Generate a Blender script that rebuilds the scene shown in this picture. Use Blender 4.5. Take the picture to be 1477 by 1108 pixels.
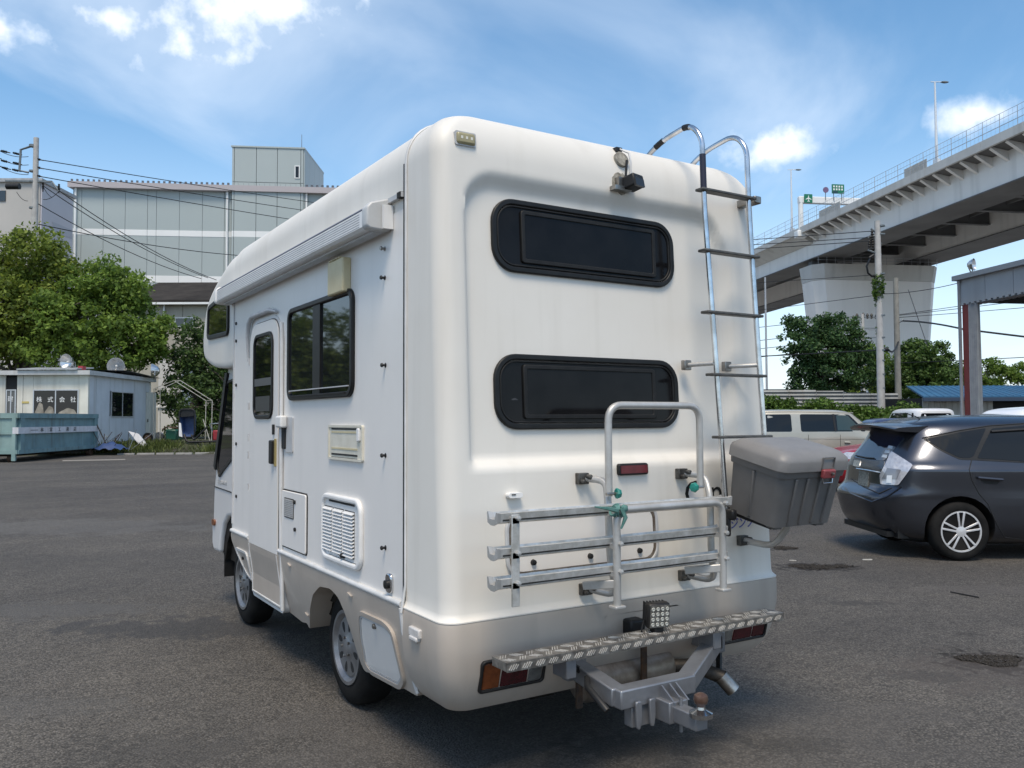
import bpy, bmesh, math, random
import numpy as np
from mathutils import Vector, Matrix, Euler

for o in list(bpy.data.objects):
    bpy.data.objects.remove(o, do_unlink=True)
scene = bpy.context.scene
col = scene.collection
R = math.radians
random.seed(7)
rng = np.random.default_rng(7)

# ------------------------------------------------------------------ camera
# calibrated from two vanishing points of the camper body (photo pixels, 1477 x 1108)
CX, CY, FL, HC = 738.5, 554.0, 1220.51, 1.55
_vx = np.array([2690. - CX, 597. - CY, FL]); _vx /= np.linalg.norm(_vx)
_vy = np.array([-26. - CX, 607. - CY, FL]); _vy /= np.linalg.norm(_vy)
_vz = np.cross(_vx, _vy)
CM = np.stack([_vx, _vy, _vz])            # camera (right, down, forward) -> world
RH = np.array([CM[0, 0], CM[1, 0]]); RH /= np.linalg.norm(RH)   # camera right on the ground
FH = np.array([-RH[1], RH[0]])                                  # camera forward on the ground
cam_d = bpy.data.cameras.new('camera')
cam = bpy.data.objects.new('camera', cam_d)
col.objects.link(cam)
cam_d.sensor_width = 36.0
cam_d.lens = FL / 1477.0 * 36.0
cam_d.clip_start = 0.05
cam_d.clip_end = 6000.0
_m = Matrix.Identity(4)
for i in range(3):
    _m[i][0] = CM[i, 0]; _m[i][1] = -CM[i, 1]; _m[i][2] = -CM[i, 2]
_m[0][3], _m[1][3], _m[2][3] = 0, 0, HC
cam.matrix_world = _m
scene.camera = cam

# ------------------------------------------------------------------ sky and sun
SUN_EL, SUN_AZ = R(63), R(-126)            # azimuth of the sun, measured from +X towards +Y
scene.view_settings.view_transform = 'Standard'
scene.view_settings.look = 'None'
scene.view_settings.exposure = 0.74
scene.view_settings.gamma = 1.0
scene.view_settings.use_curve_mapping = False
sd = Vector((math.cos(SUN_EL) * math.cos(SUN_AZ), math.cos(SUN_EL) * math.sin(SUN_AZ), math.sin(SUN_EL)))
sun_d = bpy.data.lights.new('sun', 'SUN')
sun_d.energy = 2.0
sun_d.angle = R(22)
sun_d.color = (1.0, 0.875, 0.70)
sun = bpy.data.objects.new('sun', sun_d)
col.objects.link(sun)
sun.rotation_euler = sd.to_track_quat('Z', 'Y').to_euler()
sun.location = (0, -30, 60)

world = bpy.data.worlds.new('World')
scene.world = world
world.use_nodes = True
wn, wl = world.node_tree.nodes, world.node_tree.links
wn.clear()

def N(tree, typ, **kw):
    n = tree.nodes.new(typ)
    for k, v in kw.items():
        if k.startswith('i_'):
            n.inputs[k[2:].replace('_', ' ')].default_value = v
        elif k.startswith('n_'):
            n.inputs[int(k[2:])].default_value = v
        else:
            setattr(n, k, v)
    return n

WT = world.node_tree
def wmath(op, a, b=None, c=None, clamp=False):
    n = N(WT, 'ShaderNodeMath', operation=op, use_clamp=clamp)
    for i, v in enumerate((a, b, c)):
        if v is None: continue
        if isinstance(v, (int, float)): n.inputs[i].default_value = v
        else: wl.new(v, n.inputs[i])
    return n.outputs[0]
def wmap(v, a, b, c=0.0, d=1.0):
    n = N(WT, 'ShaderNodeMapRange', interpolation_type='SMOOTHSTEP')
    wl.new(v, n.inputs[0])
    for i, q in enumerate((a, b, c, d)): n.inputs[i + 1].default_value = q
    return n.outputs[0]
sky = N(WT, 'ShaderNodeTexSky', sky_type='NISHITA', sun_disc=False, sun_elevation=SUN_EL,
        sun_rotation=R(90) - SUN_AZ, altitude=0.0, air_density=1.0, dust_density=0.7, ozone_density=2.2)
tc = N(WT, 'ShaderNodeTexCoord')
sep = N(WT, 'ShaderNodeSeparateXYZ'); wl.new(tc.outputs['Generated'], sep.inputs[0])
zc = wmath('MAXIMUM', sep.outputs[2], 0.02)
zz = wmath('ADD', zc, 0.06)
u_ = wmath('DIVIDE', sep.outputs[0], zz); v_ = wmath('DIVIDE', sep.outputs[1], zz)
comb = N(WT, 'ShaderNodeCombineXYZ'); wl.new(u_, comb.inputs[0]); wl.new(v_, comb.inputs[1])
# thin streaked high cloud over the whole dome
mp = N(WT, 'ShaderNodeMapping', vector_type='TEXTURE'); mp.inputs['Rotation'].default_value = (0, 0, R(38)); mp.inputs['Scale'].default_value = (3.4, 1.7, 1)
mp.inputs['Location'].default_value = (3.1, 0.35, 0)
wl.new(comb.outputs[0], mp.inputs[0])
n1 = N(WT, 'ShaderNodeTexNoise', i_Scale=1.15, i_Detail=7.0, i_Roughness=0.52, i_Distortion=0.9); wl.new(mp.outputs[0], n1.inputs['Vector'])
mp2 = N(WT, 'ShaderNodeMapping'); mp2.inputs['Scale'].default_value = (0.16, 0.16, 1); mp2.inputs['Location'].default_value = (1.7, 4.2, 0)
wl.new(comb.outputs[0], mp2.inputs[0])
n2 = N(WT, 'ShaderNodeTexNoise', i_Scale=1.0, i_Detail=2.0); wl.new(mp2.outputs[0], n2.inputs['Vector'])
cir = wmath('MULTIPLY', wmap(n1.outputs[0], 0.45, 0.74), wmap(n2.outputs[0], 0.33, 0.62))
cir = wmath('MULTIPLY', cir, 0.8)
# separate fair-weather cumulus: directions with a soft radius, broken up by noise
n3 = N(WT, 'ShaderNodeTexNoise', i_Scale=13.0, i_Detail=8.0, i_Roughness=0.56); wl.new(tc.outputs['Generated'], n3.inputs['Vector'])
n4 = N(WT, 'ShaderNodeTexNoise', i_Scale=40.0, i_Detail=4.0, i_Roughness=0.6); wl.new(tc.outputs['Generated'], n4.inputs['Vector'])
brk = wmath('ADD', wmath('MULTIPLY', wmath('SUBTRACT', n3.outputs[0], 0.5), 2.7), wmath('MULTIPLY', wmath('SUBTRACT', n4.outputs[0], 0.5), 0.8))
def pdir(px, py):
    d = CM @ np.array([px - CX, py - CY, FL]); return d / np.linalg.norm(d)
cum = None
blobs = [(312, 36, .066, .046), (400, 8, .062, .034), (335, 84, .042, .024), (262, 56, .026, .022), (168, 29, .032, .015), (4, 42, .036, .018), (1106, 206, .036, .022),
         (1122, 216, .03, .014), (1432, 166, .036, .015), (38, -160, .08, .05), (700, -230, .12, .06), (1250, -120, .07, .03), (1800, 120, .10, .05), (2100, 300, .12, .04), (-500, 200, .12, .06),
         (-900, 60, .16, .07)]
random.seed(3)
for i in range(6):      # the same kind of small clouds on round the rest of the sky
    a = R(150 + i * 36); e = R(random.uniform(16, 52))
    blobs.append((np.array([math.cos(a + R(-40)) * math.cos(e), math.sin(a + R(-40)) * math.cos(e), math.sin(e)]), None, random.uniform(.12, .22), random.uniform(.05, .09)))
for bx, by, ru, rv in blobs:
    d = bx if by is None else pdir(bx, by)
    side = np.array([d[1], -d[0], 0]); side /= np.linalg.norm(side)
    up = np.cross(side, d)
    dots = []
    for ax, rad in ((side, ru), (up, rv)):
        v = N(WT, 'ShaderNodeVectorMath', operation='DOT_PRODUCT'); wl.new(tc.outputs['Generated'], v.inputs[0]); v.inputs[1].default_value = tuple(ax / (rad * 1.55))
        dots.append(wmath('MULTIPLY', v.outputs['Value'], v.outputs['Value']))
    fr = N(WT, 'ShaderNodeVectorMath', operation='DOT_PRODUCT'); wl.new(tc.outputs['Generated'], fr.inputs[0]); fr.inputs[1].default_value = tuple(d)
    r2 = wmath('ADD', wmath('ADD', *dots), wmath('MULTIPLY', wmath('LESS_THAN', fr.outputs['Value'], 0.0), 100.0))
    m = wmath('SUBTRACT', 1.0, wmath('SQRT', r2))
    cum = m if cum is None else wmath('MAXIMUM', cum, m)
cumd = wmath('ADD', cum, brk)
cumask = wmath('MULTIPLY', wmap(cumd, -0.15, 1.0), 0.96)
mask = wmath('MAXIMUM', cir, cumask)
# pale band low over the horizon
hz = wmap(sep.outputs[2], 0.0, 0.36, 0.62, 0.0)
mask = wmath('MAXIMUM', mask, hz)
ccol = N(WT, 'ShaderNodeMixRGB'); ccol.inputs[1].default_value = (5.0, 5.7, 6.6, 1); ccol.inputs[2].default_value = (6.6, 6.6, 6.7, 1)
wl.new(wmap(cumd, 0.3, 1.2), ccol.inputs[0])
mix = N(WT, 'ShaderNodeMixRGB'); wl.new(mask, mix.inputs[0]); hs = N(WT, 'ShaderNodeHueSaturation', i_Hue=0.491, i_Saturation=1.14, i_Value=1.03); wl.new(sky.outputs[0], hs.inputs['Color']); wl.new(hs.outputs[0], mix.inputs[1]); wl.new(ccol.outputs[0], mix.inputs[2])
bg = N(WT, 'ShaderNodeBackground', i_Strength=0.113)
wl.new(mix.outputs[0], bg.inputs[0])
wo = N(WT, 'ShaderNodeOutputWorld'); wl.new(bg.outputs[0], wo.inputs[0])

# ------------------------------------------------------------------ pixel helpers (direction from the pixel, distance from what it touches)
def ray(px, py):
    return CM @ np.array([px - CX, py - CY, FL])
def on(px, py, axis, val):
    d = ray(px, py); o = np.array([0, 0, HC]); t = (val - o[axis]) / d[axis]; return o + d * t
def gnd(px, py, z=0.0):
    return on(px, py, 2, z)
def pk(px, py, D):                        # point of the pixel's ray at ground distance D in front of the camera
    d = ray(px, py); t = D / (d[0] * FH[0] + d[1] * FH[1]); return np.array([0, 0, HC]) + d * t
def K(xc, D, z=0.0):                      # camera-aligned ground frame -> world
    return np.array([RH[0] * xc + FH[0] * D, RH[1] * xc + FH[1] * D, z])

# ------------------------------------------------------------------ mesh helpers
class MB:
    def __init__(s): s.v = []; s.f = []
    def add(s, vs, fs):
        o = len(s.v); s.v += [tuple(float(c) for c in p) for p in vs]; s.f += [tuple(i + o for i in q) for q in fs]; return s
    def box(s, c, d, rot=None):
        h = [q / 2 for q in d]; vs = []
        for x in (-1, 1):
            for y in (-1, 1):
                for z in (-1, 1):
                    p = Vector((x * h[0], y * h[1], z * h[2]))
                    if rot is not None: p = rot @ p
                    vs.append((c[0] + p.x, c[1] + p.y, c[2] + p.z))
        return s.add(vs, [(0, 1, 3, 2), (4, 6, 7, 5), (0, 4, 5, 1), (2, 3, 7, 6), (0, 2, 6, 4), (1, 5, 7, 3)])
    def ab(s, a, b):
        return s.box([(p + q) / 2 for p, q in zip(a, b)], [abs(p - q) for p, q in zip(a, b)])
    def beam(s, a, b, w, h, up=(0, 0, 1)):
        a, b = Vector(a), Vector(b); d = b - a; x = d.normalized(); u = Vector(up)
        y = u.cross(x)
        if y.length < 1e-4: y = Vector((0, 1, 0)).cross(x)
        y.normalize(); z = x.cross(y)
        m = Matrix((x, y, z)).transposed()
        return s.box((a + b) / 2, (d.length, w, h), m)
    def tube(s, pts, r, n=8, caps=True, closed=False):
        P = [Vector(p) for p in pts]; k = len(P); vs = []; fs = []
        rr = r if isinstance(r, (list, tuple)) else [r] * k
        t0 = (P[1] - P[0]).normalized(); ref = Vector((0, 0, 1)) if abs(t0.z) < .9 else Vector((1, 0, 0))
        nrm = t0.cross(ref).normalized()
        for i in range(k):
            a = P[(i - 1) % k] if (closed or i > 0) else P[i]; b = P[(i + 1) % k] if (closed or i < k - 1) else P[i]
            t = (b - a)
            if t.length < 1e-9: t = t0.copy()
            t.normalize()
            nrm = (nrm - t * nrm.dot(t))
            if nrm.length < 1e-6: nrm = t.cross(Vector((.3, .5, .8)))
            nrm.normalize(); bn = t.cross(nrm)
            for j in range(n):
                q = 2 * math.pi * j / n
                vs.append(P[i] + (nrm * math.cos(q) + bn * math.sin(q)) * rr[i])
        for i in range(k if closed else k - 1):
            for j in range(n):
                i2 = (i + 1) % k
                fs.append((i * n + j, i * n + (j + 1) % n, i2 * n + (j + 1) % n, i2 * n + j))
        if caps and not closed:
            fs.append(tuple(range(n))[::-1]); fs.append(tuple((k - 1) * n + j for j in range(n)))
        return s.add(vs, fs)
    def loft(s, rings, closed=True, caps=(True, True)):
        n = len(rings[0]); vs = [p for r_ in rings for p in r_]; fs = []
        for i in range(len(rings) - 1):
            for j in range(n if closed else n - 1):
                j2 = (j + 1) % n
                fs.append((i * n + j, i * n + j2, (i + 1) * n + j2, (i + 1) * n + j))
        if caps[0]: fs.append(tuple(range(n))[::-1])
        if caps[1]: fs.append(tuple((len(rings) - 1) * n + j for j in range(n)))
        return s.add(vs, fs)
    def prism(s, poly, fr, d0, d1):       # polygon (u, v) pushed from depth d0 to d1 in a frame fr(u, v, w)
        return s.loft([[fr(u, v, d0) for u, v in poly], [fr(u, v, d1) for u, v in poly]])
    def ring(s, out, inn, fr, d0, d1):    # flat ring between two outlines of equal count
        n = len(out); vs = [fr(u, v, d) for d in (d0, d1) for u, v in out] + [fr(u, v, d) for d in (d0, d1) for u, v in inn]
        fs = []
        for j in range(n):
            k = (j + 1) % n
            fs += [(j, k, n + k, n + j), (2 * n + j, 3 * n + j, 3 * n + k, 2 * n + k), (n + j, n + k, 3 * n + k, 3 * n + j), (j, 2 * n + j, 2 * n + k, k)]
        return s.add(vs, fs)
    def lathe(s, prof, c, axis, n=24):    # profile (radius, along) round an axis through c
        ax = Vector(axis).normalized(); ref = Vector((0, 0, 1)) if abs(ax.z) < .9 else Vector((1, 0, 0))
        u = ax.cross(ref).normalized(); w = ax.cross(u); c = Vector(c)
        rings = [[c + ax * h + (u * math.cos(2 * math.pi * j / n) + w * math.sin(2 * math.pi * j / n)) * max(r_, 1e-4) for j in range(n)] for r_, h in prof]
        return s.loft(rings)
    def grid(s, nu, nv, fn):
        vs = [fn(i / nu, j / nv) for j in range(nv + 1) for i in range(nu + 1)]
        fs = [(j * (nu + 1) + i, j * (nu + 1) + i + 1, (j + 1) * (nu + 1) + i + 1, (j + 1) * (nu + 1) + i) for j in range(nv) for i in range(nu)]
        return s.add(vs, fs)
    def mesh(s, name, smooth=None):
        me = bpy.data.meshes.new(name); me.from_pydata(s.v, [], s.f)
        bm = bmesh.new(); bm.from_mesh(me); bmesh.ops.recalc_face_normals(bm, faces=bm.faces); bm.to_mesh(me); bm.free()
        if smooth:
            me.shade_smooth(); me.set_sharp_from_angle(angle=R(smooth))
        return me
    def build(s, name, mat, parent=None, smooth=None, bevel=None, seg=2):
        return obj(name, s.mesh(name, smooth if not bevel else None), mat, parent, bevel, seg, smooth)

def obj(name, me, mat, parent=None, bevel=None, seg=2, smooth=None):
    o = bpy.data.objects.new(name, me); col.objects.link(o)
    if mat is not None:
        me.materials.clear(); me.materials.append(mat)
    if bevel:
        b = o.modifiers.new('bevel', 'BEVEL'); b.width = bevel; b.segments = seg; b.limit_method = 'ANGLE'; b.angle_limit = R(35); b.harden_normals = False
        me.shade_smooth(); me.set_sharp_from_angle(angle=R(smooth or 50))
    if parent is not None: put(o, parent)
    return o
def put(o, parent):                       # meshes hold world positions; parents are only ever moved, never turned, at build time
    o.parent = parent
    if parent.parent is None: o.matrix_parent_inverse = Matrix.Translation(-Vector(parent.location))
    return o
def thing(name, label, cat, loc=(0, 0, 0), group=None):
    e = bpy.data.objects.new(name, None); col.objects.link(e); e.location = tuple(float(c) for c in loc); e.empty_display_size = .2
    return tag(e, label, cat, group)
def tag(o, label=None, cat=None, group=None, kind=None):
    for k, v in (('label', label), ('category', cat), ('group', group), ('kind', kind)):
        if v: o[k] = v
    return o
def copy_tree(o, parent=None):
    c = o.copy(); col.objects.link(c)
    c.parent = parent
    for ch in list(o.children): copy_tree(ch, c)
    return c
def rr(u0, v0, u1, v1, r, n=6):           # rounded rectangle outline
    r = min(r, abs(u1 - u0) / 2 - 1e-4, abs(v1 - v0) / 2 - 1e-4); a, b, c, d = min(u0, u1), min(v0, v1), max(u0, u1), max(v0, v1)
    out = []
    for (cx, cy, s0) in ((c - r, d - r, 0), (a + r, d - r, 90), (a + r, b + r, 180), (c - r, b + r, 270)):
        for i in range(n + 1):
            q = R(s0 + 90 * i / n); out.append((cx + r * math.cos(q), cy + r * math.sin(q)))
    return out
def round_poly(pts, r, n=4):              # any polygon with its corners rounded
    out = []; k = len(pts)
    for i in range(k):
        p = Vector(pts[i]).to_2d(); a = Vector(pts[i - 1]).to_2d(); b = Vector(pts[(i + 1) % k]).to_2d()
        ri = r[i] if isinstance(r, (list, tuple)) else r
        da, db = (a - p), (b - p); q = min(ri, da.length * .48, db.length * .48)
        s0, s1 = p + da.normalized() * q, p + db.normalized() * q
        for j in range(n + 1):
            t = j / n; out.append(tuple(s0 * (1 - t) ** 2 + p * 2 * t * (1 - t) + s1 * t * t))
    return out
def inset(poly, d):                       # simple inset towards the centroid side by edge normals
    k = len(poly); area = sum(poly[i][0] * poly[(i + 1) % k][1] - poly[(i + 1) % k][0] * poly[i][1] for i in range(k)); sg = 1 if area > 0 else -1
    out = []
    for i in range(k):
        a, p, b = Vector(poly[i - 1]), Vector(poly[i]), Vector(poly[(i + 1) % k])
        e = (b - a).normalized(); out.append((p.x - e.y * d * sg, p.y + e.x * d * sg))
    return out
def arc_pts(pts, r, n=5):                 # 3-D polyline with rounded bends
    P = [Vector(p) for p in pts]; out = [P[0]]
    for i in range(1, len(P) - 1):
        da, db = P[i - 1] - P[i], P[i + 1] - P[i]; q = min(r, da.length * .49, db.length * .49)
        s0, s1 = P[i] + da.normalized() * q, P[i] + db.normalized() * q
        for j in range(n + 1):
            t = j / n; out.append(s0 * (1 - t) ** 2 + P[i] * 2 * t * (1 - t) + s1 * t * t)
    out.append(P[-1]); return out
def text_mesh(body, size, fr, depth=.002, w0=0.0, align='CENTER', sx=1.0):
    cu = bpy.data.curves.new('lettering', 'FONT'); cu.body = body; cu.size = size; cu.align_x = align; cu.align_y = 'CENTER'; cu.extrude = depth; cu.resolution_u = 3
    o = bpy.data.objects.new('lettering', cu); col.objects.link(o)
    dg = bpy.context.evaluated_depsgraph_get(); dg.update()
    me = bpy.data.meshes.new_from_object(o.evaluated_get(dg))
    bpy.data.objects.remove(o, do_unlink=True)
    for v in me.vertices: v.co = Vector(fr(v.co.x * sx, v.co.y, v.co.z + w0))
    return me

# ------------------------------------------------------------------ materials
MATS = {}
def mat(name, c, rough=.5, metal=0.0, c2=None, scale=6.0, detail=5.0, lo=.35, hi=.65, bump=0.0, bscale=None, bdist=.01, coat=0.0, spec=.5, stretch=None, streak=None, rvar=0.0, trans=0.0, emit=None):
    m = bpy.data.materials.new(name); m.use_nodes = True; t = m.node_tree; b = t.nodes['Principled BSDF']
    b.inputs['Base Color'].default_value = (*c, 1); b.inputs['Roughness'].default_value = rough; b.inputs['Metallic'].default_value = metal
    b.inputs['Coat Weight'].default_value = coat; b.inputs['Coat Roughness'].default_value = .06; b.inputs['Specular IOR Level'].default_value = spec
    if trans: b.inputs['Transmission Weight'].default_value = trans
    tcn = N(t, 'ShaderNodeTexCoord'); vec = tcn.outputs['Object']
    if stretch:
        mpn = N(t, 'ShaderNodeMapping'); mpn.inputs['Scale'].default_value = stretch; t.links.new(vec, mpn.inputs[0]); vec = mpn.outputs[0]
    if c2 is not None:
        n = N(t, 'ShaderNodeTexNoise', i_Scale=scale, i_Detail=detail, i_Roughness=.6); t.links.new(vec, n.inputs['Vector'])
        r = N(t, 'ShaderNodeValToRGB'); r.color_ramp.elements[0].position = lo; r.color_ramp.elements[1].position = hi
        r.color_ramp.elements[0].color = (*c, 1); r.color_ramp.elements[1].color = (*c2, 1)
        t.links.new(n.outputs[0], r.inputs[0]); out = r.outputs[0]
        if streak:                         # runs of dirt down a wall: noise stretched along z
            sc, amount, colr = streak
            mp_ = N(t, 'ShaderNodeMapping'); mp_.inputs['Scale'].default_value = (sc, sc, sc * .06); t.links.new(tcn.outputs['Object'], mp_.inputs[0])
            ns = N(t, 'ShaderNodeTexNoise', i_Scale=1.0, i_Detail=4.0); t.links.new(mp_.outputs[0], ns.inputs['Vector'])
            mr = N(t, 'ShaderNodeMapRange'); mr.inputs[1].default_value = .52; mr.inputs[2].default_value = .8; mr.inputs[4].default_value = amount; t.links.new(ns.outputs[0], mr.inputs[0])
            mx = N(t, 'ShaderNodeMixRGB'); mx.inputs[2].default_value = (*colr, 1); t.links.new(mr.outputs[0], mx.inputs[0]); t.links.new(out, mx.inputs[1]); out = mx.outputs[0]
        t.links.new(out, b.inputs['Base Color'])
        if rvar:
            mr = N(t, 'ShaderNodeMapRange'); mr.inputs[3].default_value = rough - rvar; mr.inputs[4].default_value = rough + rvar
            t.links.new(n.outputs[0], mr.inputs[0]); t.links.new(mr.outputs[0], b.inputs['Roughness'])
    if bump:
        nb = N(t, 'ShaderNodeTexNoise', i_Scale=bscale or scale * 4, i_Detail=4.0); t.links.new(vec, nb.inputs['Vector'])
        bp = N(t, 'ShaderNodeBump', i_Strength=bump, i_Distance=bdist); t.links.new(nb.outputs[0], bp.inputs['Height']); t.links.new(bp.outputs[0], b.inputs['Normal'])
    if emit:
        b.inputs['Emission Color'].default_value = (*emit[:3], 1); b.inputs['Emission Strength'].default_value = emit[3]
    MATS[name] = m
    return m
def leafmat(name, dark, light, trans=.35, hue=None):
    m = bpy.data.materials.new(name); m.use_nodes = True; t = m.node_tree; b = t.nodes['Principled BSDF']
    g = N(t, 'ShaderNodeNewGeometry'); tcn = N(t, 'ShaderNodeTexCoord')
    n = N(t, 'ShaderNodeTexNoise', i_Scale=.9, i_Detail=3.0); t.links.new(tcn.outputs['Object'], n.inputs['Vector'])
    a = N(t, 'ShaderNodeMath', operation='ADD'); t.links.new(g.outputs['Random Per Island'], a.inputs[0]); t.links.new(n.outputs[0], a.inputs[1])
    r = N(t, 'ShaderNodeValToRGB'); r.color_ramp.elements[0].position = .35; r.color_ramp.elements[1].position = 1.15 if False else 1.0
    s_ = N(t, 'ShaderNodeMath', operation='MULTIPLY', n_1=.62); t.links.new(a.outputs[0], s_.inputs[0])
    r.color_ramp.elements[0].color = (*dark, 1); r.color_ramp.elements[1].color = (*light, 1)
    if hue:
        e = r.color_ramp.elements.new(.82); e.color = (*hue, 1)
    t.links.new(s_.outputs[0], r.inputs[0]); t.links.new(r.outputs[0], b.inputs['Base Color']); b.inputs['Roughness'].default_value = .55; b.inputs['Specular IOR Level'].default_value = .3
    tr = N(t, 'ShaderNodeBsdfTranslucent'); t.links.new(r.outputs[0], tr.inputs[0])
    mx = N(t, 'ShaderNodeMixShader', n_0=trans); t.links.new(b.outputs[0], mx.inputs[1]); t.links.new(tr.outputs[0], mx.inputs[2])
    t.links.new(mx.outputs[0], t.nodes['Material Output'].inputs[0])
    return m
M_white = mat('white_gelcoat', (.72, .69, .635), .5, c2=(.685, .65, .59), scale=1.3, coat=.0, streak=(9, .30, (.48, .445, .38)), rvar=.06, bump=.03, bscale=1.6, bdist=.05)
M_panel = mat('white_side_panel', (.755, .73, .70), .4, c2=(.71, .685, .655), scale=1.1, coat=.15, streak=(8, .20, (.52, .51, .48)), rvar=.06, bump=.025, bscale=1.4, bdist=.05)
M_part = mat('white_plastic', (.76, .75, .735), .4, c2=(.70, .69, .67), scale=9)
M_cabw = mat('white_cab_paint', (.76, .75, .74), .22, c2=(.72, .71, .70), scale=2, coat=.5)
M_beige = mat('beige_paint', (.455, .40, .345), .42, c2=(.40, .35, .30), scale=2.2, coat=.15, streak=(10, .28, (.25, .22, .19)), bump=.03, bscale=3, bdist=.03)
M_cream = mat('yellowed_plastic', (.60, .53, .34), .5, c2=(.52, .44, .26), scale=8)
M_cream2 = mat('ivory_plastic', (.66, .63, .54), .5, c2=(.58, .55, .46), scale=12)
M_glass = mat('dark_tinted_glass', (.006, .007, .009), .03, spec=.5)
M_glass2 = mat('grey_tinted_glass', (.012, .014, .016), .03, spec=.9)
M_acryl = mat('dark_acrylic', (.005, .005, .006), .10, c2=(.010, .010, .011), scale=5, spec=.16, bump=.05, bscale=2.5, bdist=.02)
M_rubber = mat('black_rubber', (.008, .008, .008), .55, c2=(.014, .014, .014), scale=20, bump=.05, spec=.3)
M_frame = mat('black_window_frame', (.006, .006, .006), .42, c2=(.012, .012, .012), scale=14, spec=.3)
M_tyre = mat('tyre_rubber', (.008, .008, .008), .85, c2=(.016, .0155, .015), scale=8, bump=.15, bscale=60, spec=.15)
M_black = mat('black_plastic', (.009, .009, .010), .45, c2=(.016, .016, .016), scale=16, spec=.35)
M_under = mat('underbody_grime', (.012, .011, .010), .85, c2=(.028, .024, .020), scale=9, bump=.2, spec=.15)
M_alu = mat('weathered_aluminium', (.66, .66, .645), .42, .55, c2=(.44, .43, .40), scale=18, rvar=.12, bump=.05)
M_alu2 = mat('grey_anodised_tube', (.52, .515, .50), .42, .45, c2=(.40, .39, .37), scale=9, rvar=.1)
M_chrome = mat('polished_tube', (.66, .67, .69), .16, 1.0, c2=(.44, .44, .44), scale=12, rvar=.1)
M_galv = mat('silver_painted_steel', (.27, .28, .30), .38, .6, c2=(.20, .205, .22), scale=7, rvar=.08)
M_steel = mat('bare_steel', (.42, .41, .39), .35, 1.0, c2=(.22, .2, .18), scale=14)
M_rust = mat('rusty_steel', (.10, .055, .03), .8, .2, c2=(.04, .03, .025), scale=25, bump=.3)
M_rim = mat('silver_alloy', (.30, .305, .315), .42, .7, c2=(.20, .20, .205), scale=10)
M_gap = mat('dark_gap', (.015, .015, .015), .8)
M_graytrim = mat('grey_moulding', (.62, .62, .62), .45, c2=(.52, .52, .51), scale=8)
M_alut = mat('painted_grey_trim', (.50, .51, .52), .4, c2=(.42, .42, .42), scale=10)
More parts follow.
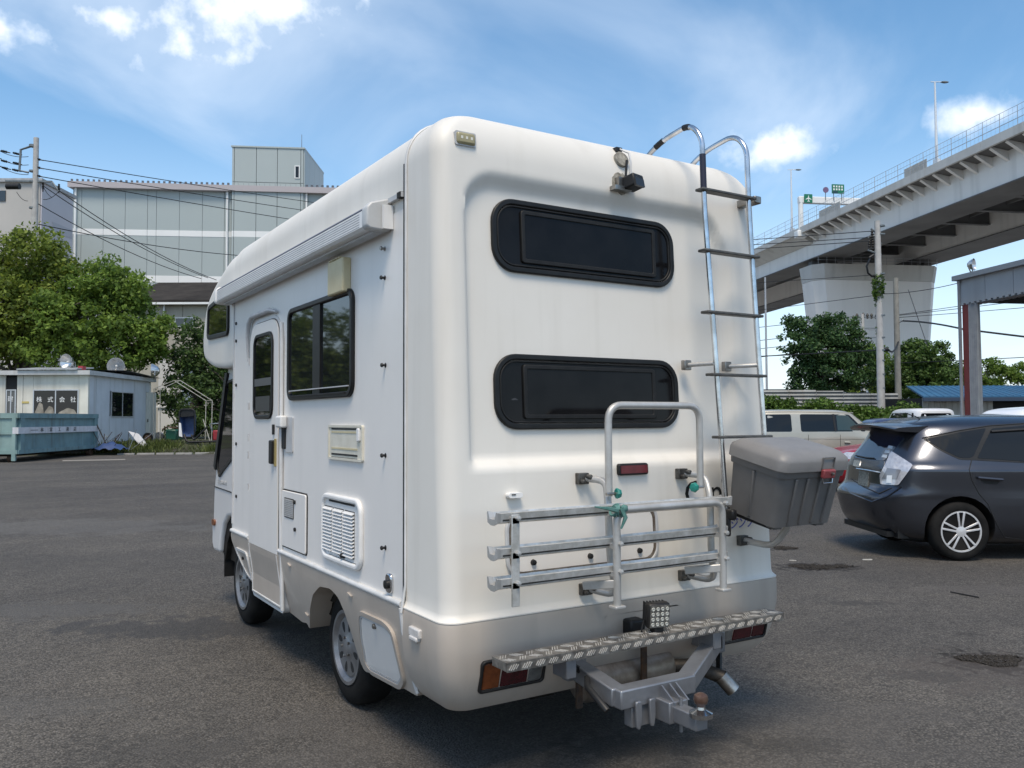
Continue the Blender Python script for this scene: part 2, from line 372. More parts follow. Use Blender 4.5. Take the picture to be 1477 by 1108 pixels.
# ================================================================== GROUND
def asphalt():
    m = bpy.data.materials.new('asphalt'); m.use_nodes = True; t = m.node_tree; b = t.nodes['Principled BSDF']; Lk = t.links
    tcn = N(t, 'ShaderNodeTexCoord'); P = tcn.outputs['Object']
    def noise(sc, det=4.0, rough=.6): n = N(t, 'ShaderNodeTexNoise', i_Scale=sc, i_Detail=det, i_Roughness=rough); Lk.new(P, n.inputs['Vector']); return n.outputs[0]
    def ramp(v, p0, c0, p1, c1):
        r = N(t, 'ShaderNodeValToRGB'); e = r.color_ramp.elements; e[0].position = p0; e[1].position = p1; e[0].color = (*c0, 1); e[1].color = (*c1, 1); Lk.new(v, r.inputs[0]); return r.outputs[0]
    def mixc(f, a, c, mode='MIX'):
        n = N(t, 'ShaderNodeMixRGB', blend_type=mode)
        if isinstance(f, float): n.inputs[0].default_value = f
        else: Lk.new(f, n.inputs[0])
        Lk.new(a, n.inputs[1])
        if isinstance(c, tuple): n.inputs[2].default_value = (*c, 1)
        else: Lk.new(c, n.inputs[2])
        return n.outputs[0]
    vor = N(t, 'ShaderNodeTexVoronoi', i_Scale=95.0); Lk.new(P, vor.inputs['Vector'])
    sepc = N(t, 'ShaderNodeSeparateColor'); Lk.new(vor.outputs['Color'], sepc.inputs[0])
    stone = ramp(sepc.outputs[0], .0, (.058, .0535, .048), 1.0, (.180, .167, .150))
    vor2 = N(t, 'ShaderNodeTexVoronoi', i_Scale=34.0); Lk.new(P, vor2.inputs['Vector'])
    sep2 = N(t, 'ShaderNodeSeparateColor'); Lk.new(vor2.outputs['Color'], sep2.inputs[0])
    light = N(t, 'ShaderNodeMapRange'); light.inputs[1].default_value = .90; light.inputs[2].default_value = .97; Lk.new(sep2.outputs[0], light.inputs[0])
    near = N(t, 'ShaderNodeMapRange'); near.inputs[1].default_value = .25; near.inputs[2].default_value = .12; Lk.new(vor2.outputs['Distance'], near.inputs[0])
    lm = N(t, 'ShaderNodeMath', operation='MULTIPLY'); Lk.new(light.outputs[0], lm.inputs[0]); Lk.new(near.outputs[0], lm.inputs[1])
    c = mixc(lm.outputs[0], stone, (.26, .25, .235))
    # binder between the stones
    gap = N(t, 'ShaderNodeMapRange'); gap.inputs[1].default_value = .35; gap.inputs[2].default_value = .75; gap.inputs[4].default_value = .6; Lk.new(vor.outputs['Distance'], gap.inputs[0])
    c = mixc(gap.outputs[0], c, (.03, .029, .028))
    c = mixc(.75, c, ramp(noise(.5, 6), .3, (.72, .72, .73), .7, (1.16, 1.14, 1.11)), 'MULTIPLY')
    c = mixc(.8, c, ramp(noise(3.2, 5), .3, (.84, .84, .85), .72, (1.12, 1.11, 1.1)), 'MULTIPLY')
    c = mixc(.8, c, ramp(noise(14, 3), .3, (.82, .82, .82), .72, (1.14, 1.14, 1.14)), 'MULTIPLY')
    # long worn wheel tracks / stains
    mpn = N(t, 'ShaderNodeMapping'); mpn.inputs['Rotation'].default_value = (0, 0, R(25)); mpn.inputs['Scale'].default_value = (.12, .55, 1); Lk.new(P, mpn.inputs[0])
    ns = N(t, 'ShaderNodeTexNoise', i_Scale=1.0, i_Detail=5.0); Lk.new(mpn.outputs[0], ns.inputs['Vector'])
    c = mixc(.8, c, ramp(ns.outputs[0], .34, (.8, .8, .81), .62, (1.12, 1.11, 1.08)), 'MULTIPLY')
    # oil stains
    def stain(x, y, rx, ry, ang, colr, amt):
        nonlocal c
        mp_ = N(t, 'ShaderNodeMapping', vector_type='TEXTURE'); mp_.inputs['Location'].default_value = (x, y, 0); mp_.inputs['Rotation'].default_value = (0, 0, ang); mp_.inputs['Scale'].default_value = (rx, ry, 1); Lk.new(P, mp_.inputs[0])
        ln = N(t, 'ShaderNodeVectorMath', operation='LENGTH'); Lk.new(mp_.outputs[0], ln.inputs[0])
        ad = N(t, 'ShaderNodeMath', operation='ADD'); Lk.new(ln.outputs['Value'], ad.inputs[0]); nn = noise(5 / max(rx, .35), 7)
        ml_ = N(t, 'ShaderNodeMath', operation='MULTIPLY_ADD', n_1=3.4, n_2=-1.7); Lk.new(nn, ml_.inputs[0]); Lk.new(ml_.outputs[0], ad.inputs[1])
        mr = N(t, 'ShaderNodeMapRange', interpolation_type='SMOOTHSTEP'); mr.inputs[1].default_value = 1.05; mr.inputs[2].default_value = .6; mr.inputs[4].default_value = amt; Lk.new(ad.outputs[0], mr.inputs[0])
        c = mixc(mr.outputs[0], c, colr)
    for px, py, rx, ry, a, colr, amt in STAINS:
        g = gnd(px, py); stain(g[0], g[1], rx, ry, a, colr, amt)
    Lk.new(c, b.inputs['Base Color']); b.inputs['Roughness'].default_value = .82; b.inputs['Specular IOR Level'].default_value = .35
    bp = N(t, 'ShaderNodeBump', i_Strength=.9, i_Distance=.006); 
    ad = N(t, 'ShaderNodeMath', operation='MULTIPLY_ADD', n_1=-1.0, n_2=1.0); Lk.new(vor.outputs['Distance'], ad.inputs[0])
    ad2 = N(t, 'ShaderNodeMath', operation='ADD'); Lk.new(ad.outputs[0], ad2.inputs[0]); Lk.new(sepc.outputs[1], ad2.inputs[1])
    Lk.new(ad2.outputs[0], bp.inputs['Height']); bp2 = N(t, 'ShaderNodeBump', i_Strength=.4, i_Distance=.05); Lk.new(noise(2.0, 5), bp2.inputs['Height']); Lk.new(bp.outputs[0], bp2.inputs['Normal'])
    Lk.new(bp2.outputs[0], b.inputs['Normal'])
    return m
AC = math.atan2(RH[1], RH[0])
STAINS = [(1180, 818, .48, .24, AC, (.020, .017, .015), .95), (1130, 792, .22, .14, AC, (.022, .02, .018), .9), (1432, 955, .34, .26, AC, (.020, .016, .013), .96), (1440, 970, .75, .5, AC, (.085, .072, .064), .5), (1395, 915, .10, .06, AC, (.03, .027, .025), .5),
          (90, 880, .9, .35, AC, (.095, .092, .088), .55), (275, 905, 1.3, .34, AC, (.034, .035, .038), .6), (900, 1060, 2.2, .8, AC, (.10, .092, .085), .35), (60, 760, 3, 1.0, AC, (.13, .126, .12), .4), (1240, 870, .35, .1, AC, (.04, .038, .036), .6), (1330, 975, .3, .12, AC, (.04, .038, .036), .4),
          (1150, 1075, .25, .15, AC, (.035, .033, .03), .4), (60, 1020, .6, .2, AC, (.1, .096, .09), .35), (250, 1080, .5, .25, AC, (.045, .043, .04), .4), (1420, 850, .8, .2, AC, (.11, .1, .092), .35), (640, 700, 2.0, .5, AC, (.04, .04, .04), .3),
          (930, 1075, .5, .2, AC, (.03, .03, .03), .5)]
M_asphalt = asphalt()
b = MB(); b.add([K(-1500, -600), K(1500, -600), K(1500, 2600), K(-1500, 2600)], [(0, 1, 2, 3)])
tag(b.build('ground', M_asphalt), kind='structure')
M_far = mat('pale_bounce_ground', (.34, .325, .30), .9, c2=(.26, .25, .23), scale=.12, detail=8)
b = MB(); b.add([K(-140, 56, .02), K(260, 56, .02), K(260, 420, .02), K(-140, 420, .02)], [(0, 1, 2, 3)])  # pale sheet added to bounce light onto the expressway underside, pier and warehouse
tag(b.build('added_bounce_ground', M_far), kind='structure')
# ================================================================== CAMPER VAN
L, RT = 1.60, 3.56                        # left and right walls
SEAM, BF = 3.44, 6.50                     # rear cap seam, front end of the living box
ZT, ZL, ZB = 2.905, .72, .335             # roof, colour line, lower edge
def YR(z): return 3.06 + .048 * (z - ZL)
def sp(px, py, w=0.0):
    p = on(px, py, 0, L - w); return (p[1], p[2])
def rp(px, py, w=0.0):
    z = 1.5
    for _ in range(8):
        p = on(px, py, 1, YR(z) - w); z = p[2]
    return (p[0], p[2])
def FS(u, v, w): return (L - w, u, v)                     # side frame
def FR(u, v, w): return (u, YR(v) - w, v)                 # rear frame
def srect(x0, y0, x1, y1, r, w=0):                        # rounded rectangle on the side wall from pixel corners (left edge heights)
    a, b = sp(x0, y0, w), sp(x1, y1, w); return rr(a[0], a[1], b[0], b[1], r)
def rrect(x0, y0, x1, y1, r, w=0):
    a, b = rp(x0, y0, w), rp(x1, y1, w); return rr(a[0], a[1], b[0], b[1], r)
van = thing('camper_van', 'white and beige overcab camper van with bike rack and ladder, parked on asphalt', 'camper van', ((L + RT) / 2, 4.9, 0))

def sstep(a, b, x):
    t = min(max((x - a) / (b - a), 0), 1); return t * t * (3 - 2 * t)
RX0, RX1 = 1.735, 3.30; RZ0, RZ1 = rp(690, 668)[1], 2.63
def recess(x, z):
    m = sstep(RX0 - .008, RX0 + .024, x) * (1 - sstep(RX1 - .045, RX1 + .02, x)) * sstep(RZ0 - .03, RZ0 + .02, z)
    # top edge with rounded corners
    cx0, cx1, rc = RX0 + .16, RX1 - .2, .16
    dx = max(cx0 - x, x - cx1, 0.0); top = RZ1 - (rc - math.sqrt(max(rc * rc - min(dx, rc) ** 2, 0)))
    return .042 * m * (1 - sstep(top - .075, top + .012, z))
def plan_ring(z, i, off=0.0, rec=False, y_front=BF, nc=8, nx=96, rc=.08, irear=None):
    ir = i if irear is None else irear
    x0, x1, y0 = L + i - off, RT - i + off, YR(max(z, ZL)) + ir - off
    pts = [(x0, y_front, z), (x0, SEAM, z)]
    for k in range(nc + 1):
        q = R(90 * k / nc); pts.append((x0 + rc - rc * math.cos(q), y0 + rc - rc * math.sin(q), z))
    for k in range(1, nx):
        x = x0 + rc + (x1 - x0 - 2 * rc) * k / nx; pts.append((x, y0 + (recess(x, z) if rec else 0), z))
    for k in range(nc + 1):
        q = R(90 - 90 * k / nc); pts.append((x1 - rc + rc * math.cos(q), y0 + rc - rc * math.sin(q), z))
    pts += [(x1, SEAM, z), (x1, y_front, z)]
    return pts
rings = []
RS = .205
for z, o in ((ZL, .017), (ZL + .005, .017), (ZL + .011, .011), (ZL + .020, .004), (ZL + .035, .0005), (ZL + .09, 0)):
    rings.append(plan_ring(z, 0, o))
for z in np.arange(ZL + .15, ZT - RS, .0185): rings.append(plan_ring(float(z), 0, 0, True))
for k in range(0, 13):
    q = R(90 * k / 12); rings.append(plan_ring(ZT - RS + RS * math.sin(q), RS * (1 - math.cos(q)), irear=.12 * (1 - math.cos(q))))
for i in (.35, .55, .8, .96): rings.append(plan_ring(ZT + .008 * i, i, irear=i * .8))
b = MB(); b.loft(rings, closed=True, caps=(True, True))
shell = b.build('body_shell', M_white, van, smooth=40)
# flat side panel between rear cap and cab (slightly cooler white), a skin on the shell
b = MB(); b.prism([(SEAM + .012, ZL + .002), (BF, ZL + .002), (BF, 2.50), (SEAM + .012, 2.50)], FS, -.01, .003)
b.build('side_panel', M_panel, van)
b = MB(); b.tube([FS(SEAM, ZL - .02, .024)] + [(p[0], SEAM, p[2]) for p in [(L - .004, 0, z) for z in (ZL + .1, 1.5, 2.3, ZT - RS)]] +
                 [(L + RS * (1 - math.cos(R(a))) - .003, SEAM, ZT - RS + RS * math.sin(R(a)) + .003) for a in range(10, 91, 10)] + [((L + RT) / 2, SEAM, ZT + .005)], .007, 6)
b.build('seam_moulding', M_graytrim, van, smooth=60)
b = MB(); b.tube([FS(SEAM + .014, ZL + .01, .003), FS(SEAM + .014, ZT - RS, .003)], .0075, 6); b.build('seam_sealant', M_gap, van)

# lower rear bumper moulding, wraps both corners
rings = []
for z, o in ((ZL - .002, .0155), (ZL - .02, .018), (.60, .018), (.50, .006), (.42, -.018), (.37, -.045), (ZB, -.075)):
    r_ = plan_ring(z, 0, o, y_front=SEAM + .01); rings.append(r_)
inner = [[(min(max(x, L + .06), RT - .06), max(y, 3.14), z) for x, y, z in r_] for r_ in (rings[-1], rings[0])]
b = MB(); b.loft(rings + inner, closed=True, caps=(False, False))
# close the top between lip and inner wall
n_ = len(rings[0]); 
b.f.append(tuple(range(n_)))
bumper = b.build('rear_bumper', M_beige, van, smooth=40)
# side skirts with wheel arch
def tuck(z): return .02 - .095 * ((ZL - z) / (ZL - .3)) ** 1.5 if z < ZL else .02
def kp(px, py):                            # pixel on the tucked-in skirt
    z = .5
    for _ in range(10):
        p = on(px, py, 0, L - tuck(z)); z = p[2]
    return (p[1], p[2])
arch = [kp(447, 908), kp(447, 880), kp(451, 858), kp(461, 846), kp(476, 849), kp(488, 862), kp(498, 886), kp(507, 913), kp(516, 944), kp(525, 968)]
skirt = [(SEAM + .012, .315), (SEAM + .012, ZL)] + [(BF - .03, ZL), (BF - .045, .66), (6.36, .56), (6.22, .45), (6.02, .36)] + [(5.25, .34), (arch[0][0] + .12, .325), (arch[0][0] + .02, .34)] + arch + [(3.80, .305)]
def skirt_mesh(side):
    def fr(u, v, w):
        x = L - tuck(v) - w if side < 0 else RT + tuck(v) + w
        return (x, u, v)
    bm = bmesh.new()
    vs = [bm.verts.new((u, v, 0)) for u, v in round_poly(skirt, .035, 3)]
    f = bm.faces.new(vs); bmesh.ops.triangulate(bm, faces=[f])
    for zc_ in (.40, .48, .56, .64):
        bmesh.ops.bisect_plane(bm, geom=bm.verts[:] + bm.edges[:] + bm.faces[:], plane_co=(0, zc_, 0), plane_no=(0, 1, 0))
    r_ = bmesh.ops.extrude_face_region(bm, geom=bm.faces[:])
    for g in r_['geom']:
        if isinstance(g, bmesh.types.BMVert): g.co.z = -.13
    for v in bm.verts: v.co = Vector(fr(v.co.x, v.co.y, v.co.z))
    bmesh.ops.recalc_face_normals(bm, faces=bm.faces)
    me = bpy.data.meshes.new('side_skirt'); bm.to_mesh(me); bm.free(); me.shade_smooth(); me.set_sharp_from_angle(angle=R(32)); return me
for s_ in (-1, 1): obj('side_skirt', skirt_mesh(s_), M_beige, van)
def FK(u, v, w): return (L - tuck(v) - w, u, v)           # frame that follows the skirt
# moulding along the colour line
b = MB(); b.tube([FS(SEAM + .02, ZL + .012, .012), FS(5.285, ZL + .012, .012)], .015, 8); b.build('waist_moulding', M_graytrim, van, smooth=60)
b = MB(); b.tube([FS(5.99, ZL + .012, .012), FS(BF - .03, ZL + .012, .012)], .015, 8); b.build('waist_moulding', M_graytrim, van, smooth=60)
b = MB(); b.tube([FK(SEAM + .005, z, .004) for z in (ZL, .62, .52, .42, .34)], .010, 6); b.build('seam_moulding', M_graytrim, van, smooth=60)
# underbody
b = MB(); b.ab((L + .16, 3.25, .40), (RT - .16, 7.2, .52)); b.ab((L + .5, 3.2, .30), (L + .62, 7.3, .42)); b.ab((RT - .62, 3.2, .30), (RT - .5, 7.3, .42)); b.ab((1.95, 4.30, .24), (3.2, 4.44, .38)); b.ab((1.95, 6.46, .24), (3.2, 6.58, .36))
b.ab((L + .13, 4.0, .50), (L + .45, 5.1, .70)); b.ab((L + .34, 3.9, .12 + .2), (L + .38, 5.0, .7))
b.build('underbody', M_under, van)

# ---- wheels
def wheel(x, y, R_=.31, w=.19, rim_r=.185, slots=8, parent=van, out=-1, mat_=M_rim):
    b = MB(); c = (x, y, R_)
    ax = (out, 0, 0)
    prof = [(rim_r + .005, -w + .01), (R_ - .06, -w), (R_ - .012, -w + .02), (R_, -w + .05), (R_, -.045), (R_ - .012, -.018), (R_ - .05, 0), (R_ - .09, .002), (rim_r + .012, -.006), (rim_r, -.02)]
    b.lathe(prof, c, ax, 40)
    ty = b.build('wheel', M_tyre, parent, smooth=45)
    b = MB(); b.lathe([(rim_r + .014, -.10), (rim_r + .014, .004), (rim_r - .004, .004), (rim_r - .016, -.012), (rim_r - .022, -.020), (rim_r - .032, -.0125), (.07, -.0105), (.055, -.002), (.035, .004), (.001, .006)], c, ax, 40)
    ri = b.build('rim', mat_, ty, smooth=35)
    for k in range(slots):
        b = MB(); q = 2 * math.pi * k / slots + .2
        cy, cz = y + math.cos(q) * .112, R_ + math.sin(q) * .112
        rad = Vector((0, math.cos(q), math.sin(q))); tan = Vector((0, -math.sin(q), math.cos(q)))
        pts = []
        for j in range(12):
            t = 2 * math.pi * j / 12
            pts.append(Vector((x + out * -.0, cy, cz)) + rad * math.cos(t) * .031 + tan * math.sin(t) * (.017 + .005 * math.cos(t)))
        off = Vector((out, 0, 0))
        b.loft([[p - off * .05 for p in pts], [p - off * .0105 for p in pts]])
        b.build('rim_slot', M_gap, ty)
    for k in range(5):
        q = 2 * math.pi * k / 5; b = MB()
        b.lathe([(.008, -.01), (.008, .006), (.001, .008)], (x + out * .002, y + math.cos(q) * .05, R_ + math.sin(q) * .05), ax, 6)
        b.build('wheel_nut', M_steel, ty)
    return ty
wheel(1.705, 4.44); wheel(1.705, 6.60)
wheel(RT - .105, 4.44, out=1); wheel(RT - .105, 6.60, out=1)

# ---- overcab and cab
def side_prism(prof, x0, x1): 
    b = MB(); b.loft([[(x0, y, z) for y, z in prof], [(x1, y, z) for y, z in prof]]); return b
alc = [(BF - .02, ZT - .012), (6.8, ZT - .02), (7.1, 2.79), (7.32, 2.70), (7.47, 2.58), (7.55, 2.40), (7.59, 2.20), (7.56, 2.09), (7.42, 2.03), (7.15, 1.975), (6.8, 1.95), (BF - .02, 1.95)]
def pod_ring(x, drop, low):
    zm, zt_ = 2.28, ZT - .012; k = (zt_ - drop - zm) / (zt_ - zm); kl = 1 - low
    return [(x, (y if z > 2.6 else BF + (y - BF) * (1 - low * .12)), zm + (z - zm) * (k if z > zm else kl)) for y, z in alc]
alc = round_poly(alc, .09, 3); pod = []
for k in range(0, 10):
    q = R(90 * k / 9); pod.append((RS * (1 - math.cos(q)), RS * (1 - math.sin(q)), .16 * max(0, 1 - k / 3) ** 2))
rings = [pod_ring(L + .004 + d, dr, lw) for d, dr, lw in pod] + [pod_ring(RT - .004 - d, dr, lw) for d, dr, lw in pod[::-1]]
b = MB(); b.loft(rings); b.build('overcab_pod', M_white, van, smooth=45)
w = [sp(305, 432), sp(330, 431), sp(330, 479), sp(305, 486)]
w = [(7.36, 2.50), (6.66, 2.56), (6.66, 2.20), (7.38, 2.22)]
wo_ = round_poly(w, .07, 4); wi_ = inset(wo_, .035)
b = MB(); b.ring(wo_, wi_, FS, -.01, .014); f_ = b.build('overcab_window', M_frame, van, bevel=.004)
b = MB(); b.prism(wi_, FS, -.005, .006); b.build('pane', M_glass, f_)
cab = [(BF - .05, 1.99), (7.02, 1.99), (7.14, 1.86), (7.36, 1.32), (7.43, 1.12), (7.48, .95), (7.50, .72), (7.54, .68), (7.54, .50), (7.48, .44), (7.28, .45), (7.235, .58), (7.15, .70), (7.02, .77), (6.8, .80), (6.42, .80)]
cx0 = 1.685
side_prism(cab, cx0, RT - (cx0 - L)).build('cab', M_cabw, van, bevel=.04, seg=4, smooth=60)
def FC(u, v, w): return (cx0 - w, u, v)
cw = round_poly([(6.52, 1.90), (7.04, 1.86), (7.36, 1.22), (7.28, 1.06), (7.16, 1.12), (6.52, 1.36)], [.03, .06, .08, .05, .1, .03], 3)
b = MB(); b.prism(cw, FC, -.01, .006); f_ = b.build('cab_window', M_glass, van)
b = MB(); b.ring(cw, inset(cw, .018), FC, -.01, .012); b.build('window_seal', M_frame, f_)
b = MB(); b.prism([(6.99, 1.93), (7.06, 1.93), (7.43, 1.16), (7.37, 1.13)], FC, -.01, .02); b.build('front_pillar_trim', M_black, van)
b = MB(); b.tube([FC(6.50, .97, .002), FC(7.46, .985, .002)], .005, 5); b.build('cab_seam', M_gap, van)
b = MB(); b.prism([(6.42, .82), (6.8, .82), (7.02, .79), (7.16, .72), (7.26, .59), (7.29, .46), (7.2, .40), (7.14, .55), (7.0, .70), (6.8, .73), (6.42, .74)], FC, -.4, -.035); b.box((cx0 + .3, 6.9, .62), (.1, .9, .4)); b.build('wheel_housing', M_under, van)
b = MB(); b.box((cx0 + .14, 7.22, .36), (.22, .012, .20)); b.build('mudflap', M_black, van)
b = MB(); b.prism(rr(7.40, .66, 7.49, .71, .02), FC, -.01, .015); b.build('side_marker_lamp', mat('amber_lens', (.16, .05, .012), .3), van)
me = text_mesh('BRAWNY', .052, lambda u, v, w: FC(7.18 - u, 1.035 + v, w), .001, .004, sx=1.4); obj('door_lettering', me, M_alut, van)
# mirror-less side; front end
b = MB(); b.prism(round_poly([(-.78, 1.90), (.78, 1.90), (.84, 1.20), (-.84, 1.20)], .08), lambda u, v, w: (2.58 + u, 7.06 + (1.95 - v) * .50 + w, v), -.04, .065); b.build('windscreen', M_glass, van)

# ---- awning
za, zb = 2.432, 2.55
b = MB()
prof = [(0.0, za), (.035, za - .004), (.105, za), (.118, za + .012), (.118, za + .086), (.098, za + .108), (.0, za + .135)]
ya, yb = sp(571, 300, .1)[0], 6.56
ya = 3.60
b.loft([[(L - o, y, z) for o, z in prof] for y in (ya + .06, yb)])
aw = b.build('awning', M_part, van, smooth=30)
b = MB(); b.loft([[(L - o * 1.07 + .0, y, (z - za - .06) * 1.14 + za + .062) for o, z in prof] for y in (ya, ya + .065)]); b.build('end_cap', mat('grey_end_cap', (.52, .525, .52), .45, c2=(.46, .46, .45), scale=9), aw, bevel=.008)
b = MB(); b.loft([[(L - o * 1.07, y, (z - za - .06) * 1.14 + za + .062) for o, z in prof] for y in (yb, yb + .05)]); b.build('end_cap', M_part, aw, bevel=.008)
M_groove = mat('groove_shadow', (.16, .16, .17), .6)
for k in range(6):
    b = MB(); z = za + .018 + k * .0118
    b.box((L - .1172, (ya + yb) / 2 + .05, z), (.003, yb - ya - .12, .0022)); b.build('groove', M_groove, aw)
b = MB(); b.box((L - .1095, (ya + yb) / 2 + .03, za + .0985), (.018, yb - ya - .06, .004), Euler((0, R(-47), 0)).to_matrix()); b.build('dark_stripe', mat('navy_stripe', (.05, .055, .085), .4), aw)
b = MB(); b.box((L - .05, (ya + yb) / 2, za - .007), (.05, yb - ya - .1, .012)); b.build('underside_channel', M_alut, aw)
b = MB(); b.box((L - .012, 3.53, za + .13), (.02, .15, .022)); b.build('awning_rail', M_alut, van); 
b = MB(); b.box((L - .014, 3.475, za + .13), (.024, .035, .026)); b.build('awning_rail_end', M_gap, van)
b = MB(); b.box((L - .03, 3.585, za + .05), (.05, .02, .11)); b.build('awning_bracket', M_part, van)

# ---- entrance door
d0, d1 = 5.30, 5.965
dz0, dz1 = .365, 2.20
dout = round_poly([(d0, dz1), (d1, dz1), (d1, dz0), (d0, dz0)], [.16, .16, .02, .02], 6)
def FD(u, v, w): return (L - max(tuck(v) - .02, -.03) * (1 if v < ZL else 0) - w, u, v)
def bent_prism(poly, fr, w0, w1, cuts=(.42, .5, .58, .66, .72)):
    bm = bmesh.new(); vs = [bm.verts.new((u, v, 0)) for u, v in poly]; f = bm.faces.new(vs)
    for zc_ in cuts: bmesh.ops.bisect_plane(bm, geom=bm.verts[:] + bm.edges[:] + bm.faces[:], plane_co=(0, zc_, 0), plane_no=(0, 1, 0))
    up = bm.faces[:]
    r_ = bmesh.ops.extrude_face_region(bm, geom=up)
    for g in r_['geom']:
        if isinstance(g, bmesh.types.BMVert): g.co.z = 1
    for v in bm.verts: v.co = Vector(fr(v.co.x, v.co.y, w0 if v.co.z < .5 else w1))
    bmesh.ops.recalc_face_normals(bm, faces=bm.faces)
    me = bpy.data.meshes.new('p'); bm.to_mesh(me); bm.free(); return me
obj('door_frame', bent_prism([(u * 1, v) for u, v in inset(dout, -.028)], FD, -.03, .012), M_graytrim, van)
obj('door_gap', bent_prism(inset(dout, -.007), FD, -.03, .0145), M_gap, van)
dup = [(u, max(v, ZL - .015)) for u, v in dout]
door = obj('entrance_door', bent_prism(dup, FD, -.03, .022, ()), M_panel, van)
obj('lower_door_panel', bent_prism([(d0, ZL - .018), (d1, ZL - .018), (d1, dz0), (d0, dz0)], FD, -.03, .022), M_beige, door)
b = MB()
for u in (d0 + .012, d1 - .012): b.tube([FD(u, z, .022) for z in (dz0 + .012, .5, .6, ZL - .02)], .005, 5)
b.tube([FD(d0 + .01, dz0 + .012, .022), FD(d1 - .01, dz0 + .012, .022)], .006, 5); b.build('panel_edge_trim', M_graytrim, door, smooth=60)
wo_ = rr(5.40, 1.555, 5.85, 2.125, .085, 5)
b = MB(); b.ring(wo_, inset(wo_, .024), FS, .01, .034); f_ = b.build('door_window', M_frame, door, bevel=.004)
b = MB(); b.prism(inset(wo_, .02), FS, .01, .026); b.build('pane', M_glass, f_)
b = MB(); b.box((L - .0275, 5.625, 1.80), (.004, .395, .05)); b.build('blind_bar', mat('grey_blind', (.075, .077, .08), .4), f_)
b = MB(); b.box((L - .0275, 5.625, 1.655), (.004, .33, .10)); b.build('lower_blind', mat('dark_blind', (.03, .031, .032), .4), f_)
b = MB(); b.prism(rr(5.345, 1.27, 5.405, 1.42, .012), FS, .02, .05); b.build('door_handle', M_black, door, bevel=.005)
b = MB(); b.prism(rr(5.365, 1.455, 5.395, 1.52, .008), FS, .02, .032); b.build('door_lock', M_black, door)
b = MB(); b.prism(rr(5.322, 1.255, 5.335, 1.43, .004), FS, .015, .035); b.build('strike_plate', mat('brass', (.45, .36, .16), .4, .6), door)
for z in (1.93, 1.62, 1.40, 1.28, 1.06, .60, .44):
    b = MB(); q = FD(d1 + .012, z, .022); b.tube([q, (q[0], q[1], q[2] + .05)], .009, 6); b.build('hinge', M_alut, door, smooth=60)
# drip moulding above the door
pts = [FS(d1 + .075, 1.96, .015), FS(d1 + .075, 2.13, .022), FS(d1 + .03, 2.225, .026), FS(d1 - .06, 2.262, .028), FS(d0 + .18, 2.262, .028), FS(d0 + .06, 2.24, .02)]
b = MB(); b.tube(pts, [.008, .014, .018, .018, .018, .008], 8); b.build('rain_gutter', M_alut, van, smooth=60)
b = MB(); pts = [FS(d0 - .03, 2.16, .012), FS(d0 - .055, 2.05, .016), FS(d0 - .058, 1.0, .016), FS(d0 - .058, .37, .0)]
b.tube(pts, .013, 8); b.build('door_post_trim', M_graytrim, van, smooth=60)
# grab handle
b = MB(); b.prism(srect(412, 602, 424, 653, .008), FS, 0, .012)
g_ = b.build('grab_handle', M_alut, van)
b = MB(); b.prism(rr(5.135, 1.50, 5.245, 1.575, .012), FS, .01, .055); b.build('grip', M_part, g_, bevel=.012)
b = MB(); b.prism(rr(5.16, 1.37, 5.22, 1.50, .012), FS, .01, .022); b.build('recess', M_gap, g_)

# ---- side window (two sliding panes)
wo_ = rr(4.05, 1.665, 5.125, 2.225, .075, 6)
b = MB(); b.ring(wo_, inset(wo_, .030), FS, -.01, .024); sw = b.build('side_window', M_frame, van, bevel=.006, seg=3)
wi_ = rr(4.085, 1.70, 5.09, 2.19, .05, 5)
b = MB(); b.prism(rr(4.56, 1.69, 5.105, 2.205, .05), FS, .0, .012); b.build('pane', M_glass2, sw)
b = MB(); b.prism(rr(4.07, 1.69, 4.58, 2.205, .05), FS, .0, .006); b.build('pane', M_glass2, sw)
b = MB(); b.prism(rr(4.545, 1.69, 4.665, 2.20, .004), FS, .006, .016); b.build('mullion', M_frame, sw)
b = MB(); b.box((L - .020, 4.58, 1.722), (.012, .98, .006)); b.build('window_rail', M_alut, sw)
b = MB(); b.box((L - .026, 4.58, 1.688), (.012, .90, .008)); b.build('drain_slot', M_gap, sw)
# yellowed vent cover above
a_, c_ = sp(490, 378, .03), sp(514, 415, .03)
b = MB(); b.prism(rr(4.11, 2.205, 4.335, 2.385, .01), FS, 0, .05); vc = b.build('vent_cover', M_cream, van, bevel=.008)
for k in range(5):
    b = MB(); b.box((L - .03, 4.15 + k * .036, 2.387), (.05, .02, .006)); b.build('vent_tooth', M_cream, vc)

# ---- ivory hook-up hatch
wo_ = srect(477, 613, 526, 667, .012)
b = MB(); b.ring(wo_, inset(wo_, .012), FS, 0, .016); hh = b.build('hookup_hatch', M_cream2, van)
y0, y1 = min(u for u, v in wo_), max(u for u, v in wo_); z0, z1 = min(v for u, v in wo_), max(v for u, v in wo_); hgt = z1 - z0; wid = y1 - y0
b = MB(); b.prism(rr(y0 + .010, z0 + .010, y1 - .010, z1 - .010, .008), FS, 0, .010); b.build('hatch_lid', M_cream2, hh)
for fz, fh, m_ in ((.89, .045, M_gap), (.80, .05, M_cream), (.33, .05, M_cream), (.16, .05, M_gap), (.07, .02, M_gap)):
    b = MB(); b.box((L - .0105, (y0 + y1) / 2 + .012, z0 + hgt * fz), (.004, wid * .76, hgt * fh)); b.build('hatch_slot', m_, hh)
b = MB(); b.prism(rr(y0 + .028, z0 + hgt * .55, y0 + .062, z0 + hgt * .92, .01), FS, .005, .022); b.build('hatch_latch', M_part, hh, bevel=.005)

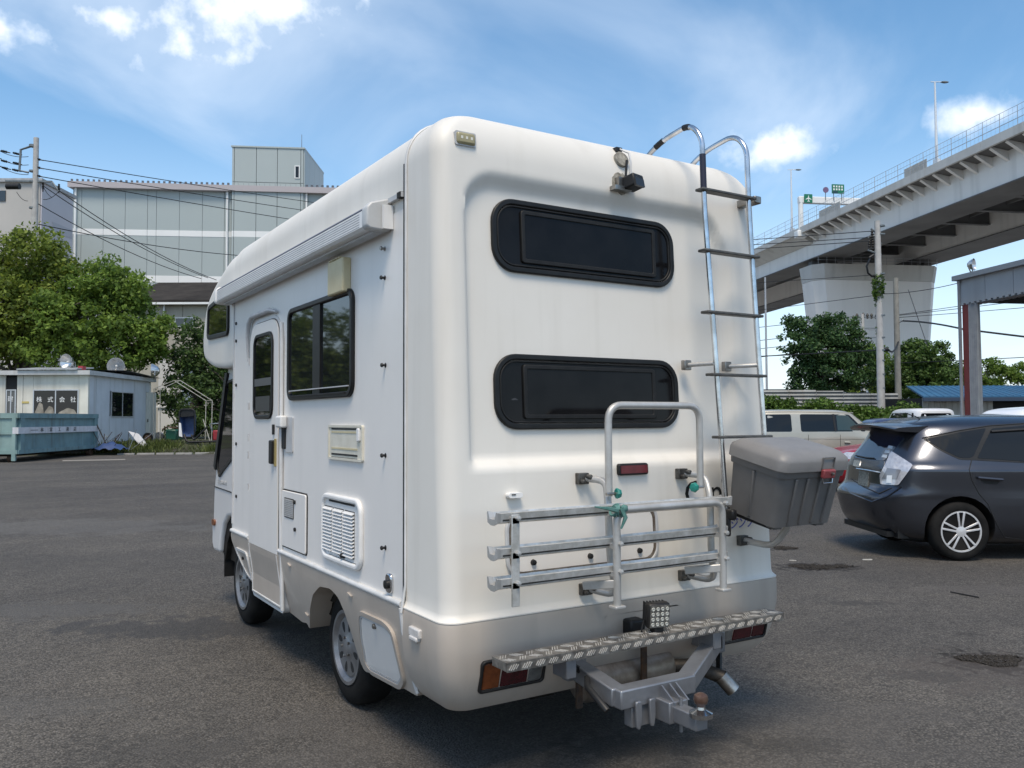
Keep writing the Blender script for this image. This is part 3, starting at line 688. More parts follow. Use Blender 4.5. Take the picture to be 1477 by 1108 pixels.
# ---- heater locker with mesh grille
wo_ = rr(4.775, .775, 5.225, 1.115, .015)
b = MB(); b.prism(inset(wo_, -.008), FS, 0, .008); b.build('locker_gap', M_gap, van)
b = MB(); b.prism(wo_, FS, 0, .016); lk = b.build('heater_locker', M_panel, van, bevel=.004)
b = MB(); b.prism(rr(4.985, .955, 5.165, 1.075, .006), FS, 0, .019); gr = b.build('grille', M_gap, lk)
for k in range(10):
    b = MB(); b.box((L - .0205, 5.075, .966 + k * .0108), (.004, .17, .0036)); b.build('grille_bar', M_alut, gr)
for k in range(9):
    b = MB(); b.box((L - .0203, 4.995 + k * .02, 1.015), (.004, .005, .11)); b.build('grille_bar', M_alut, gr)
b = MB(); b.lathe([(.012, 0), (.012, .012), (.001, .013)], (L - .014, 4.96, 1.06), (-1, 0, 0), 8); b.lathe([(.012, 0), (.012, .012), (.001, .013)], (L - .014, 4.95, .90), (-1, 0, 0), 8); b.build('locker_lock', M_black, lk)

# ---- louvred vent door
wo_ = rr(3.925, .80, 4.495, 1.155, .075, 6)
b = MB(); b.ring(wo_, inset(wo_, .030), FS, 0, .026); vt = b.build('louvred_vent', M_part, van, bevel=.010, seg=3)
b = MB(); b.prism(inset(wo_, .026), FS, 0, .010); b.build('vent_door', M_part, vt)
for c in range(3):
    b = MB(); b.box((L - .0105, 4.395 - c * .150, .968), (.003, .132, .236)); b.build('louvre_opening', M_gap, vt)
    for k in range(13):
        yy = 4.415 - c * .150 - .02
        b = MB(); z = 1.075 - k * .0178
        b.loft([[(L - .012, y, z - .002), (L - .027, y, z - .0065), (L - .027, y, z - .004), (L - .012, y, z + .0065)] for y in (yy - .067, yy + .067)]); b.build('louvre', M_part, vt)
b = MB(); b.box((L - .0115, 4.21, 1.118), (.006, .36, .010)); b.build('vent_slot', M_gap, vt)
b = MB(); b.box((L - .0115, 4.19, .828), (.006, .40, .006)); b.build('vent_slot', M_gap, vt)
b = MB(); b.lathe([(.016, 0), (.012, .02), (.001, .022)], (L - .010, 4.17, .852), (-1, 0, 0), 8); b.box((L - .02, 4.19, .853), (.012, .06, .006)); b.build('vent_latch', M_black, vt)
# tent studs and filler
for px, py in ((556, 359), (556, 401), (557, 527), (557, 657), (557, 790)):
    y, z = sp(px, py); b = MB(); b.lathe([(.012, 0), (.012, .004), (.006, .006), (.006, .018), (.011, .02), (.009, .027), (.001, .028)], (L, y, z), (-1, 0, 0), 8); b.build('tent_stud', M_steel if py == 359 else M_black, van)
for py in (468, 493, 556, 640, 715): 
    y, z = sp(339, py); b = MB(); b.lathe([(.012, 0), (.012, .012), (.001, .014)], (L, y - .06, z), (-1, 0, 0), 8); b.build('tent_stud', M_black, van)
b = MB(); b.tube([FS(BF - .022, .78, .004), FS(BF - .022, 2.48, .004)], .009, 6); b.build('front_edge_trim', M_alut, van, smooth=60)
y, z = sp(564, 841)
b = MB(); b.prism(rr(y - .035, z - .045, y + .03, z + .045, .025), FS, 0, .018); fl = b.build('water_filler', M_chrome, van, bevel=.006)
b = MB(); b.lathe([(.020, 0), (.020, .026), (.001, .03)], (L - .005, y, z - .004), (-1, 0, 0), 12); b.build('filler_lock', M_black, fl, smooth=40)
# ---- skirt lockers
lk_ = round_poly([(4.06, .602), (3.70, .602), (3.485, .535), (3.485, .375), (3.83, .365), (3.93, .42)], [.07, .07, .05, .06, .07, .05], 4)
lk_ = round_poly([kp(519, 879), kp(557, 896), kp(570, 911), kp(587, 984), kp(581, 995), kp(538, 972), kp(528, 955), kp(520, 913)], [.05, .05, .06, .03, .03, .06, .05, .03], 4)
b = MB(); b.ring(lk_, inset(lk_, .022), FK, -.01, .016); s1 = b.build('skirt_locker', M_beige, van, bevel=.006, seg=3)
b = MB(); b.ring(inset(lk_, .020), inset(lk_, .034), FK, -.01, .012); b.build('rubber_seal', M_alut, s1)
b = MB(); b.prism(inset(lk_, .036), FK, -.01, .009); b.build('locker_door', M_panel, s1)
y, z = kp(543, 903); b = MB(); b.lathe([(.014, 0), (.012, .014), (.001, .016)], FK(y, z, .005), (-1, 0, 0), 10); b.build('locker_lock', M_steel, s1, smooth=40)
lk2 = round_poly([(6.35, .625), (6.03, .625), (6.03, .42), (6.13, .43), (6.25, .52)], .05, 4)
b = MB(); b.ring(lk2, inset(lk2, .016), FK, -.01, .012); s2 = b.build('skirt_locker', M_graytrim, van)
b = MB(); b.prism(inset(lk2, .016), FK, -.01, .005); b.build('locker_door', M_beige, s2)
b = MB(); b.lathe([(.012, 0), (.012, .01), (.001, .012)], FK(6.17, .565, .004), (-1, 0, 0), 8); b.build('locker_lock', M_black, s2)
for px, py in ((422, 814), (510, 857), (434, 887), (592, 988)):
    y, z = sp(px, py); b = MB(); b.box(FK(y, z, .004), (.012, .05, .006), Euler((R(12), 0, 0)).to_matrix()); b.build('skirt_clip', M_beige, van)
# side reflector on the rear corner
b = MB(); b.box((L - .016, 3.30, .645), (.035, .10, .04)); b.box((L - .024, 3.30, .62), (.03, .075, .02)); b.build('corner_marker_lamp', mat('clear_lens', (.62, .60, .58), .2, c2=(.5, .48, .46), scale=30), van, bevel=.006)

# ------------------------------------------------------------------ rear face
def rear_window(x0, y0, x1, y1, ix0, ix1, name):
    wd = -.042
    wo_ = rrect(x0, y0, x1, y1, .145, -.03); wo_ = [(u, v) for u, v in wo_]
    ua, ub = min(u for u, v in wo_), max(u for u, v in wo_); va, vb = min(v for u, v in wo_), max(v for u, v in wo_)
    wo_ = rr(ua, va, ub, vb, .115, 8)
    b = MB(); b.ring(wo_, inset(wo_, .026), FR, wd - .005, wd + .016); f_ = b.build(name, M_frame, van, bevel=.006, seg=3)
    b = MB(); b.ring(inset(wo_, .028), inset(wo_, .037), FR, wd - .005, wd + .013); b.build('inner_frame', M_rubber, f_, bevel=.003)
    b = MB(); b.prism(inset(wo_, .034), FR, wd - .004, wd + .006); b.build('pane', M_acryl, f_)
    xa, xb = rp(ix0, 350 if y0 < 400 else 560, -.03)[0], rp(ix1, 350 if y0 < 400 else 560, -.03)[0]
    io = rr(xa, va + .046, xb, vb - .046, .012, 2); ii = rr(xa + .02, va + .066, xb - .02, vb - .066, .006, 2)
    b = MB(); b.ring(io, ii, FR, wd, wd + .018); b.build('sliding_frame', M_rubber, f_, bevel=.004)
    b = MB(); b.prism(rr(xa + .018, va + .064, xb - .018, vb - .064, .006, 2), FR, wd, wd + .013); b.build('pane', M_acryl, f_)
    return f_, (ua, va, ub, vb)
def vedge(x0, ya, yb): return 0
# heights are read at the middle of each long edge
uw, uwb = rear_window(708, 282, 974, 417, 752, 944, 'rear_window')
lw, lwb = rear_window(712, 509, 981, 617, 755, 945, 'rear_window')
u, v = rp(742, 584, -.04); b = MB(); b.lathe([(.034, 0), (.034, .004), (.028, .006), (.001, .006)], FR(u, v, -.043), (0, -1, 0), 20); b.build('round_sticker', mat('faded_sticker', (.025, .025, .03), .4, c2=(.05, .05, .055), scale=60), lw)
u, v = rp(967, 594, -.04); b = MB(); b.box(FR(u, v, -.042), (.018, .004, .012)); b.build('small_sticker', mat('white_sticker', (.6, .6, .6), .5), lw)
# marker lamp at the top corner
u, v = rp(671, 201); b = MB(); b.prism([(u - .046, v - .026), (u + .046, v - .026), (u + .044, v + .026), (u - .046, v + .026)], FR, -.06, .016); ml = b.build('marker_lamp', mat('yellowed_lens', (.34, .30, .17), .22, c2=(.22, .19, .10), scale=12), van, bevel=.010)
b = MB(); b.ring(rr(u - .052, v - .031, u + .050, v + .031, .008), rr(u - .040, v - .020, u + .038, v + .02, .008), FR, -.06, .006); b.build('lamp_base', M_black if False else M_alut, ml)
for k in range(3):
    b = MB(); b.box(FR(u - .024 + k * .024, v + .002, .014), (.010, .006, .012)); b.build('lamp_bulb', mat('lamp_white', (.7, .68, .6), .3), ml)
# reversing camera with antenna, sealant blobs and round cover
u, v = rp(912, 264, .05); b = MB(); b.box(FR(u, v, .055), (.085, .075, .062), Euler((R(-12), 0, R(14))).to_matrix()); rc_ = b.build('reversing_camera', M_black, van, bevel=.008)
b = MB(); b.box(FR(u + .004, v - .008, .095), (.07, .012, .04), Euler((R(-12), 0, R(14))).to_matrix()); b.build('camera_face', M_glass, rc_)
b = MB(); b.tube([FR(u - .028, v + .02, .035), FR(u - .012, v + .115, .03)], .006, 6); b.build('antenna', M_black, rc_, smooth=60)
b = MB(); b.box(FR(u - .05, v - .03, .02), (.10, .05, .02)); b.box(FR(u - .045, v, .015), (.05, .04, .05)); b.build('camera_bracket', M_steel, rc_)
m_seal = mat('old_sealant', (.36, .34, .29), .85, c2=(.16, .145, .12), scale=40, bump=.6, bscale=60)
def blob(u, v, a, c, h, seed, w0=0.0, n=18):
    r_ = random.Random(seed); b = MB(); out = [(u + a * math.cos(2 * math.pi * k / n) * r_.uniform(.75, 1.15), v + c * math.sin(2 * math.pi * k / n) * r_.uniform(.75, 1.15)) for k in range(n)]
    mid = [(u + (p - u) * .55, v + (q - v) * .55) for p, q in out]
    b.loft([[FR(p, q, w0 - .004) for p, q in out], [FR(p, q, w0 + h * .5) for p, q in out], [FR(p, q, w0 + h) for p, q in mid]]); return b
q_ = rp(894, 264); blob(q_[0], q_[1], .05, .055, .006, 3, .0).build('sealant_patch', m_seal, van, smooth=60)
q_ = rp(898, 229); b = MB(); b.lathe([(.040, -.02), (.040, .003), (.03, .005), (.001, .006)], FR(q_[0], q_[1], -.006), (0, -1, .35), 24); cv = b.build('cable_cover', m_seal, van, smooth=40)
b = MB(); b.tube([FR(*rp(906, 262), .02), FR(*rp(907, 235), .014), FR(*rp(905, 222), .012), FR(*rp(900, 213), -.03)], .005, 6); b.build('camera_cable', M_graytrim, van, smooth=60)
b = MB(); b.box(FR(*rp(899, 213), -.05), (.035, .04, .02)); b.build('cable_clip', M_black, van)
# high stop lamp, small lamp, reflector
wo_ = rrect(889, 669, 932, 684, .012); b = MB(); b.prism(wo_, FR, -.005, .020); hs = b.build('stop_lamp', M_black, van, bevel=.006)
b = MB(); b.prism(inset(wo_, .009), FR, .01, .023); b.build('lens', mat('dark_red_lens', (.09, .006, .012), .15, c2=(.13, .01, .018), scale=30), hs)
u, v = rp(739, 714); b = MB(); b.prism(rr(u - .036, v - .012, u + .036, v + .012, .012), FR, 0, .03); nl = b.build('awning_light', M_part, van, bevel=.010, seg=3); b = MB(); b.box(FR(u - .012, v + .004, .031), (.02, .004, .004)); b.build('switch', M_gap, nl)
# storage hatch behind the bike rack
wo_ = rr(*rp(727, 750), *rp(950, 806), .10, 6); ua, va = rp(727, 745); ub, vb = rp(949, 800)
wo_ = rr(ua, vb - .035, ub, va + .02, .085, 8)
b = MB(); b.ring(wo_, inset(wo_, .016), FR, -.01, .014); ht = b.build('rear_hatch', M_alut, van, bevel=.004)
b = MB(); b.ring(inset(wo_, .014), inset(wo_, .028), FR, -.01, .009); b.build('hatch_seal', mat('brown_seal', (.07, .045, .03), .7, c2=(.2, .18, .15), scale=18), ht)
b = MB(); b.prism(inset(wo_, .030), FR, -.01, .006); b.build('hatch_door', M_panel, ht)
for fx in (.16, .52, .86):
    b = MB(); b.lathe([(.014, 0), (.012, .014), (.001, .016)], FR(ua + (ub - ua) * fx, vb + .03, .004), (0, -1, 0), 8); b.build('hatch_lock', M_black, ht)
# lettering partly hidden behind the rack and the box
u, v = rp(1001, 713)
me = text_mesh('C', .17, lambda a, c, w: FR(u + a, v + c, w), .001, .002, sx=1.15); obj('rear_lettering', me, M_black, van)
u2, v2 = rp(1033, 710); me = text_mesh('n', .17, lambda a, c, w: FR(u2 + a, v2 + c, w), .001, .002, sx=1.1); obj('rear_lettering', me, M_black, van)
b = MB(); b.lathe([(.052, 0), (.052, .003), (.001, .004)], FR(u + .012, v + .0, 0), (0, -1, 0), 24); b.build('round_emblem', M_part, van)
u3, v3 = rp(1070, 755); me = text_mesh('ジンツ', .062, lambda a, c, w: FR(u3 + a + c * .2, v3 + c, w), .001, .002, sx=.9); obj('blue_sticker', me, mat('blue_vinyl', (.03, .06, .36), .4), van)
b = MB(); q_ = rp(1088, 748); b.lathe([(.022, 0), (.022, .003), (.001, .004)], FR(q_[0], q_[1], 0), (0, -1, 0), 12); q_ = rp(1099, 750); b.lathe([(.022, 0), (.022, .003), (.001, .004)], FR(q_[0], q_[1], 0), (0, -1, 0), 12); b.build('leaf_sticker', mat('green_vinyl', (.02, .22, .03), .4), van)

# bumper fittings --------------------------------------------------
def FB(u, v, w): return (u, 3.045 + max(0.0, (.56 - v)) * .26 - w, v)
def bp_(px, py, w=0.0):
    z = .5
    for _ in range(8):
        p = on(px, py, 1, FB(0, z, w)[1]); z = p[2]
    return (p[0], p[2])
def tail_lamp(x0, x1, z0, z1, order):
    b = MB(); b.ring(rr(x0, z0, x1, z1, .02), rr(x0 + .012, z0 + .012, x1 - .012, z1 - .012, .012), FB, -.03, .016); t_ = b.build('tail_lamp', M_black, van, bevel=.004)
    x = x0 + .012; W_ = x1 - x0 - .024
    for nm, fr_, m_ in order:
        b = MB(); b.prism(rr(x + .003, z0 + .014, x + W_ * fr_ - .003, z1 - .014, .006), FB, -.03, .010); b.build(nm, m_, t_, bevel=.004); x += W_ * fr_
    b = MB(); b.prism(rr(x0 + .005, z0 + .005, x1 - .005, z1 - .005, .01), FB, -.035, .002); b.build('lamp_housing', M_black, t_)
M_amber = mat('amber_tail_lens', (.17, .045, .012), .16, c2=(.11, .03, .008), scale=40)
M_red = mat('red_tail_lens', (.055, .004, .008), .14, c2=(.03, .003, .006), scale=30)
M_clear = mat('smoked_clear_lens', (.13, .135, .13), .14, c2=(.08, .08, .08), scale=30)
xa, zb_ = bp_(687, 1003); xb, _ = bp_(785, 960); _, zt_ = bp_(700, 953)
tail_lamp(xa, xb, zb_ + .005, zt_, (('amber_lens', .30, M_amber), ('red_lens', .46, M_red), ('clear_lens', .24, M_clear)))
xc_, _ = bp_(1041, 930); xd_, _ = bp_(1101, 915)
tail_lamp(xd_ - (xb - xa), xd_, zb_ + .005, zt_, (('clear_lens', .24, M_clear), ('red_lens', .46, M_red), ('amber_lens', .30, M_red)))
# number plate recess and lamp
u0_, v0_ = bp_(870, 889); u1_, v1_ = bp_(920, 925)
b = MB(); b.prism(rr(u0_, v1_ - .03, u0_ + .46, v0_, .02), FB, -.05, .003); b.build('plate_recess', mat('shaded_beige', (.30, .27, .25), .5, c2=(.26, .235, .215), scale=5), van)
b = MB(); u, v = bp_(908, 902); b.box(FB(u, v, .03), (.085, .07, .075)); b.build('plate_lamp', M_black, van, bevel=.012)

# ------------------------------------------------------------------ ladder
WL = .135
def lp(px, py, w=WL): u, v = rp(px, py, w); return Vector(FR(u, v, w))
la, lb = rp(1013, 240, WL), rp(1048, 735, WL)
ra, rb = rp(1079, 285, WL), rp(1103, 627, WL)
XL, XR = (la[0] + lb[0]) / 2, (ra[0] + rb[0]) / 2
def stile(xt, xb_, zbot, taped):
    def yy(z): return YR(z) - WL
    top = 2.985
    pts = [(xb_, yy(zbot), zbot), (xt + (xb_ - xt) * .5, yy(1.9), 1.9), (xt, yy(2.6), 2.6), (xt, yy(2.7) + .005, top - .03), (xt, yy(2.7) + .09, top + .055), (xt - .02, yy(2.7) + .30, top + .015), (xt - .03, yy(2.7) + .46, ZT - .005)]
    return arc_pts(pts, .085, 6)
sl = stile(la[0], lb[0], .98, 1); sr = stile(ra[0], rb[0] + .0, 1.30, 0)
b = MB(); b.tube(sl, .0135, 10); ld = b.build('ladder', M_chrome, van, smooth=60)
b = MB(); b.tube(sr, .0135, 10); b.build('stile', M_chrome, ld, smooth=60)
# tape bands on the left handle
def seg(pts, a, c):
    P = [Vector(p) for p in pts]; ln = [0]
    for i in range(1, len(P)): ln.append(ln[-1] + (P[i] - P[i - 1]).length)
    def s_(t):
        for i in range(1, len(P)):
            if ln[i] >= t: return P[i - 1].lerp(P[i], (t - ln[i - 1]) / max(ln[i] - ln[i - 1], 1e-6))
        return P[-1]
    return [s_(a + (c - a) * k / 6) for k in range(7)], ln[-1]
_, tot = seg(sl, 0, 1)
for a, c in ((.60, .78), (.36, .40), (.16, .22), (.0, .03)):
    p_, _ = seg(sl, tot - a if False else tot - c, tot - a); b = MB(); b.tube(p_, .0158, 10); b.build('tape_band', mat('navy_tape', (.012, .014, .035), .55) if a == .60 else M_black, ld, smooth=60)
for yl, yr_ in (((1008, 274), (1086, 287)), ((1012, 362), (1091, 371)), ((1016, 451), (1096, 456)), ((1023, 541), (1101, 542)), ((1032, 631), (1109, 629))):
    a, c = lp(*yl), lp(*yr_); z = (a.z + c.z) / 2; a.z = c.z = z
    b = MB(); b.beam(a, c, .055, .014); st = b.build('rung', mat('dark_step', (.045, .045, .045), .5, c2=(.09, .088, .08), scale=30), ld, bevel=.004)
for (p0, p1) in (((989, 527), (1029, 519)), ((1047, 529), (1095, 520))):
    a = Vector(FR(*rp(*p0, 0.0), 0)); c = lp(*p1); 
    b = MB(); b.tube([a, (c.x, c.y, a.z + .004)], .011, 8); b.build('standoff', M_alu2, ld, smooth=60)
    b = MB(); b.box(a + Vector((0, -.004, 0)), (.045, .03, .05)); b.build('standoff_foot', M_steel, ld, bevel=.004)
a = lp(1085, 290, 0); b = MB(); b.box(Vector(FR(rp(1080, 292, .06)[0], rp(1080, 292, .06)[1], .06)), (.05, .13, .04)); b.build('top_bracket', M_steel, ld, bevel=.006)

# ------------------------------------------------------------------ bike rack
def bk(px, py, w): u, v = rp(px, py, w); return Vector(FR(u, v, w))
rails = []
WR = .235
rail_z = []
rk = None
for (a, c) in (((716, 747), (1043, 722)), ((716, 793), (1037, 769)), ((716, 835), (1037, 807))):
    p0, p1 = bk(*a, WR), bk(*c, WR); z = (p0.z + p1.z) / 2; rail_z.append(z)
    yv = FR(0, z, WR)[1]
    x0, x1 = p0.x, p1.x
    prof = [(-.034, .018), (-.026, .020), (-.016, -.004), (.016, -.004), (.026, .020), (.034, .018), (.030, -.016), (.010, -.024), (-.010, -.024), (-.030, -.016)]
    b = MB(); b.loft([[(x, yv + q, z + h) for q, h in prof] for x in (x0, x1)])
    b.box(((x0 + x1) / 2, yv, z - .004), (x1 - x0, .03, .012))
    o_ = b.build('bike_rack' if rk is None else 'rail', M_alu, van if rk is None else rk)
    if rk is None: rk = o_
    for x, s_ in ((x0, -1), (x1, 1)):
        b = MB(); b.loft([[(x, yv + q * 1.05, z + h) for q, h in prof], [(x + s_ * .016, yv + q * 1.15, z + h * 1.2) for q, h in prof], [(x + s_ * .020, yv + q * 1.15, z + h * 1.2) for q, h in prof]]); b.build('rail_end', M_alu2, rk)
    b = MB(); b.box(((x0 + x1) / 2, yv - .0305, z - .0085), (x1 - x0 - .02, .004, .006)); b.build('rail_groove', M_gap, rk)
def clamp(px, py): 
    p = Vector(FR(*rp(px, py), 0)); b = MB(); b.box(p + Vector((0, -.014, 0)), (.058, .03, .05)); b.lathe([(.012, 0), (.012, .03), (.001, .032)], p + Vector((.018, -.028, .008)), (0, -1, 0), 8); b.lathe([(.009, 0), (.009, .025), (.001, .027)], p + Vector((-.016, -.028, -.01)), (0, -1, 0), 8)
    b.build('wall_clamp', mat('grimy_clamp', (.12, .12, .115), .5, .5, c2=(.05, .045, .04), scale=30), rk, bevel=.004); return p
c1, c2, c3, c4 = clamp(837, 690), clamp(980, 683), clamp(842, 849), clamp(984, 829)
c5 = clamp(1068, 779)
WT_ = .165
def post(cu, cl, px):
    t = bk(px[0], px[1], WT_); m_ = bk(px[2], px[3], WT_)
    pts = arc_pts([cu + Vector((.02, -.02, 0)), cu + Vector((.06, -.11, -.005)), Vector((t.x, t.y, t.z)), Vector((m_.x, m_.y, m_.z)), cl + Vector((.09, -.13, -.02)), cl + Vector((.02, -.02, 0))], .09, 6)
    b = MB(); b.tube(pts, .0165, 10); b.build('rear_post', M_alu2, rk, smooth=60)
post(c1, c3, (877, 722, 880, 812)); post(c2, c4, (1024, 712, 1026, 805))
# hoop
h0, h1 = bk(880, 716, .20), bk(1012, 704, .20); htop = (bk(880, 584, .20).z + bk(1005, 586, .20).z) / 2
hy = FR(0, 1.4, .20)[1]
b = MB(); b.tube(arc_pts([(h0.x, hy, h0.z - .0), (h0.x, hy, htop), (h1.x, hy, htop), (h1.x, hy, h1.z)], .075, 7), .0165, 12); b.build('hoop', M_alu2, rk, smooth=60)
# outer frame
WO = .295
f0, f1 = bk(893, 876, WO), bk(1046, 851, WO); fz = (bk(893, 738, WO).z + bk(1035, 721, WO).z) / 2; fy = FR(0, 1.0, WO)[1]
b = MB(); b.tube(arc_pts([(f0.x, fy, f0.z), (f0.x, fy, fz), (f1.x, fy, fz), (f1.x, fy, f1.z)], .06, 7), .0165, 12); b.build('outer_frame', M_alu2, rk, smooth=60)
for x, z in ((f0.x, f0.z), (f1.x, f1.z)):
    b = MB(); b.box((x, fy, z), (.055, .05, .012)); b.build('frame_foot', M_alu2, rk, bevel=.003)
    for rz in rail_z:
        b = MB(); b.lathe([(.011, 0), (.011, .016), (.001, .018)], (x + .004, fy - .012, rz), (0, -1, 0), 6); b.build('bolt', M_alu2, rk)
        b = MB(); b.box((x, (fy + FR(0, rz, WR)[1]) / 2, rz - .012), (.03, .07, .02)); b.build('rail_bracket', M_alu2, rk)
for px, py, q in ((862, 842, c3), (1008, 820, c4)):
    p = bk(px, py, .22); b = MB(); b.beam(p + Vector((-.03, .06, -.015)), (f0.x if q is c3 else f1.x, fy, p.z + .005), .022, .036); b.build('lower_arm', M_alu2, rk, bevel=.004)
# flat bar on the left
p0, p1 = bk(741, 742, .275), bk(742, 876, .275)
b = MB(); b.box((p0.x, FR(0, 1, .278)[1], (p0.z + p1.z) / 2), (.036, .008, p0.z - p1.z)); fb = b.build('flat_bar', M_alu, rk, bevel=.002)
for rz in rail_z:
    b = MB(); b.lathe([(.010, 0), (.010, .016), (.001, .018)], (p0.x + .006, FR(0, 1, .282)[1], rz), (0, -1, 0), 6); b.build('bolt', M_alu2, rk)
    b = MB(); b.box((p0.x, FR(0, 1, .262)[1], rz - .01), (.03, .04, .022)); b.build('bar_bracket', M_alu2, rk)
M_teal = mat('teal_plastic', (.01, .22, .18), .4, c2=(.01, .16, .13), scale=30)
for px, py, s_ in ((888, 712, 1), (1003, 703, -1)):
    p = bk(px, py, .215); b = MB()
    prof = []
    b.lathe([(.006, -.025), (.006, 0), (.022, .002), (.024, .010), (.018, .022), (.001, .024)], p, (s_, -.25, 0), 7); b.build('clamp_knob', M_teal, rk)
    b = MB(); b.tube([p, p + Vector((-s_ * .05, .0, 0))], .007, 6); b.build('knob_bolt', M_steel, rk)
# teal strap knotted round the frame corner
p = Vector((f0.x, fy, fz)); m_str = mat('teal_strap', (.10, .22, .20), .8, c2=(.05, .15, .13), scale=40, bump=.3); b = MB()
for k in range(4):
    t0 = R(20 + 45 * k); ring = []
    for j in range(17):
        q = 2 * math.pi * j / 16; ring.append(p + Vector((-.01 + .014 * math.sin(q + k) + .005 * k, .024 * math.cos(q), .022 * math.sin(q) - .003 * k)))
    b.tube(ring, .006, 5)
b.tube([p + Vector((-.02, -.03, .0)), p + Vector((-.07, -.035, .012)), p + Vector((-.13, -.02, .022))], [.010, .008, .003], 5)
b.tube([p + Vector((.0, -.03, .01)), p + Vector((.015, -.04, -.03)), p + Vector((-.005, -.035, -.075))], [.011, .010, .004], 5)
b.lathe([(.001, -.018), (.016, -.008), (.017, .008), (.001, .02)], p + Vector((.020, -.024, .006)), (.8, -.2, .5), 8)
b.build('strap', m_str, rk, smooth=50)
# carrier arm under the box
b = MB(); e = bk(1110, 758, .22); b.tube(arc_pts([c5 + Vector((.005, -.02, 0)), c5 + Vector((.02, -.20, -.01)), c5 + Vector((.035, -.27, .09)), c5 + Vector((.035, -.27, .14))], .10, 7), .0165, 10); b.build('carrier_arm', M_alu2, rk, smooth=60)
b = MB(); b.box(bk(1051, 742, .2), (.035, .08, .05)); b.box(bk(1050, 760, .2), (.02, .03, .09)); b.build('carrier_bracket', M_black, rk, bevel=.01)
b = MB(); zt__ = (rail_z[0] + .02); b.beam(bk(1050, 735, .1), bk(1110, 757, .26) + Vector((0.02, 0, -.01)), .03, .03); b.beam(bk(1060, 733, .1), (3.5, FR(0, 1, .3)[1], bk(1110, 757, .26).z - .008), .03, .02); b.build('carrier_tray', M_black, rk)

# ------------------------------------------------------------------ step bar, work lamp, hitch, exhaust
WS = .27
s0, s1_ = on(731, 958, 1, 3.06 - WS), on(1130, 884, 1, 3.06 - WS)
zs = (s0[2] + s1_[2]) / 2; ys = 3.06 - WS
def diamond():
    m = bpy.data.materials.new('diamond_plate'); m.use_nodes = True; t = m.node_tree; bs = t.nodes['Principled BSDF']
    bs.inputs['Metallic'].default_value = .9; bs.inputs['Roughness'].default_value = .42; bs.inputs['Base Color'].default_value = (.33, .31, .29, 1)
    return m
M_dia = mat('aluminium_tread', (.30, .285, .26), .5, .7, c2=(.13, .12, .11), scale=25, bump=.15)
b = MB(); b.box(((s0[0] + s1_[0]) / 2, ys + .055, zs), (s1_[0] - s0[0], .115, .004)); b.box(((s0[0] + s1_[0]) / 2, ys, zs - .017), (s1_[0] - s0[0], .004, .034)); b.box((s0[0] + .002, ys + .055, zs - .017), (.004, .108, .030)); b.box((s1_[0] - .002, ys + .055, zs - .017), (.004, .108, .030))
sb = b.build('rear_step', M_dia, van)
M_tread = mat('worn_tread_ribs', (.72, .70, .66), .35, .5, c2=(.46, .44, .41), scale=30)
xx = s0[0] + .03; k = 0
bt = MB()
while xx < s1_[0] - .03:
    # five slanted ribs make one lozenge, alternating direction
    b = MB()
    for j in range(4):
        o_ = (j - 1.5) * .0105; ln_ = .026 - abs(j - 1.5) * .006; sg = 1
        b.beam((xx + o_ - ln_ * .35, ys - .003, zs - .017 - ln_ * .48), (xx + o_ + ln_ * .35, ys - .003, zs - .017 + ln_ * .48), .0034, .003)
    b.build('tread_lozenge', M_tread, sb)
    b = MB()
    for r_ in range(2):
        for j in range(3):
            o_ = (j - 1) * .012; sg = 1 if (k + r_) % 2 else -1
            b.beam((xx + o_ - .010, ys + .03 + r_ * .048 - sg * .015, zs + .003), (xx + o_ + .010, ys + .03 + r_ * .048 + sg * .015, zs + .003), .0038, .003)
    b.build('tread_lozenge', M_tread, sb)
    xx += .062; k += 1
for x in (s0[0] + .32, s1_[0] - .42):
    b = MB(); b.box((x, ys + .07, zs - .06), (.05, .10, .11)); b.build('step_bracket', M_galv, sb, bevel=.004)
# work lamp on the step
p = on(948, 888, 1, ys + .05); hz_ = .0
lp0 = Vector((p[0], ys + .05, p[2] + .004)); rot = Euler((R(6), 0, R(-14))).to_matrix()
b = MB(); b.box(lp0, (.108, .045, .112), rot); wl_ = b.build('work_lamp', M_black, van, bevel=.012)
b = MB(); b.box(lp0 + rot @ Vector((0, -.022, 0)), (.092, .008, .096), rot); b.build('lamp_glass', mat('lamp_reflector', (.35, .35, .33), .25, .6, c2=(.12, .12, .11), scale=80), wl_)
for i in range(4):
    for j in range(4):
        b = MB(); c = lp0 + rot @ Vector((-.034 + i * .0225, -.027, -.034 + j * .0225)); b.lathe([(.009, 0), (.007, .003), (.002, .001), (.001, .001)], c, rot @ Vector((0, -1, 0)), 8); b.build('lamp_diode', mat('diode', (.42, .42, .38), .25) if not (i + j) else MATS['diode'], wl_)
for k in range(7):
    b = MB(); b.box(lp0 + rot @ Vector((-.045 + k * .015, .032, 0)), (.004, .03, .10), rot); b.build('cooling_fin', M_black, wl_)
b = MB(); b.box((p[0], ys + .055, zs + .02), (.05, .035, .05)); b.build('lamp_bracket', M_black, wl_)
b = MB(); b.tube(arc_pts([(p[0] - .05, ys + .08, p[2] - .02), (p[0] - .075, ys + .07, p[2] - .06), (p[0] - .06, ys + .08, zs - .005)], .03), .004, 6); b.build('lamp_cable', M_black, wl_)
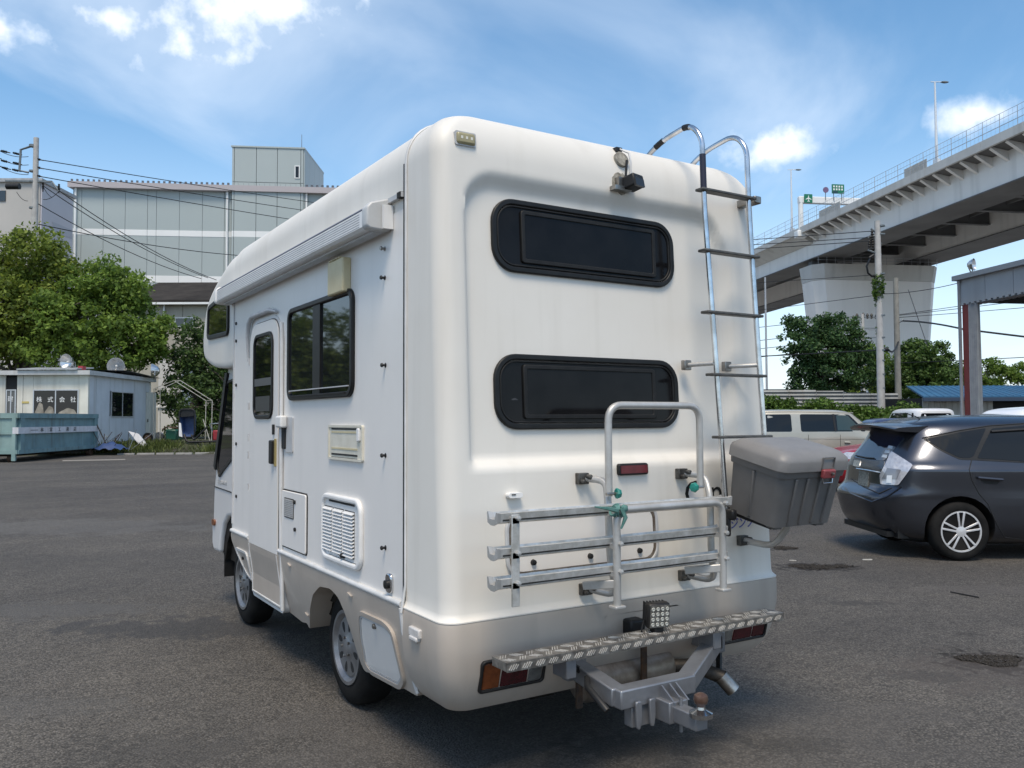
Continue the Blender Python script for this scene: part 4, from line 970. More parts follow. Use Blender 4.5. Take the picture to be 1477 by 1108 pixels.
# hitch
M_h = M_galv
yc = 2.64
hl, hr = on(893, 1006, 1, yc), on(990, 985, 1, yc)
zc_ = (hl[2] + hr[2]) / 2
tl, tr_ = Vector(on(828, 962, 1, 2.98)), Vector(on(1030, 926, 1, 2.95))
b = MB(); b.beam((hl[0] - .02, yc, zc_), (hr[0] + .02, yc, zc_), .075, .075); hc = b.build('tow_hitch', M_h, van, bevel=.006)
b = MB(); b.beam((hl[0] + .0, yc, zc_ + .002), tl, .07, .072); b.build('hitch_arm', M_h, hc, bevel=.006)
b = MB(); b.beam((hr[0] - .0, yc, zc_ + .002), tr_, .07, .072); b.build('hitch_arm', M_h, hc, bevel=.006)
for q in (tl, tr_):
    b = MB(); b.box((q.x, q.y + .0, q.z + .0), (.10, .05, .10)); b.box((q.x, q.y + .2, q.z + .0), (.07, .45, .07)); b.build('hitch_mount', M_h if q is tr_ else M_galv, hc, bevel=.006)
cxm = (hl[0] + hr[0]) / 2 + .03
b = MB(); b.box((cxm, yc - .04, zc_ - .06), (.10, .15, .085)); b.build('receiver', M_h, hc, bevel=.005)
b = MB(); b.box((cxm, yc - .15, zc_ - .065), (.062, .18, .062)); b.build('drawbar', M_h, hc, bevel=.005)
b = MB(); b.lathe([(.045, -.008), (.045, .008), (.03, .014), (.018, .02), (.016, .03)], (cxm, yc - .235, zc_ - .035), (0, 0, 1), 16); b.build('ball_mount', M_chrome, hc, smooth=40)
b = MB(); b.lathe([(.014, .0), (.016, .012), (.025, .02), (.0285, .035), (.025, .05), (.012, .058), (.001, .06)], (cxm, yc - .235, zc_ - .012), (0, 0, 1), 16); b.build('tow_ball', mat('rusty_red_ball', (.17, .11, .085), .3, .5, c2=(.10, .05, .035), scale=30), hc, smooth=40)
for dx in (-.03, .012, .045):
    b = MB(); b.loft([[(cxm + dx, yc - .045, zc_ + .03), (cxm + dx, yc - .12, zc_ - .02), (cxm + dx, yc - .045, zc_ - .02)], [(cxm + dx + .007, yc - .045, zc_ + .03), (cxm + dx + .007, yc - .12, zc_ - .02), (cxm + dx + .007, yc - .045, zc_ - .02)]]); b.build('gusset', M_galv, hc)
b = MB(); b.tube([(cxm + .0, yc - .125, zc_ - .0), (cxm, yc - .125, zc_ - .135)], .007, 6); b.build('hitch_pin', M_galv, hc)
for dx in (-.155, -.085):
    b = MB(); b.prism(round_poly([(-.03, .0), (.03, .0), (.032, -.07), (.012, -.11), (-.02, -.105)], .015), lambda u, v, w: (cxm + dx + .5 * u, yc - .045 - w, zc_ - .01 + v), 0, .012); b.build('chain_eye', M_galv, hc, bevel=.003)
b = MB(); b.box((cxm - .12, yc + .0, zc_ - .075), (.09, .05, .09)); b.build('socket_plate', M_galv, hc, bevel=.004)
# dark cable hanging by the left arm
b = MB(); b.tube([tl + Vector((-.08, -.02, .05)), tl + Vector((-.02, -.12, .0)), (hl[0] - .08, yc + .1, zc_ + .03), (hl[0] - .06, yc, zc_ - .04)], .014, 6); b.build('trailer_cable', M_black, hc, smooth=60)
# muffler and hangers
b = MB(); b.lathe([(.001, 0), (.085, .01), (.095, .03), (.095, .50), (.085, .52), (.001, .53)], (2.30, 3.13, .36), (1, 0, 0), 20); mf = b.build('muffler', mat('aluminised_steel', (.34, .31, .28), .45, .8, c2=(.2, .17, .14), scale=12), van, smooth=40)
for x in (2.23, 2.60):
    b = MB(); b.box((x, 3.02, .42), (.03, .012, .26)); b.build('hanger_strap', M_rust, mf)
a_, c_ = on(1000, 960, 1, 3.02), on(1044, 978, 1, 2.90)
b = MB(); b.tube([(a_[0] - .35, 3.3, .34), Vector(a_), Vector(c_)], .034, 12); b.build('exhaust_pipe', mat('dark_exhaust', (.05, .045, .04), .55, .6, c2=(.1, .085, .07), scale=15), mf, smooth=60)
t_ = on(1058, 996, 1, 2.86); b = MB(); b.tube([Vector(c_) + Vector((-.02, .0, .012)), Vector(t_)], .036, 16, caps=False); b.tube([Vector(c_), Vector(t_) - Vector((.002, 0, -.002))], .032, 16); b.build('exhaust_tip', M_steel, mf, smooth=60)
a_ = on(1037, 915, 1, 3.0); c_ = on(1037, 974, 1, 2.93); b = MB(); b.beam(a_, c_, .03, .012, (1, 0, 0)); b.build('exhaust_hanger', M_black, mf)

# ------------------------------------------------------------------ storage box hung beside the ladder
bx = 3.29; W_, D_, H_ = .455, .33, .285
tilt = Euler((R(13), 0, 0)).to_matrix(); org = Vector((bx, 2.82, 1.075))
box_t = thing('storage_box', 'grey plastic storage box with red latch strapped beside the ladder', 'storage box', org)
def T(p): return org + tilt @ Vector(p)
def taper(w0, d0, z0, w1, d1, z1, r=.035, n=5):
    a = rr(-w0 / 2, -d0 / 2, w0 / 2, d0 / 2, r, n); c = rr(-w1 / 2, -d1 / 2, w1 / 2, d1 / 2, r, n)
    return [[T((x, y, z0)) for x, y in a], [T((x, y, z1)) for x, y in c]]
M_box = mat('dark_grey_plastic', (.125, .121, .118), .5, c2=(.105, .102, .10), scale=7, bump=.04, bscale=120)
M_lid = mat('grey_plastic_lid', (.20, .194, .19), .5, c2=(.17, .165, .162), scale=6, bump=.04, bscale=120)
b = MB(); b.loft(taper(W_ - .045, D_ - .04, 0, W_ - .01, D_ - .01, H_)); b.build('bin', M_box, box_t, smooth=40)
b = MB(); b.loft(taper(W_ + .0, D_ + .0, H_ - .045, W_ + .008, D_ + .008, H_ - .005)); b.build('bin_rim', M_box, box_t, smooth=40)
for x in (-.11, -.035, .05, .125):
    b = MB(); b.beam(T((x, -D_ / 2 + .017, .01)), T((x * 1.08, -D_ / 2 + .002, H_ - .05)), .014, .014); b.build('rib', M_box, box_t, bevel=.004)
b = MB(); b.beam(T((-W_ / 2 + .021, .0, .01)), T((-W_ / 2 + .004, .0, H_ - .05)), .014, .014); b.build('rib', M_box, box_t, bevel=.004)
a = taper(W_ + .03, D_ + .03, H_ - .012, W_ + .03, D_ + .03, H_ + .03, .05); c = taper(W_ + .02, D_ + .02, H_ + .045, W_ - .03, D_ - .03, H_ + .068, .05); d = taper(W_ - .10, D_ - .10, H_ + .078, W_ - .2, D_ - .2, H_ + .080, .03)
b = MB(); b.loft(a + c + d); b.build('lid', M_lid, box_t, smooth=50)
for x in (-.13, .0, .12):
    b = MB(); b.tube([T((x, -D_ / 2 + .03, H_ + .064)), T((x, D_ / 2 - .03, H_ + .068))], .0045, 5); b.build('lid_groove', M_box, box_t)
m_redl = mat('faded_red_plastic', (.27, .055, .06), .45, c2=(.2, .04, .045), scale=20)
b = MB(); b.box(T((.06, -D_ / 2 - .026, H_ - .022)), (.085, .022, .042), tilt); lt = b.build('latch', m_redl, box_t, bevel=.006)
b = MB(); b.lathe([(.008, 0), (.008, .012), (.001, .014)], T((.07, -D_ / 2 - .036, H_ - .018)), tilt @ Vector((0, -1, 0)), 8); b.build('latch_key', M_steel, lt)
b = MB(); b.tube([T((.022, -D_ / 2 - .02, H_ - .03)), T((.030, -D_ / 2 - .03, H_ - .065)), T((.092, -D_ / 2 - .03, H_ - .065)), T((.10, -D_ / 2 - .02, H_ - .03))], .0035, 6); b.build('wire_bail', M_chrome, lt)
b = MB(); b.ring(rr(.018, H_ - .002, .102, H_ + .055, .004), rr(.022, H_ + .002, .098, H_ + .051, .004), lambda u, v, w: T((u, -D_ / 2 - .012 - w, v)), 0, .009); b.build('latch_recess', M_box, lt)
for x in (-.15, .15):
    b = MB(); b.box(T((x, -D_ / 2 + .06, -.006)), (.05, .05, .018), tilt); b.build('foot', M_box, box_t)
# ================================================================== CARS
def crom(p0, p1, p2, p3, t):
    return .5 * ((2 * p1) + (-p0 + p2) * t + (2 * p0 - 5 * p1 + 4 * p2 - p3) * t * t + (-p0 + 3 * p1 - 3 * p2 + p3) * t ** 3)
M_carrim = mat('bright_alloy', (.66, .66, .67), .32, .35, c2=(.56, .56, .57), scale=10)
class Body:                               # stacked plan outlines: z, rear x, front x, half width, squareness
    def __init__(s, tab, sub=5):
        t = [np.array(r_, float) for r_ in tab]; rows = []
        for i in range(len(t) - 1):
            p0, p1, p2, p3 = t[max(i - 1, 0)], t[i], t[i + 1], t[min(i + 2, len(t) - 1)]
            for k in range(sub): rows.append(crom(p0, p1, p2, p3, k / sub))
        rows.append(t[-1]); s.rows = rows; s.zs = np.array([r_[0] for r_ in rows])
        s.arr = np.array(rows)
    def at(s, z):
        return [np.interp(z, s.zs, s.arr[:, k]) for k in range(1, 5)]
    def mesh(s, nseg=72):
        b = MB(); rings = []
        for z, xr, xf, hw, n in s.rows:
            xc, a = (xr + xf) / 2, (xf - xr) / 2; ring = []
            for j in range(nseg):
                q = 2 * math.pi * (j + .5) / nseg; c, d = math.cos(q), math.sin(q)
                # denser near the corners of the superellipse
                rad = (abs(c) ** n + abs(d) ** n) ** (-1 / n)
                ring.append((xc + a * c * rad, hw * d * rad, z))
            rings.append(ring)
        b.loft(rings); return b
    def inside(s, p):
        if p[2] < s.zs[0] or p[2] > s.zs[-1]: return -1.0
        xr, xf, hw, n = s.at(p[2]); xc, a = (xr + xf) / 2, (xf - xr) / 2
        return 1 - ((abs(p[0] - xc) / a) ** n + (abs(p[1]) / hw) ** n) ** (1 / n)
    def side(s, x, z, off=0.0, sg=-1):
        xr, xf, hw, n = s.at(z); xc, a = (xr + xf) / 2, (xf - xr) / 2
        y = hw * max(1 - min(abs(x - xc) / a, .999) ** n, 1e-6) ** (1 / n); return (x, sg * (y + off), z)
    def rear(s, y, z, off=0.0, sg=-1):
        xr, xf, hw, n = s.at(z); xc, a = (xr + xf) / 2, (xf - xr) / 2
        return (xc + sg * (a * max(1 - min(abs(y) / hw, .999) ** n, 1e-6) ** (1 / n) + off), y, z)
class Car:
    def __init__(s, name, label, tab, paint, org, head, group=None, wb=2.7, wr=.3175, wx=0.0, cat='car', nseg=72):
        s.b = Body(tab); s.org = np.array([org[0], org[1], 0.0]); s.h = head
        s.root = thing(name, label, cat, group=group); s.paint = paint
        o = s.b.mesh(nseg).build('body', paint, s.root)
        hw = s.b.at(.6)[2]; s.hw = hw
        cut = MB()
        for x in (0, wb):
            for sg in (-1, 1):
                n = 28; ring = [(x + (wr + .045) * math.cos(2 * math.pi * k / n), wr + .02 + (wr + .045) * math.sin(2 * math.pi * k / n)) for k in range(n)]
                cut.loft([[(u, sg * (hw - .26), v) for u, v in ring], [(u, sg * (hw + .3), v) for u, v in ring]])
        co = cut.build('cutter', None)
        md = o.modifiers.new('arch', 'BOOLEAN'); md.object = co; md.operation = 'DIFFERENCE'; md.solver = 'EXACT'
        dg = bpy.context.evaluated_depsgraph_get(); dg.update()
        me = bpy.data.meshes.new_from_object(o.evaluated_get(dg)); o.modifiers.clear(); o.data = me; bpy.data.objects.remove(co, do_unlink=True)
        me.materials.clear(); me.materials.append(paint); me.materials.append(M_under)
        for p in me.polygons:
            p.material_index = 0
            ok = all(min(abs(math.hypot(me.vertices[v].co.x - x, me.vertices[v].co.z - wr - .02) - wr - .045) for x in (0, wb)) < .004 or (abs(abs(me.vertices[v].co.y) - hw + .26) < .004 and me.vertices[v].co.z < .8) for v in p.vertices)
            if ok or p.center.z < tab[0][0] + .02: p.material_index = 1
        me.shade_smooth(); me.set_sharp_from_angle(angle=R(38))
        s.body = o
        s.tr = Matrix.Translation((org[0], org[1], 0)) @ Matrix.Rotation(head, 4, 'Z'); s.inv = s.tr.inverted()
        s.wb, s.wr = wb, wr
    def done(s): s.root.matrix_world = s.tr; s.root.location = (s.org[0], s.org[1], 0); s.root.rotation_euler = (0, 0, s.h)
    def hit(s, px, py, off=0.0):
        d = Vector(ray(px, py)); o_ = s.inv @ Vector((0, 0, HC)); d = (s.inv.to_3x3() @ d).normalized()
        best, bt = -9, None; t0 = max((-o_).length - 4, .5)
        t = t0; prev = t0; res = None
        while t < t0 + 9:
            v = s.b.inside(o_ + d * t)
            if v > best: best, bt = v, t
            if v > 0:
                lo, hi = prev, t
                for _ in range(18):
                    m = (lo + hi) / 2
                    if s.b.inside(o_ + d * m) > 0: hi = m
                    else: lo = m
                res = hi; break
            prev = t; t += .03
        if res is None: res = bt
        p = o_ + d * res
        # outward normal by finite differences
        e = .004; g = Vector([s.b.inside(p + Vector([e if i == k else 0 for i in range(3)])) - s.b.inside(p - Vector([e if i == k else 0 for i in range(3)])) for k in range(3)])
        nrm = -g.normalized() if g.length > 1e-9 else Vector((0, -1, 0))
        return p + nrm * off
    def _patch(s, poly, fn, name, m, parent, off, cuts, thick):
        bm = bmesh.new(); f = bm.faces.new([bm.verts.new((u, v, 0)) for u, v in poly]); bmesh.ops.triangulate(bm, faces=[f])
        if cuts: bmesh.ops.subdivide_edges(bm, edges=bm.edges[:], cuts=cuts, use_grid_fill=True)
        uv = [(v.co.x, v.co.y) for v in bm.verts]
        r_ = bmesh.ops.extrude_face_region(bm, geom=bm.faces[:])
        low = [g for g in r_['geom'] if isinstance(g, bmesh.types.BMVert)]; lowset = set(low)
        for v in bm.verts: v.co = Vector(fn(v.co.x, v.co.y, off if v not in lowset else off - thick))
        bmesh.ops.recalc_face_normals(bm, faces=bm.faces); me = bpy.data.meshes.new(name); bm.to_mesh(me); bm.free(); me.shade_smooth(); me.set_sharp_from_angle(angle=R(40))
        return obj(name, me, m, parent or s.root)
    def px_patch(s, poly, name, m, parent=None, off=.004, cuts=3, thick=.012): return s._patch(poly, s.hit, name, m, parent, off, cuts, thick)
    def side_patch(s, poly, name, m, parent=None, off=.004, cuts=3, sg=-1): return s._patch(poly, lambda u, v, w: s.b.side(u, v, w, sg), name, m, parent, off, cuts, .012)
    def rear_patch(s, poly, name, m, parent=None, off=.004, cuts=3, sg=-1): return s._patch(poly, lambda u, v, w: s.b.rear(u, v, w, sg), name, m, parent, off, cuts, .012)
    def px_line(s, pts, name, m, r=.004, parent=None, off=.001, n=8):
        P = []
        for i in range(len(pts) - 1):
            for k in range(n): P.append(s.hit(pts[i][0] + (pts[i + 1][0] - pts[i][0]) * k / n, pts[i][1] + (pts[i + 1][1] - pts[i][1]) * k / n, off))
        P.append(s.hit(*pts[-1], off)); b = MB(); b.tube(P, r, 5); return b.build(name, m, parent or s.root, smooth=60)
    def wheels(s, style=10, rimr=.205, m=None, near_only=False):
        m = m or M_carrim
        for x in (0, s.wb):
            for sg in (-1, 1):
                c = (x, sg * (s.hw - .025), s.wr); ax = (0, sg, 0); w = .195; R_ = s.wr; rm = rimr
                b = MB(); b.lathe([(rm, -w + .01), (R_ - .05, -w), (R_ - .01, -w + .02), (R_, -w + .05), (R_, -.045), (R_ - .01, -.018), (R_ - .04, -.002), (rm + .02, 0), (rm, -.012)], c, ax, 40); t = b.build('wheel', M_tyre, s.root, smooth=45)
                b = MB(); b.lathe([(rm + .004, -.12), (rm + .004, -.004), (rm - .012, -.004), (rm - .018, -.02), (rm - .022, -.10), (.001, -.10)], c, ax, 40); b.build('rim', M_rim if m is None else m, t, smooth=35)
                b = MB(); b.lathe([(rm - .02, -.06), (.001, -.058)], c, ax, 24); b.build('brake_shadow', M_gap, t)
                for k in range(style):
                    q = 2 * math.pi * (k // 2) / (style / 2) + (.17 if k % 2 else -.17) + .3; q0 = 2 * math.pi * (k // 2) / (style / 2) + (.30 if k % 2 else -.30) + .3
                    b = MB(); b.beam((c[0] + .045 * math.cos(q0), c[1] - sg * .022, c[2] + .045 * math.sin(q0)), (c[0] + (rm - .008) * math.cos(q), c[1] - sg * .016, c[2] + (rm - .008) * math.sin(q)), .022, .03, (0, 1, 0)); b.build('spoke', M_rim if m is None else m, t, bevel=.004)
                b = MB(); b.lathe([(.06, -.05), (.055, -.006), (.02, -.001), (.001, 0)], c, ax, 20); b.build('hub_cap', M_rim if m is None else m, t, smooth=40)

def paint(name, c, c2, metal=.5, rough=.28): return mat(name, c, rough, metal, c2=c2, scale=1.5, coat=.4)
M_carglass = mat('car_glass', (.006, .007, .008), .03, spec=.4)
# ---- dark station wagon
TAB_W = [(.17, -.50, 3.40, .74, 6), (.24, -.70, 3.55, .82, 6), (.36, -.84, 3.66, .872, 5), (.55, -.915, 3.70, .885, 4.6), (.655, -.925, 3.69, .886, 4.6), (.705, -.885, 3.67, .884, 5), (.78, -.80, 3.58, .882, 5.6), (.93, -.768, 3.34, .886, 5.6), (.97, -.760, 3.25, .885, 5.6),
         (.99, -.750, 3.1, .876, 5.6), (1.03, -.73, 2.94, .852, 5.6), (1.09, -.695, 2.70, .828, 5.6), (1.25, -.575, 2.35, .765, 5.4), (1.41, -.45, 1.98, .69, 5), (1.49, -.36, 1.72, .61, 4.6), (1.545, -.10, 1.42, .47, 4), (1.572, .25, 1.1, .27, 3.2), (1.575, .5, .9, .1, 3)]
P_dark = paint('dark_grey_metallic', (.066, .071, .086), (.075, .080, .095), .85, .24)
TAB_W = [(z, xr + (.075 if z < 1.3 else .03), a, c, d) for z, xr, a, c, d in TAB_W]
gw = gnd(1388, 810)
o_ = gw[:2] + FH * .86
wag = Car('station_wagon', 'dark grey metallic estate car with roof spoiler parked broadside on the asphalt', TAB_W, P_dark, o_, AC, wb=2.78)
wag.wheels(rimr=.217)
M_lampc = mat('clear_tail_lens', (.62, .62, .64), .12, .3, c2=(.42, .42, .45), scale=25, coat=1.0)
tl_ = wag.px_patch(round_poly([(1286, 651), (1317, 671), (1296, 700), (1271, 699), (1270, 685), (1279, 668)], 3, 3), 'tail_lamp', M_lampc, off=.012, cuts=4)
wag.px_patch([(1281, 676), (1300, 678), (1294, 692), (1274, 690)], 'lamp_insert', mat('smoked_lamp', (.30, .30, .32), .15, .4), tl_, off=.016, cuts=3)
wag.px_patch([(1281, 686), (1288, 686), (1287, 697), (1280, 697)], 'lamp_reflector', mat('lamp_silver', (.8, .8, .8), .15, .2), tl_, off=.018, cuts=2)
gs = wag.px_patch(round_poly([(1331, 633), (1384, 622), (1425, 615.5), (1477, 612), (1560, 612), (1570, 672), (1477, 668), (1404, 664), (1384, 663), (1357, 650)], 3, 3), 'window_surround', M_black, off=.003, cuts=4)
wag.px_patch(round_poly([(1334, 634), (1384, 624), (1422, 618), (1404, 658), (1398, 661), (1384, 660.5), (1358, 648.5)], 3, 3), 'rear_quarter_window', M_carglass, gs, off=.006, cuts=4)
wag.px_patch(round_poly([(1430, 618.5), (1477, 614.5), (1540, 614), (1545, 668), (1477, 665.5), (1409, 661)], 3, 3), 'rear_door_window', M_carglass, gs, off=.006, cuts=4)
wag.px_line([(1429, 623.5), (1477, 620.5), (1540, 620)], 'rain_visor', M_black, .016, gs, .012)
wag.px_line([(1401.5, 664), (1398, 678), (1402, 693), (1412, 712), (1425, 727), (1438, 757), (1449, 775), (1477, 778), (1530, 779)], 'door_seam', M_gap, .004, n=5)
wag.px_line([(1330, 632), (1384, 621), (1425, 614.5), (1477, 611)], 'window_moulding', M_gap, .006, off=.002)
h_ = wag.px_line([(1409, 689), (1426, 690.5), (1445, 692)], 'door_handle', P_dark, .016, off=.022, n=3)
wag.px_patch(round_poly([(1412, 690), (1444, 692), (1438, 699), (1420, 698)], 2, 3), 'handle_recess', M_black, h_, off=.003, cuts=2)
rg = wag.px_patch(round_poly([(1262, 621), (1305, 631), (1276, 665), (1231, 661)], 3, 3), 'rear_window', mat('blue_tinted_glass', (.008, .014, .035), .03, spec=1.0), off=.004, cuts=5)
wag.px_patch([(1231, 662), (1276, 666), (1270, 699), (1228, 690)], 'tailgate_panel', P_dark, off=.003, cuts=4)
wag.px_line([(1228, 691), (1245, 702), (1268, 712), (1286, 704)], 'tailgate_seam', M_gap, .006)
wag.px_line([(1236, 676), (1255, 679), (1271, 682)], 'chrome_strip', M_chrome, .009, off=.006)
pl_ = wag.px_patch([(1240, 679), (1254, 682), (1252, 703), (1238, 699)], 'number_plate', mat('plate_white', (.16, .17, .165), .4, c2=(.03, .04, .035), scale=60, lo=.45, hi=.55), off=.008, cuts=1)
wag.px_patch([(1233, 664), (1242, 665), (1240, 674), (1231, 672)], 'rear_emblem', M_chrome, off=.01, cuts=1)
wag.px_line([(1236, 658), (1250, 661), (1262, 662)], 'rear_wiper', M_black, .009, off=.015, n=3)
for k in range(3):
    x, y = 1274 + k * 4.2, 656 - k * 6.5; wag.px_patch([(x, y), (x + 6, y + 1), (x + 5, y + 5), (x - 2, y + 4)], 'window_sticker', mat('pale_sticker', (.5, .55, .6), .4), rg, off=.007, cuts=1)
b = MB(); rows = []
for y in np.linspace(-.62, .62, 13):
    k = 1 - (abs(y) / .62) ** 3 * .35
    xr = -.44 - .23 * k; rows.append([(-.20, y * .96, 1.505 - .05 * (abs(y) / .62) ** 2), (xr + .05, y, 1.485 - .05 * (abs(y) / .62) ** 2), (xr, y, 1.468 - .05 * (abs(y) / .62) ** 2), (xr + .02, y, 1.445 - .05 * (abs(y) / .62) ** 2), (-.30, y * .96, 1.44 - .06 * (abs(y) / .62) ** 2)])
b.loft(rows); b.build('roof_spoiler', P_dark, wag.root, smooth=40)
b = MB(); b.tube([(-.15, -.30, 1.53), (-.2, -.30, 1.56), (-.32, -.30, 1.60)], .006, 6); b.build('aerial', M_black, wag.root)
b = MB(); b.box((-.54, -.62, .27), (.12, .10, .10)); b.box((-.54, 0, .26), (.3, 1.2, .06)); b.build('bumper_underside', M_black, wag.root)
wag.px_line([(1219, 704), (1228, 712), (1258, 724), (1280, 716), (1300, 702)], 'bumper_crease', P_dark, .010, off=.0, n=5)
# mirrored glazing on the far side, windscreen
wag.side_patch(round_poly([(-.38, 1.33), (.31, 1.45), (.9, 1.47), (.85, 1.09), (.15, 1.10)], .05), 'far_window', M_glass, sg=1)
wag.rear_patch(round_poly([(-.6, 1.40), (.6, 1.40), (.72, 1.12), (-.72, 1.12)], .05), 'windscreen', M_glass, sg=1)
wag.done()

# ---- pale gold box-shaped minivan
TAB_V = [(.20, -.55, 3.2, .72, 7), (.28, -.66, 3.3, .80, 7), (.45, -.70, 3.36, .845, 6), (.8, -.70, 3.34, .85, 7), (1.02, -.69, 3.2, .845, 7), (1.14, -.68, 2.7, .835, 7), (1.22, -.67, 2.55, .825, 7), (1.4, -.64, 2.36, .79, 7), (1.60, -.60, 2.12, .75, 7), (1.68, -.55, 2.0, .71, 6), (1.735, -.35, 1.75, .6, 5), (1.75, .1, 1.3, .35, 4)]
P_gold = paint('pale_gold_paint', (.40, .38, .32), (.43, .41, .35), .35, .32)
D_ = 20.4
g0 = K((1113 - CX) / FL * D_, D_)
vn = Car('minivan', 'pale gold boxy minivan with dark glass in front of the hedge', TAB_V, P_gold, g0[:2] + FH * .82, AC + R(2), wb=2.55, wr=.30, cat='minivan')
vn.wheels(rimr=.19)
vn.side_patch(round_poly([(-.52, 1.625), (.46, 1.635), (.46, 1.215), (-.56, 1.215)], .05), 'rear_side_window', M_carglass, cuts=2)
gs = vn.side_patch(round_poly([(.68, 1.635), (1.90, 1.625), (2.28, 1.215), (.68, 1.215)], .05), 'side_window', M_carglass, cuts=3)
b = MB(); b.beam(vn.b.side(1.52, 1.215, .006), vn.b.side(1.50, 1.635, .006), .05, .012, (0, 1, 0)); b.build('centre_pillar', M_black, gs)
vn.side_patch([(1.57, 1.61), (1.86, 1.60), (2.17, 1.24), (1.57, 1.24)], 'front_door_glass', mat('green_clear_glass', (.03, .05, .048), .04, spec=.6), gs, off=.008, cuts=1)
for xs in ((1166, 627, 1167, 672), (1212, 627, 1213, 672)): vn.px_line([(xs[0], xs[1]), (xs[2], xs[3])], 'door_seam', M_gap, .005)
vn.px_line([(1218, 638), (1226, 638.5)], 'door_handle', P_gold, .022, off=.02, n=2)
vn.px_line([(1108, 633), (1266, 634)], 'waist_line', M_gap, .003, n=10)
vn.px_line([(1060, 594.5), (1150, 594), (1230, 596)], 'roof_rail_moulding', P_gold, .012, off=.004)
vn.rear_patch(round_poly([(-.6, 1.62), (.6, 1.62), (.72, 1.22), (-.72, 1.22)], .05), 'windscreen', M_glass2, sg=1); vn.rear_patch(round_poly([(-.62, 1.6), (.62, 1.6), (.70, 1.15), (-.70, 1.15)], .05), 'rear_window', M_glass, sg=-1)
vn.side_patch(round_poly([(-.5, 1.60), (1.9, 1.60), (2.3, 1.22), (-.55, 1.2)], .05), 'far_window', M_glass, sg=1)
vn.done()

# ---- sedans and hatchbacks standing behind
TAB_S = [(.16, -.6, 3.3, .70, 6), (.26, -.78, 3.42, .80, 6), (.5, -.86, 3.5, .85, 5), (.72, -.86, 3.48, .855, 5), (.88, -.80, 3.2, .845, 5.5), (.98, -.62, 2.55, .83, 5.5), (1.06, -.30, 2.25, .80, 5.5), (1.25, .12, 1.85, .71, 5), (1.40, .42, 1.5, .62, 4.6), (1.46, .7, 1.25, .48, 4), (1.475, .85, 1.1, .25, 3)]
TAB_H = [(.18, -.45, 3.0, .70, 6), (.26, -.56, 3.1, .79, 6), (.5, -.62, 3.2, .835, 5), (.75, -.61, 3.16, .84, 5), (.92, -.58, 2.75, .835, 6), (1.02, -.55, 2.4, .82, 6), (1.2, -.45, 2.1, .75, 5.5), (1.42, -.28, 1.72, .66, 5), (1.50, -.1, 1.5, .55, 4.5), (1.53, .2, 1.2, .3, 3.5)]
TAB_U = [(.22, -.62, 3.3, .76, 6), (.34, -.80, 3.45, .86, 6), (.6, -.90, 3.55, .90, 5), (.9, -.88, 3.5, .90, 5.5), (1.05, -.85, 3.1, .885, 5.5), (1.14, -.82, 2.65, .86, 5.5), (1.35, -.70, 2.25, .79, 5.5), (1.58, -.56, 1.9, .71, 5), (1.67, -.40, 1.6, .62, 4.6), (1.71, .0, 1.3, .42, 4), (1.72, .3, 1.0, .2, 3)]
def simple_car(name, label, tab, p, px, D, head, top, group=None, cat='car', wr=.30, wb=2.6, spoiler=False, nose_left=False):
    g = K((px - CX) / FL * D, D)
    c = Car(name, label, tab, p, g[:2] + FH * .85, head, group, wb=wb, wr=wr, cat=cat, nseg=56)
    c.wheels(rimr=.19, style=10)
    zb, zt, xr0, xr1 = top
    for sg in (-1, 1): 
        f = c.side_patch(round_poly([(xr0, zb), (xr0 + .12, zt), (xr1 - .45, zt), (xr1, zb)], .06), 'side_window', M_glass2, sg=sg)
        b = MB(); q0 = c.b.side((xr0 + xr1) * .47, zb, .006, sg); q1 = c.b.side((xr0 + xr1) * .47, zt, .006, sg); b.beam(q0, q1, .06, .012, (0, 1, 0)); b.build('centre_pillar', M_black, f)
        b = MB(); q = c.b.side(xr1 - .05, zb + .03, .10, sg); b.box(q, (.12, .18, .13)); b.build('door_mirror', p, c.root, bevel=.03)
        pts = [c.b.side((xr0 + xr1) * .47, z, .001, sg) for z in np.linspace(zb - .03, .32, 10)]; b = MB(); b.tube(pts, .005, 5); b.build('door_seam', M_gap, c.root)
    for sg, m_ in ((-1, M_glass), (1, M_glass2)):
        c.rear_patch(round_poly([(-.52, zt - .02), (.52, zt - .02), (.66, zb + .02), (-.66, zb + .02)], .05), 'rear_window' if sg < 0 else 'windscreen', m_, sg=sg)
        for s2 in (-1, 1):
            c.rear_patch(round_poly([(s2 * .50, .70), (s2 * .78, .70), (s2 * .79, .84), (s2 * .52, .84)], .02), 'tail_lamp' if sg < 0 else 'headlamp', M_red if sg < 0 else M_lampc, sg=sg, off=.008)
        c.rear_patch(rr(-.17, .50, .17, .62, .01), 'number_plate', mat('plate', (.5, .5, .48), .5) if 'plate' not in MATS else MATS['plate'], sg=sg, off=.008)
    if spoiler:
        b = MB(); zt2 = tab[-3][0] - .02; b.loft([[(-.30, y * .95, zt2 - .02 - .03 * (y / .66) ** 2), (-.72 + .1 * abs(y), y, zt2 - .05 - .04 * (y / .66) ** 2), (-.70 + .1 * abs(y), y, zt2 - .085 - .04 * (y / .66) ** 2), (-.35, y * .95, zt2 - .09)] for y in np.linspace(-.66, .66, 9)]); b.build('roof_spoiler', p, c.root, smooth=40)
    c.done(); return c
P_redc = paint('red_paint', (.36, .012, .022), (.30, .01, .018), .1); P_whitec = paint('white_car_paint', (.74, .75, .77), (.70, .71, .73), 0); P_blue = paint('blue_grey_paint', (.05, .07, .14), (.06, .08, .15), .4); P_silver = paint('silver_paint', (.38, .39, .41), (.34, .35, .37), .6); P_navy = paint('black_blue_paint', (.02, .022, .032), (.025, .027, .036), .4)
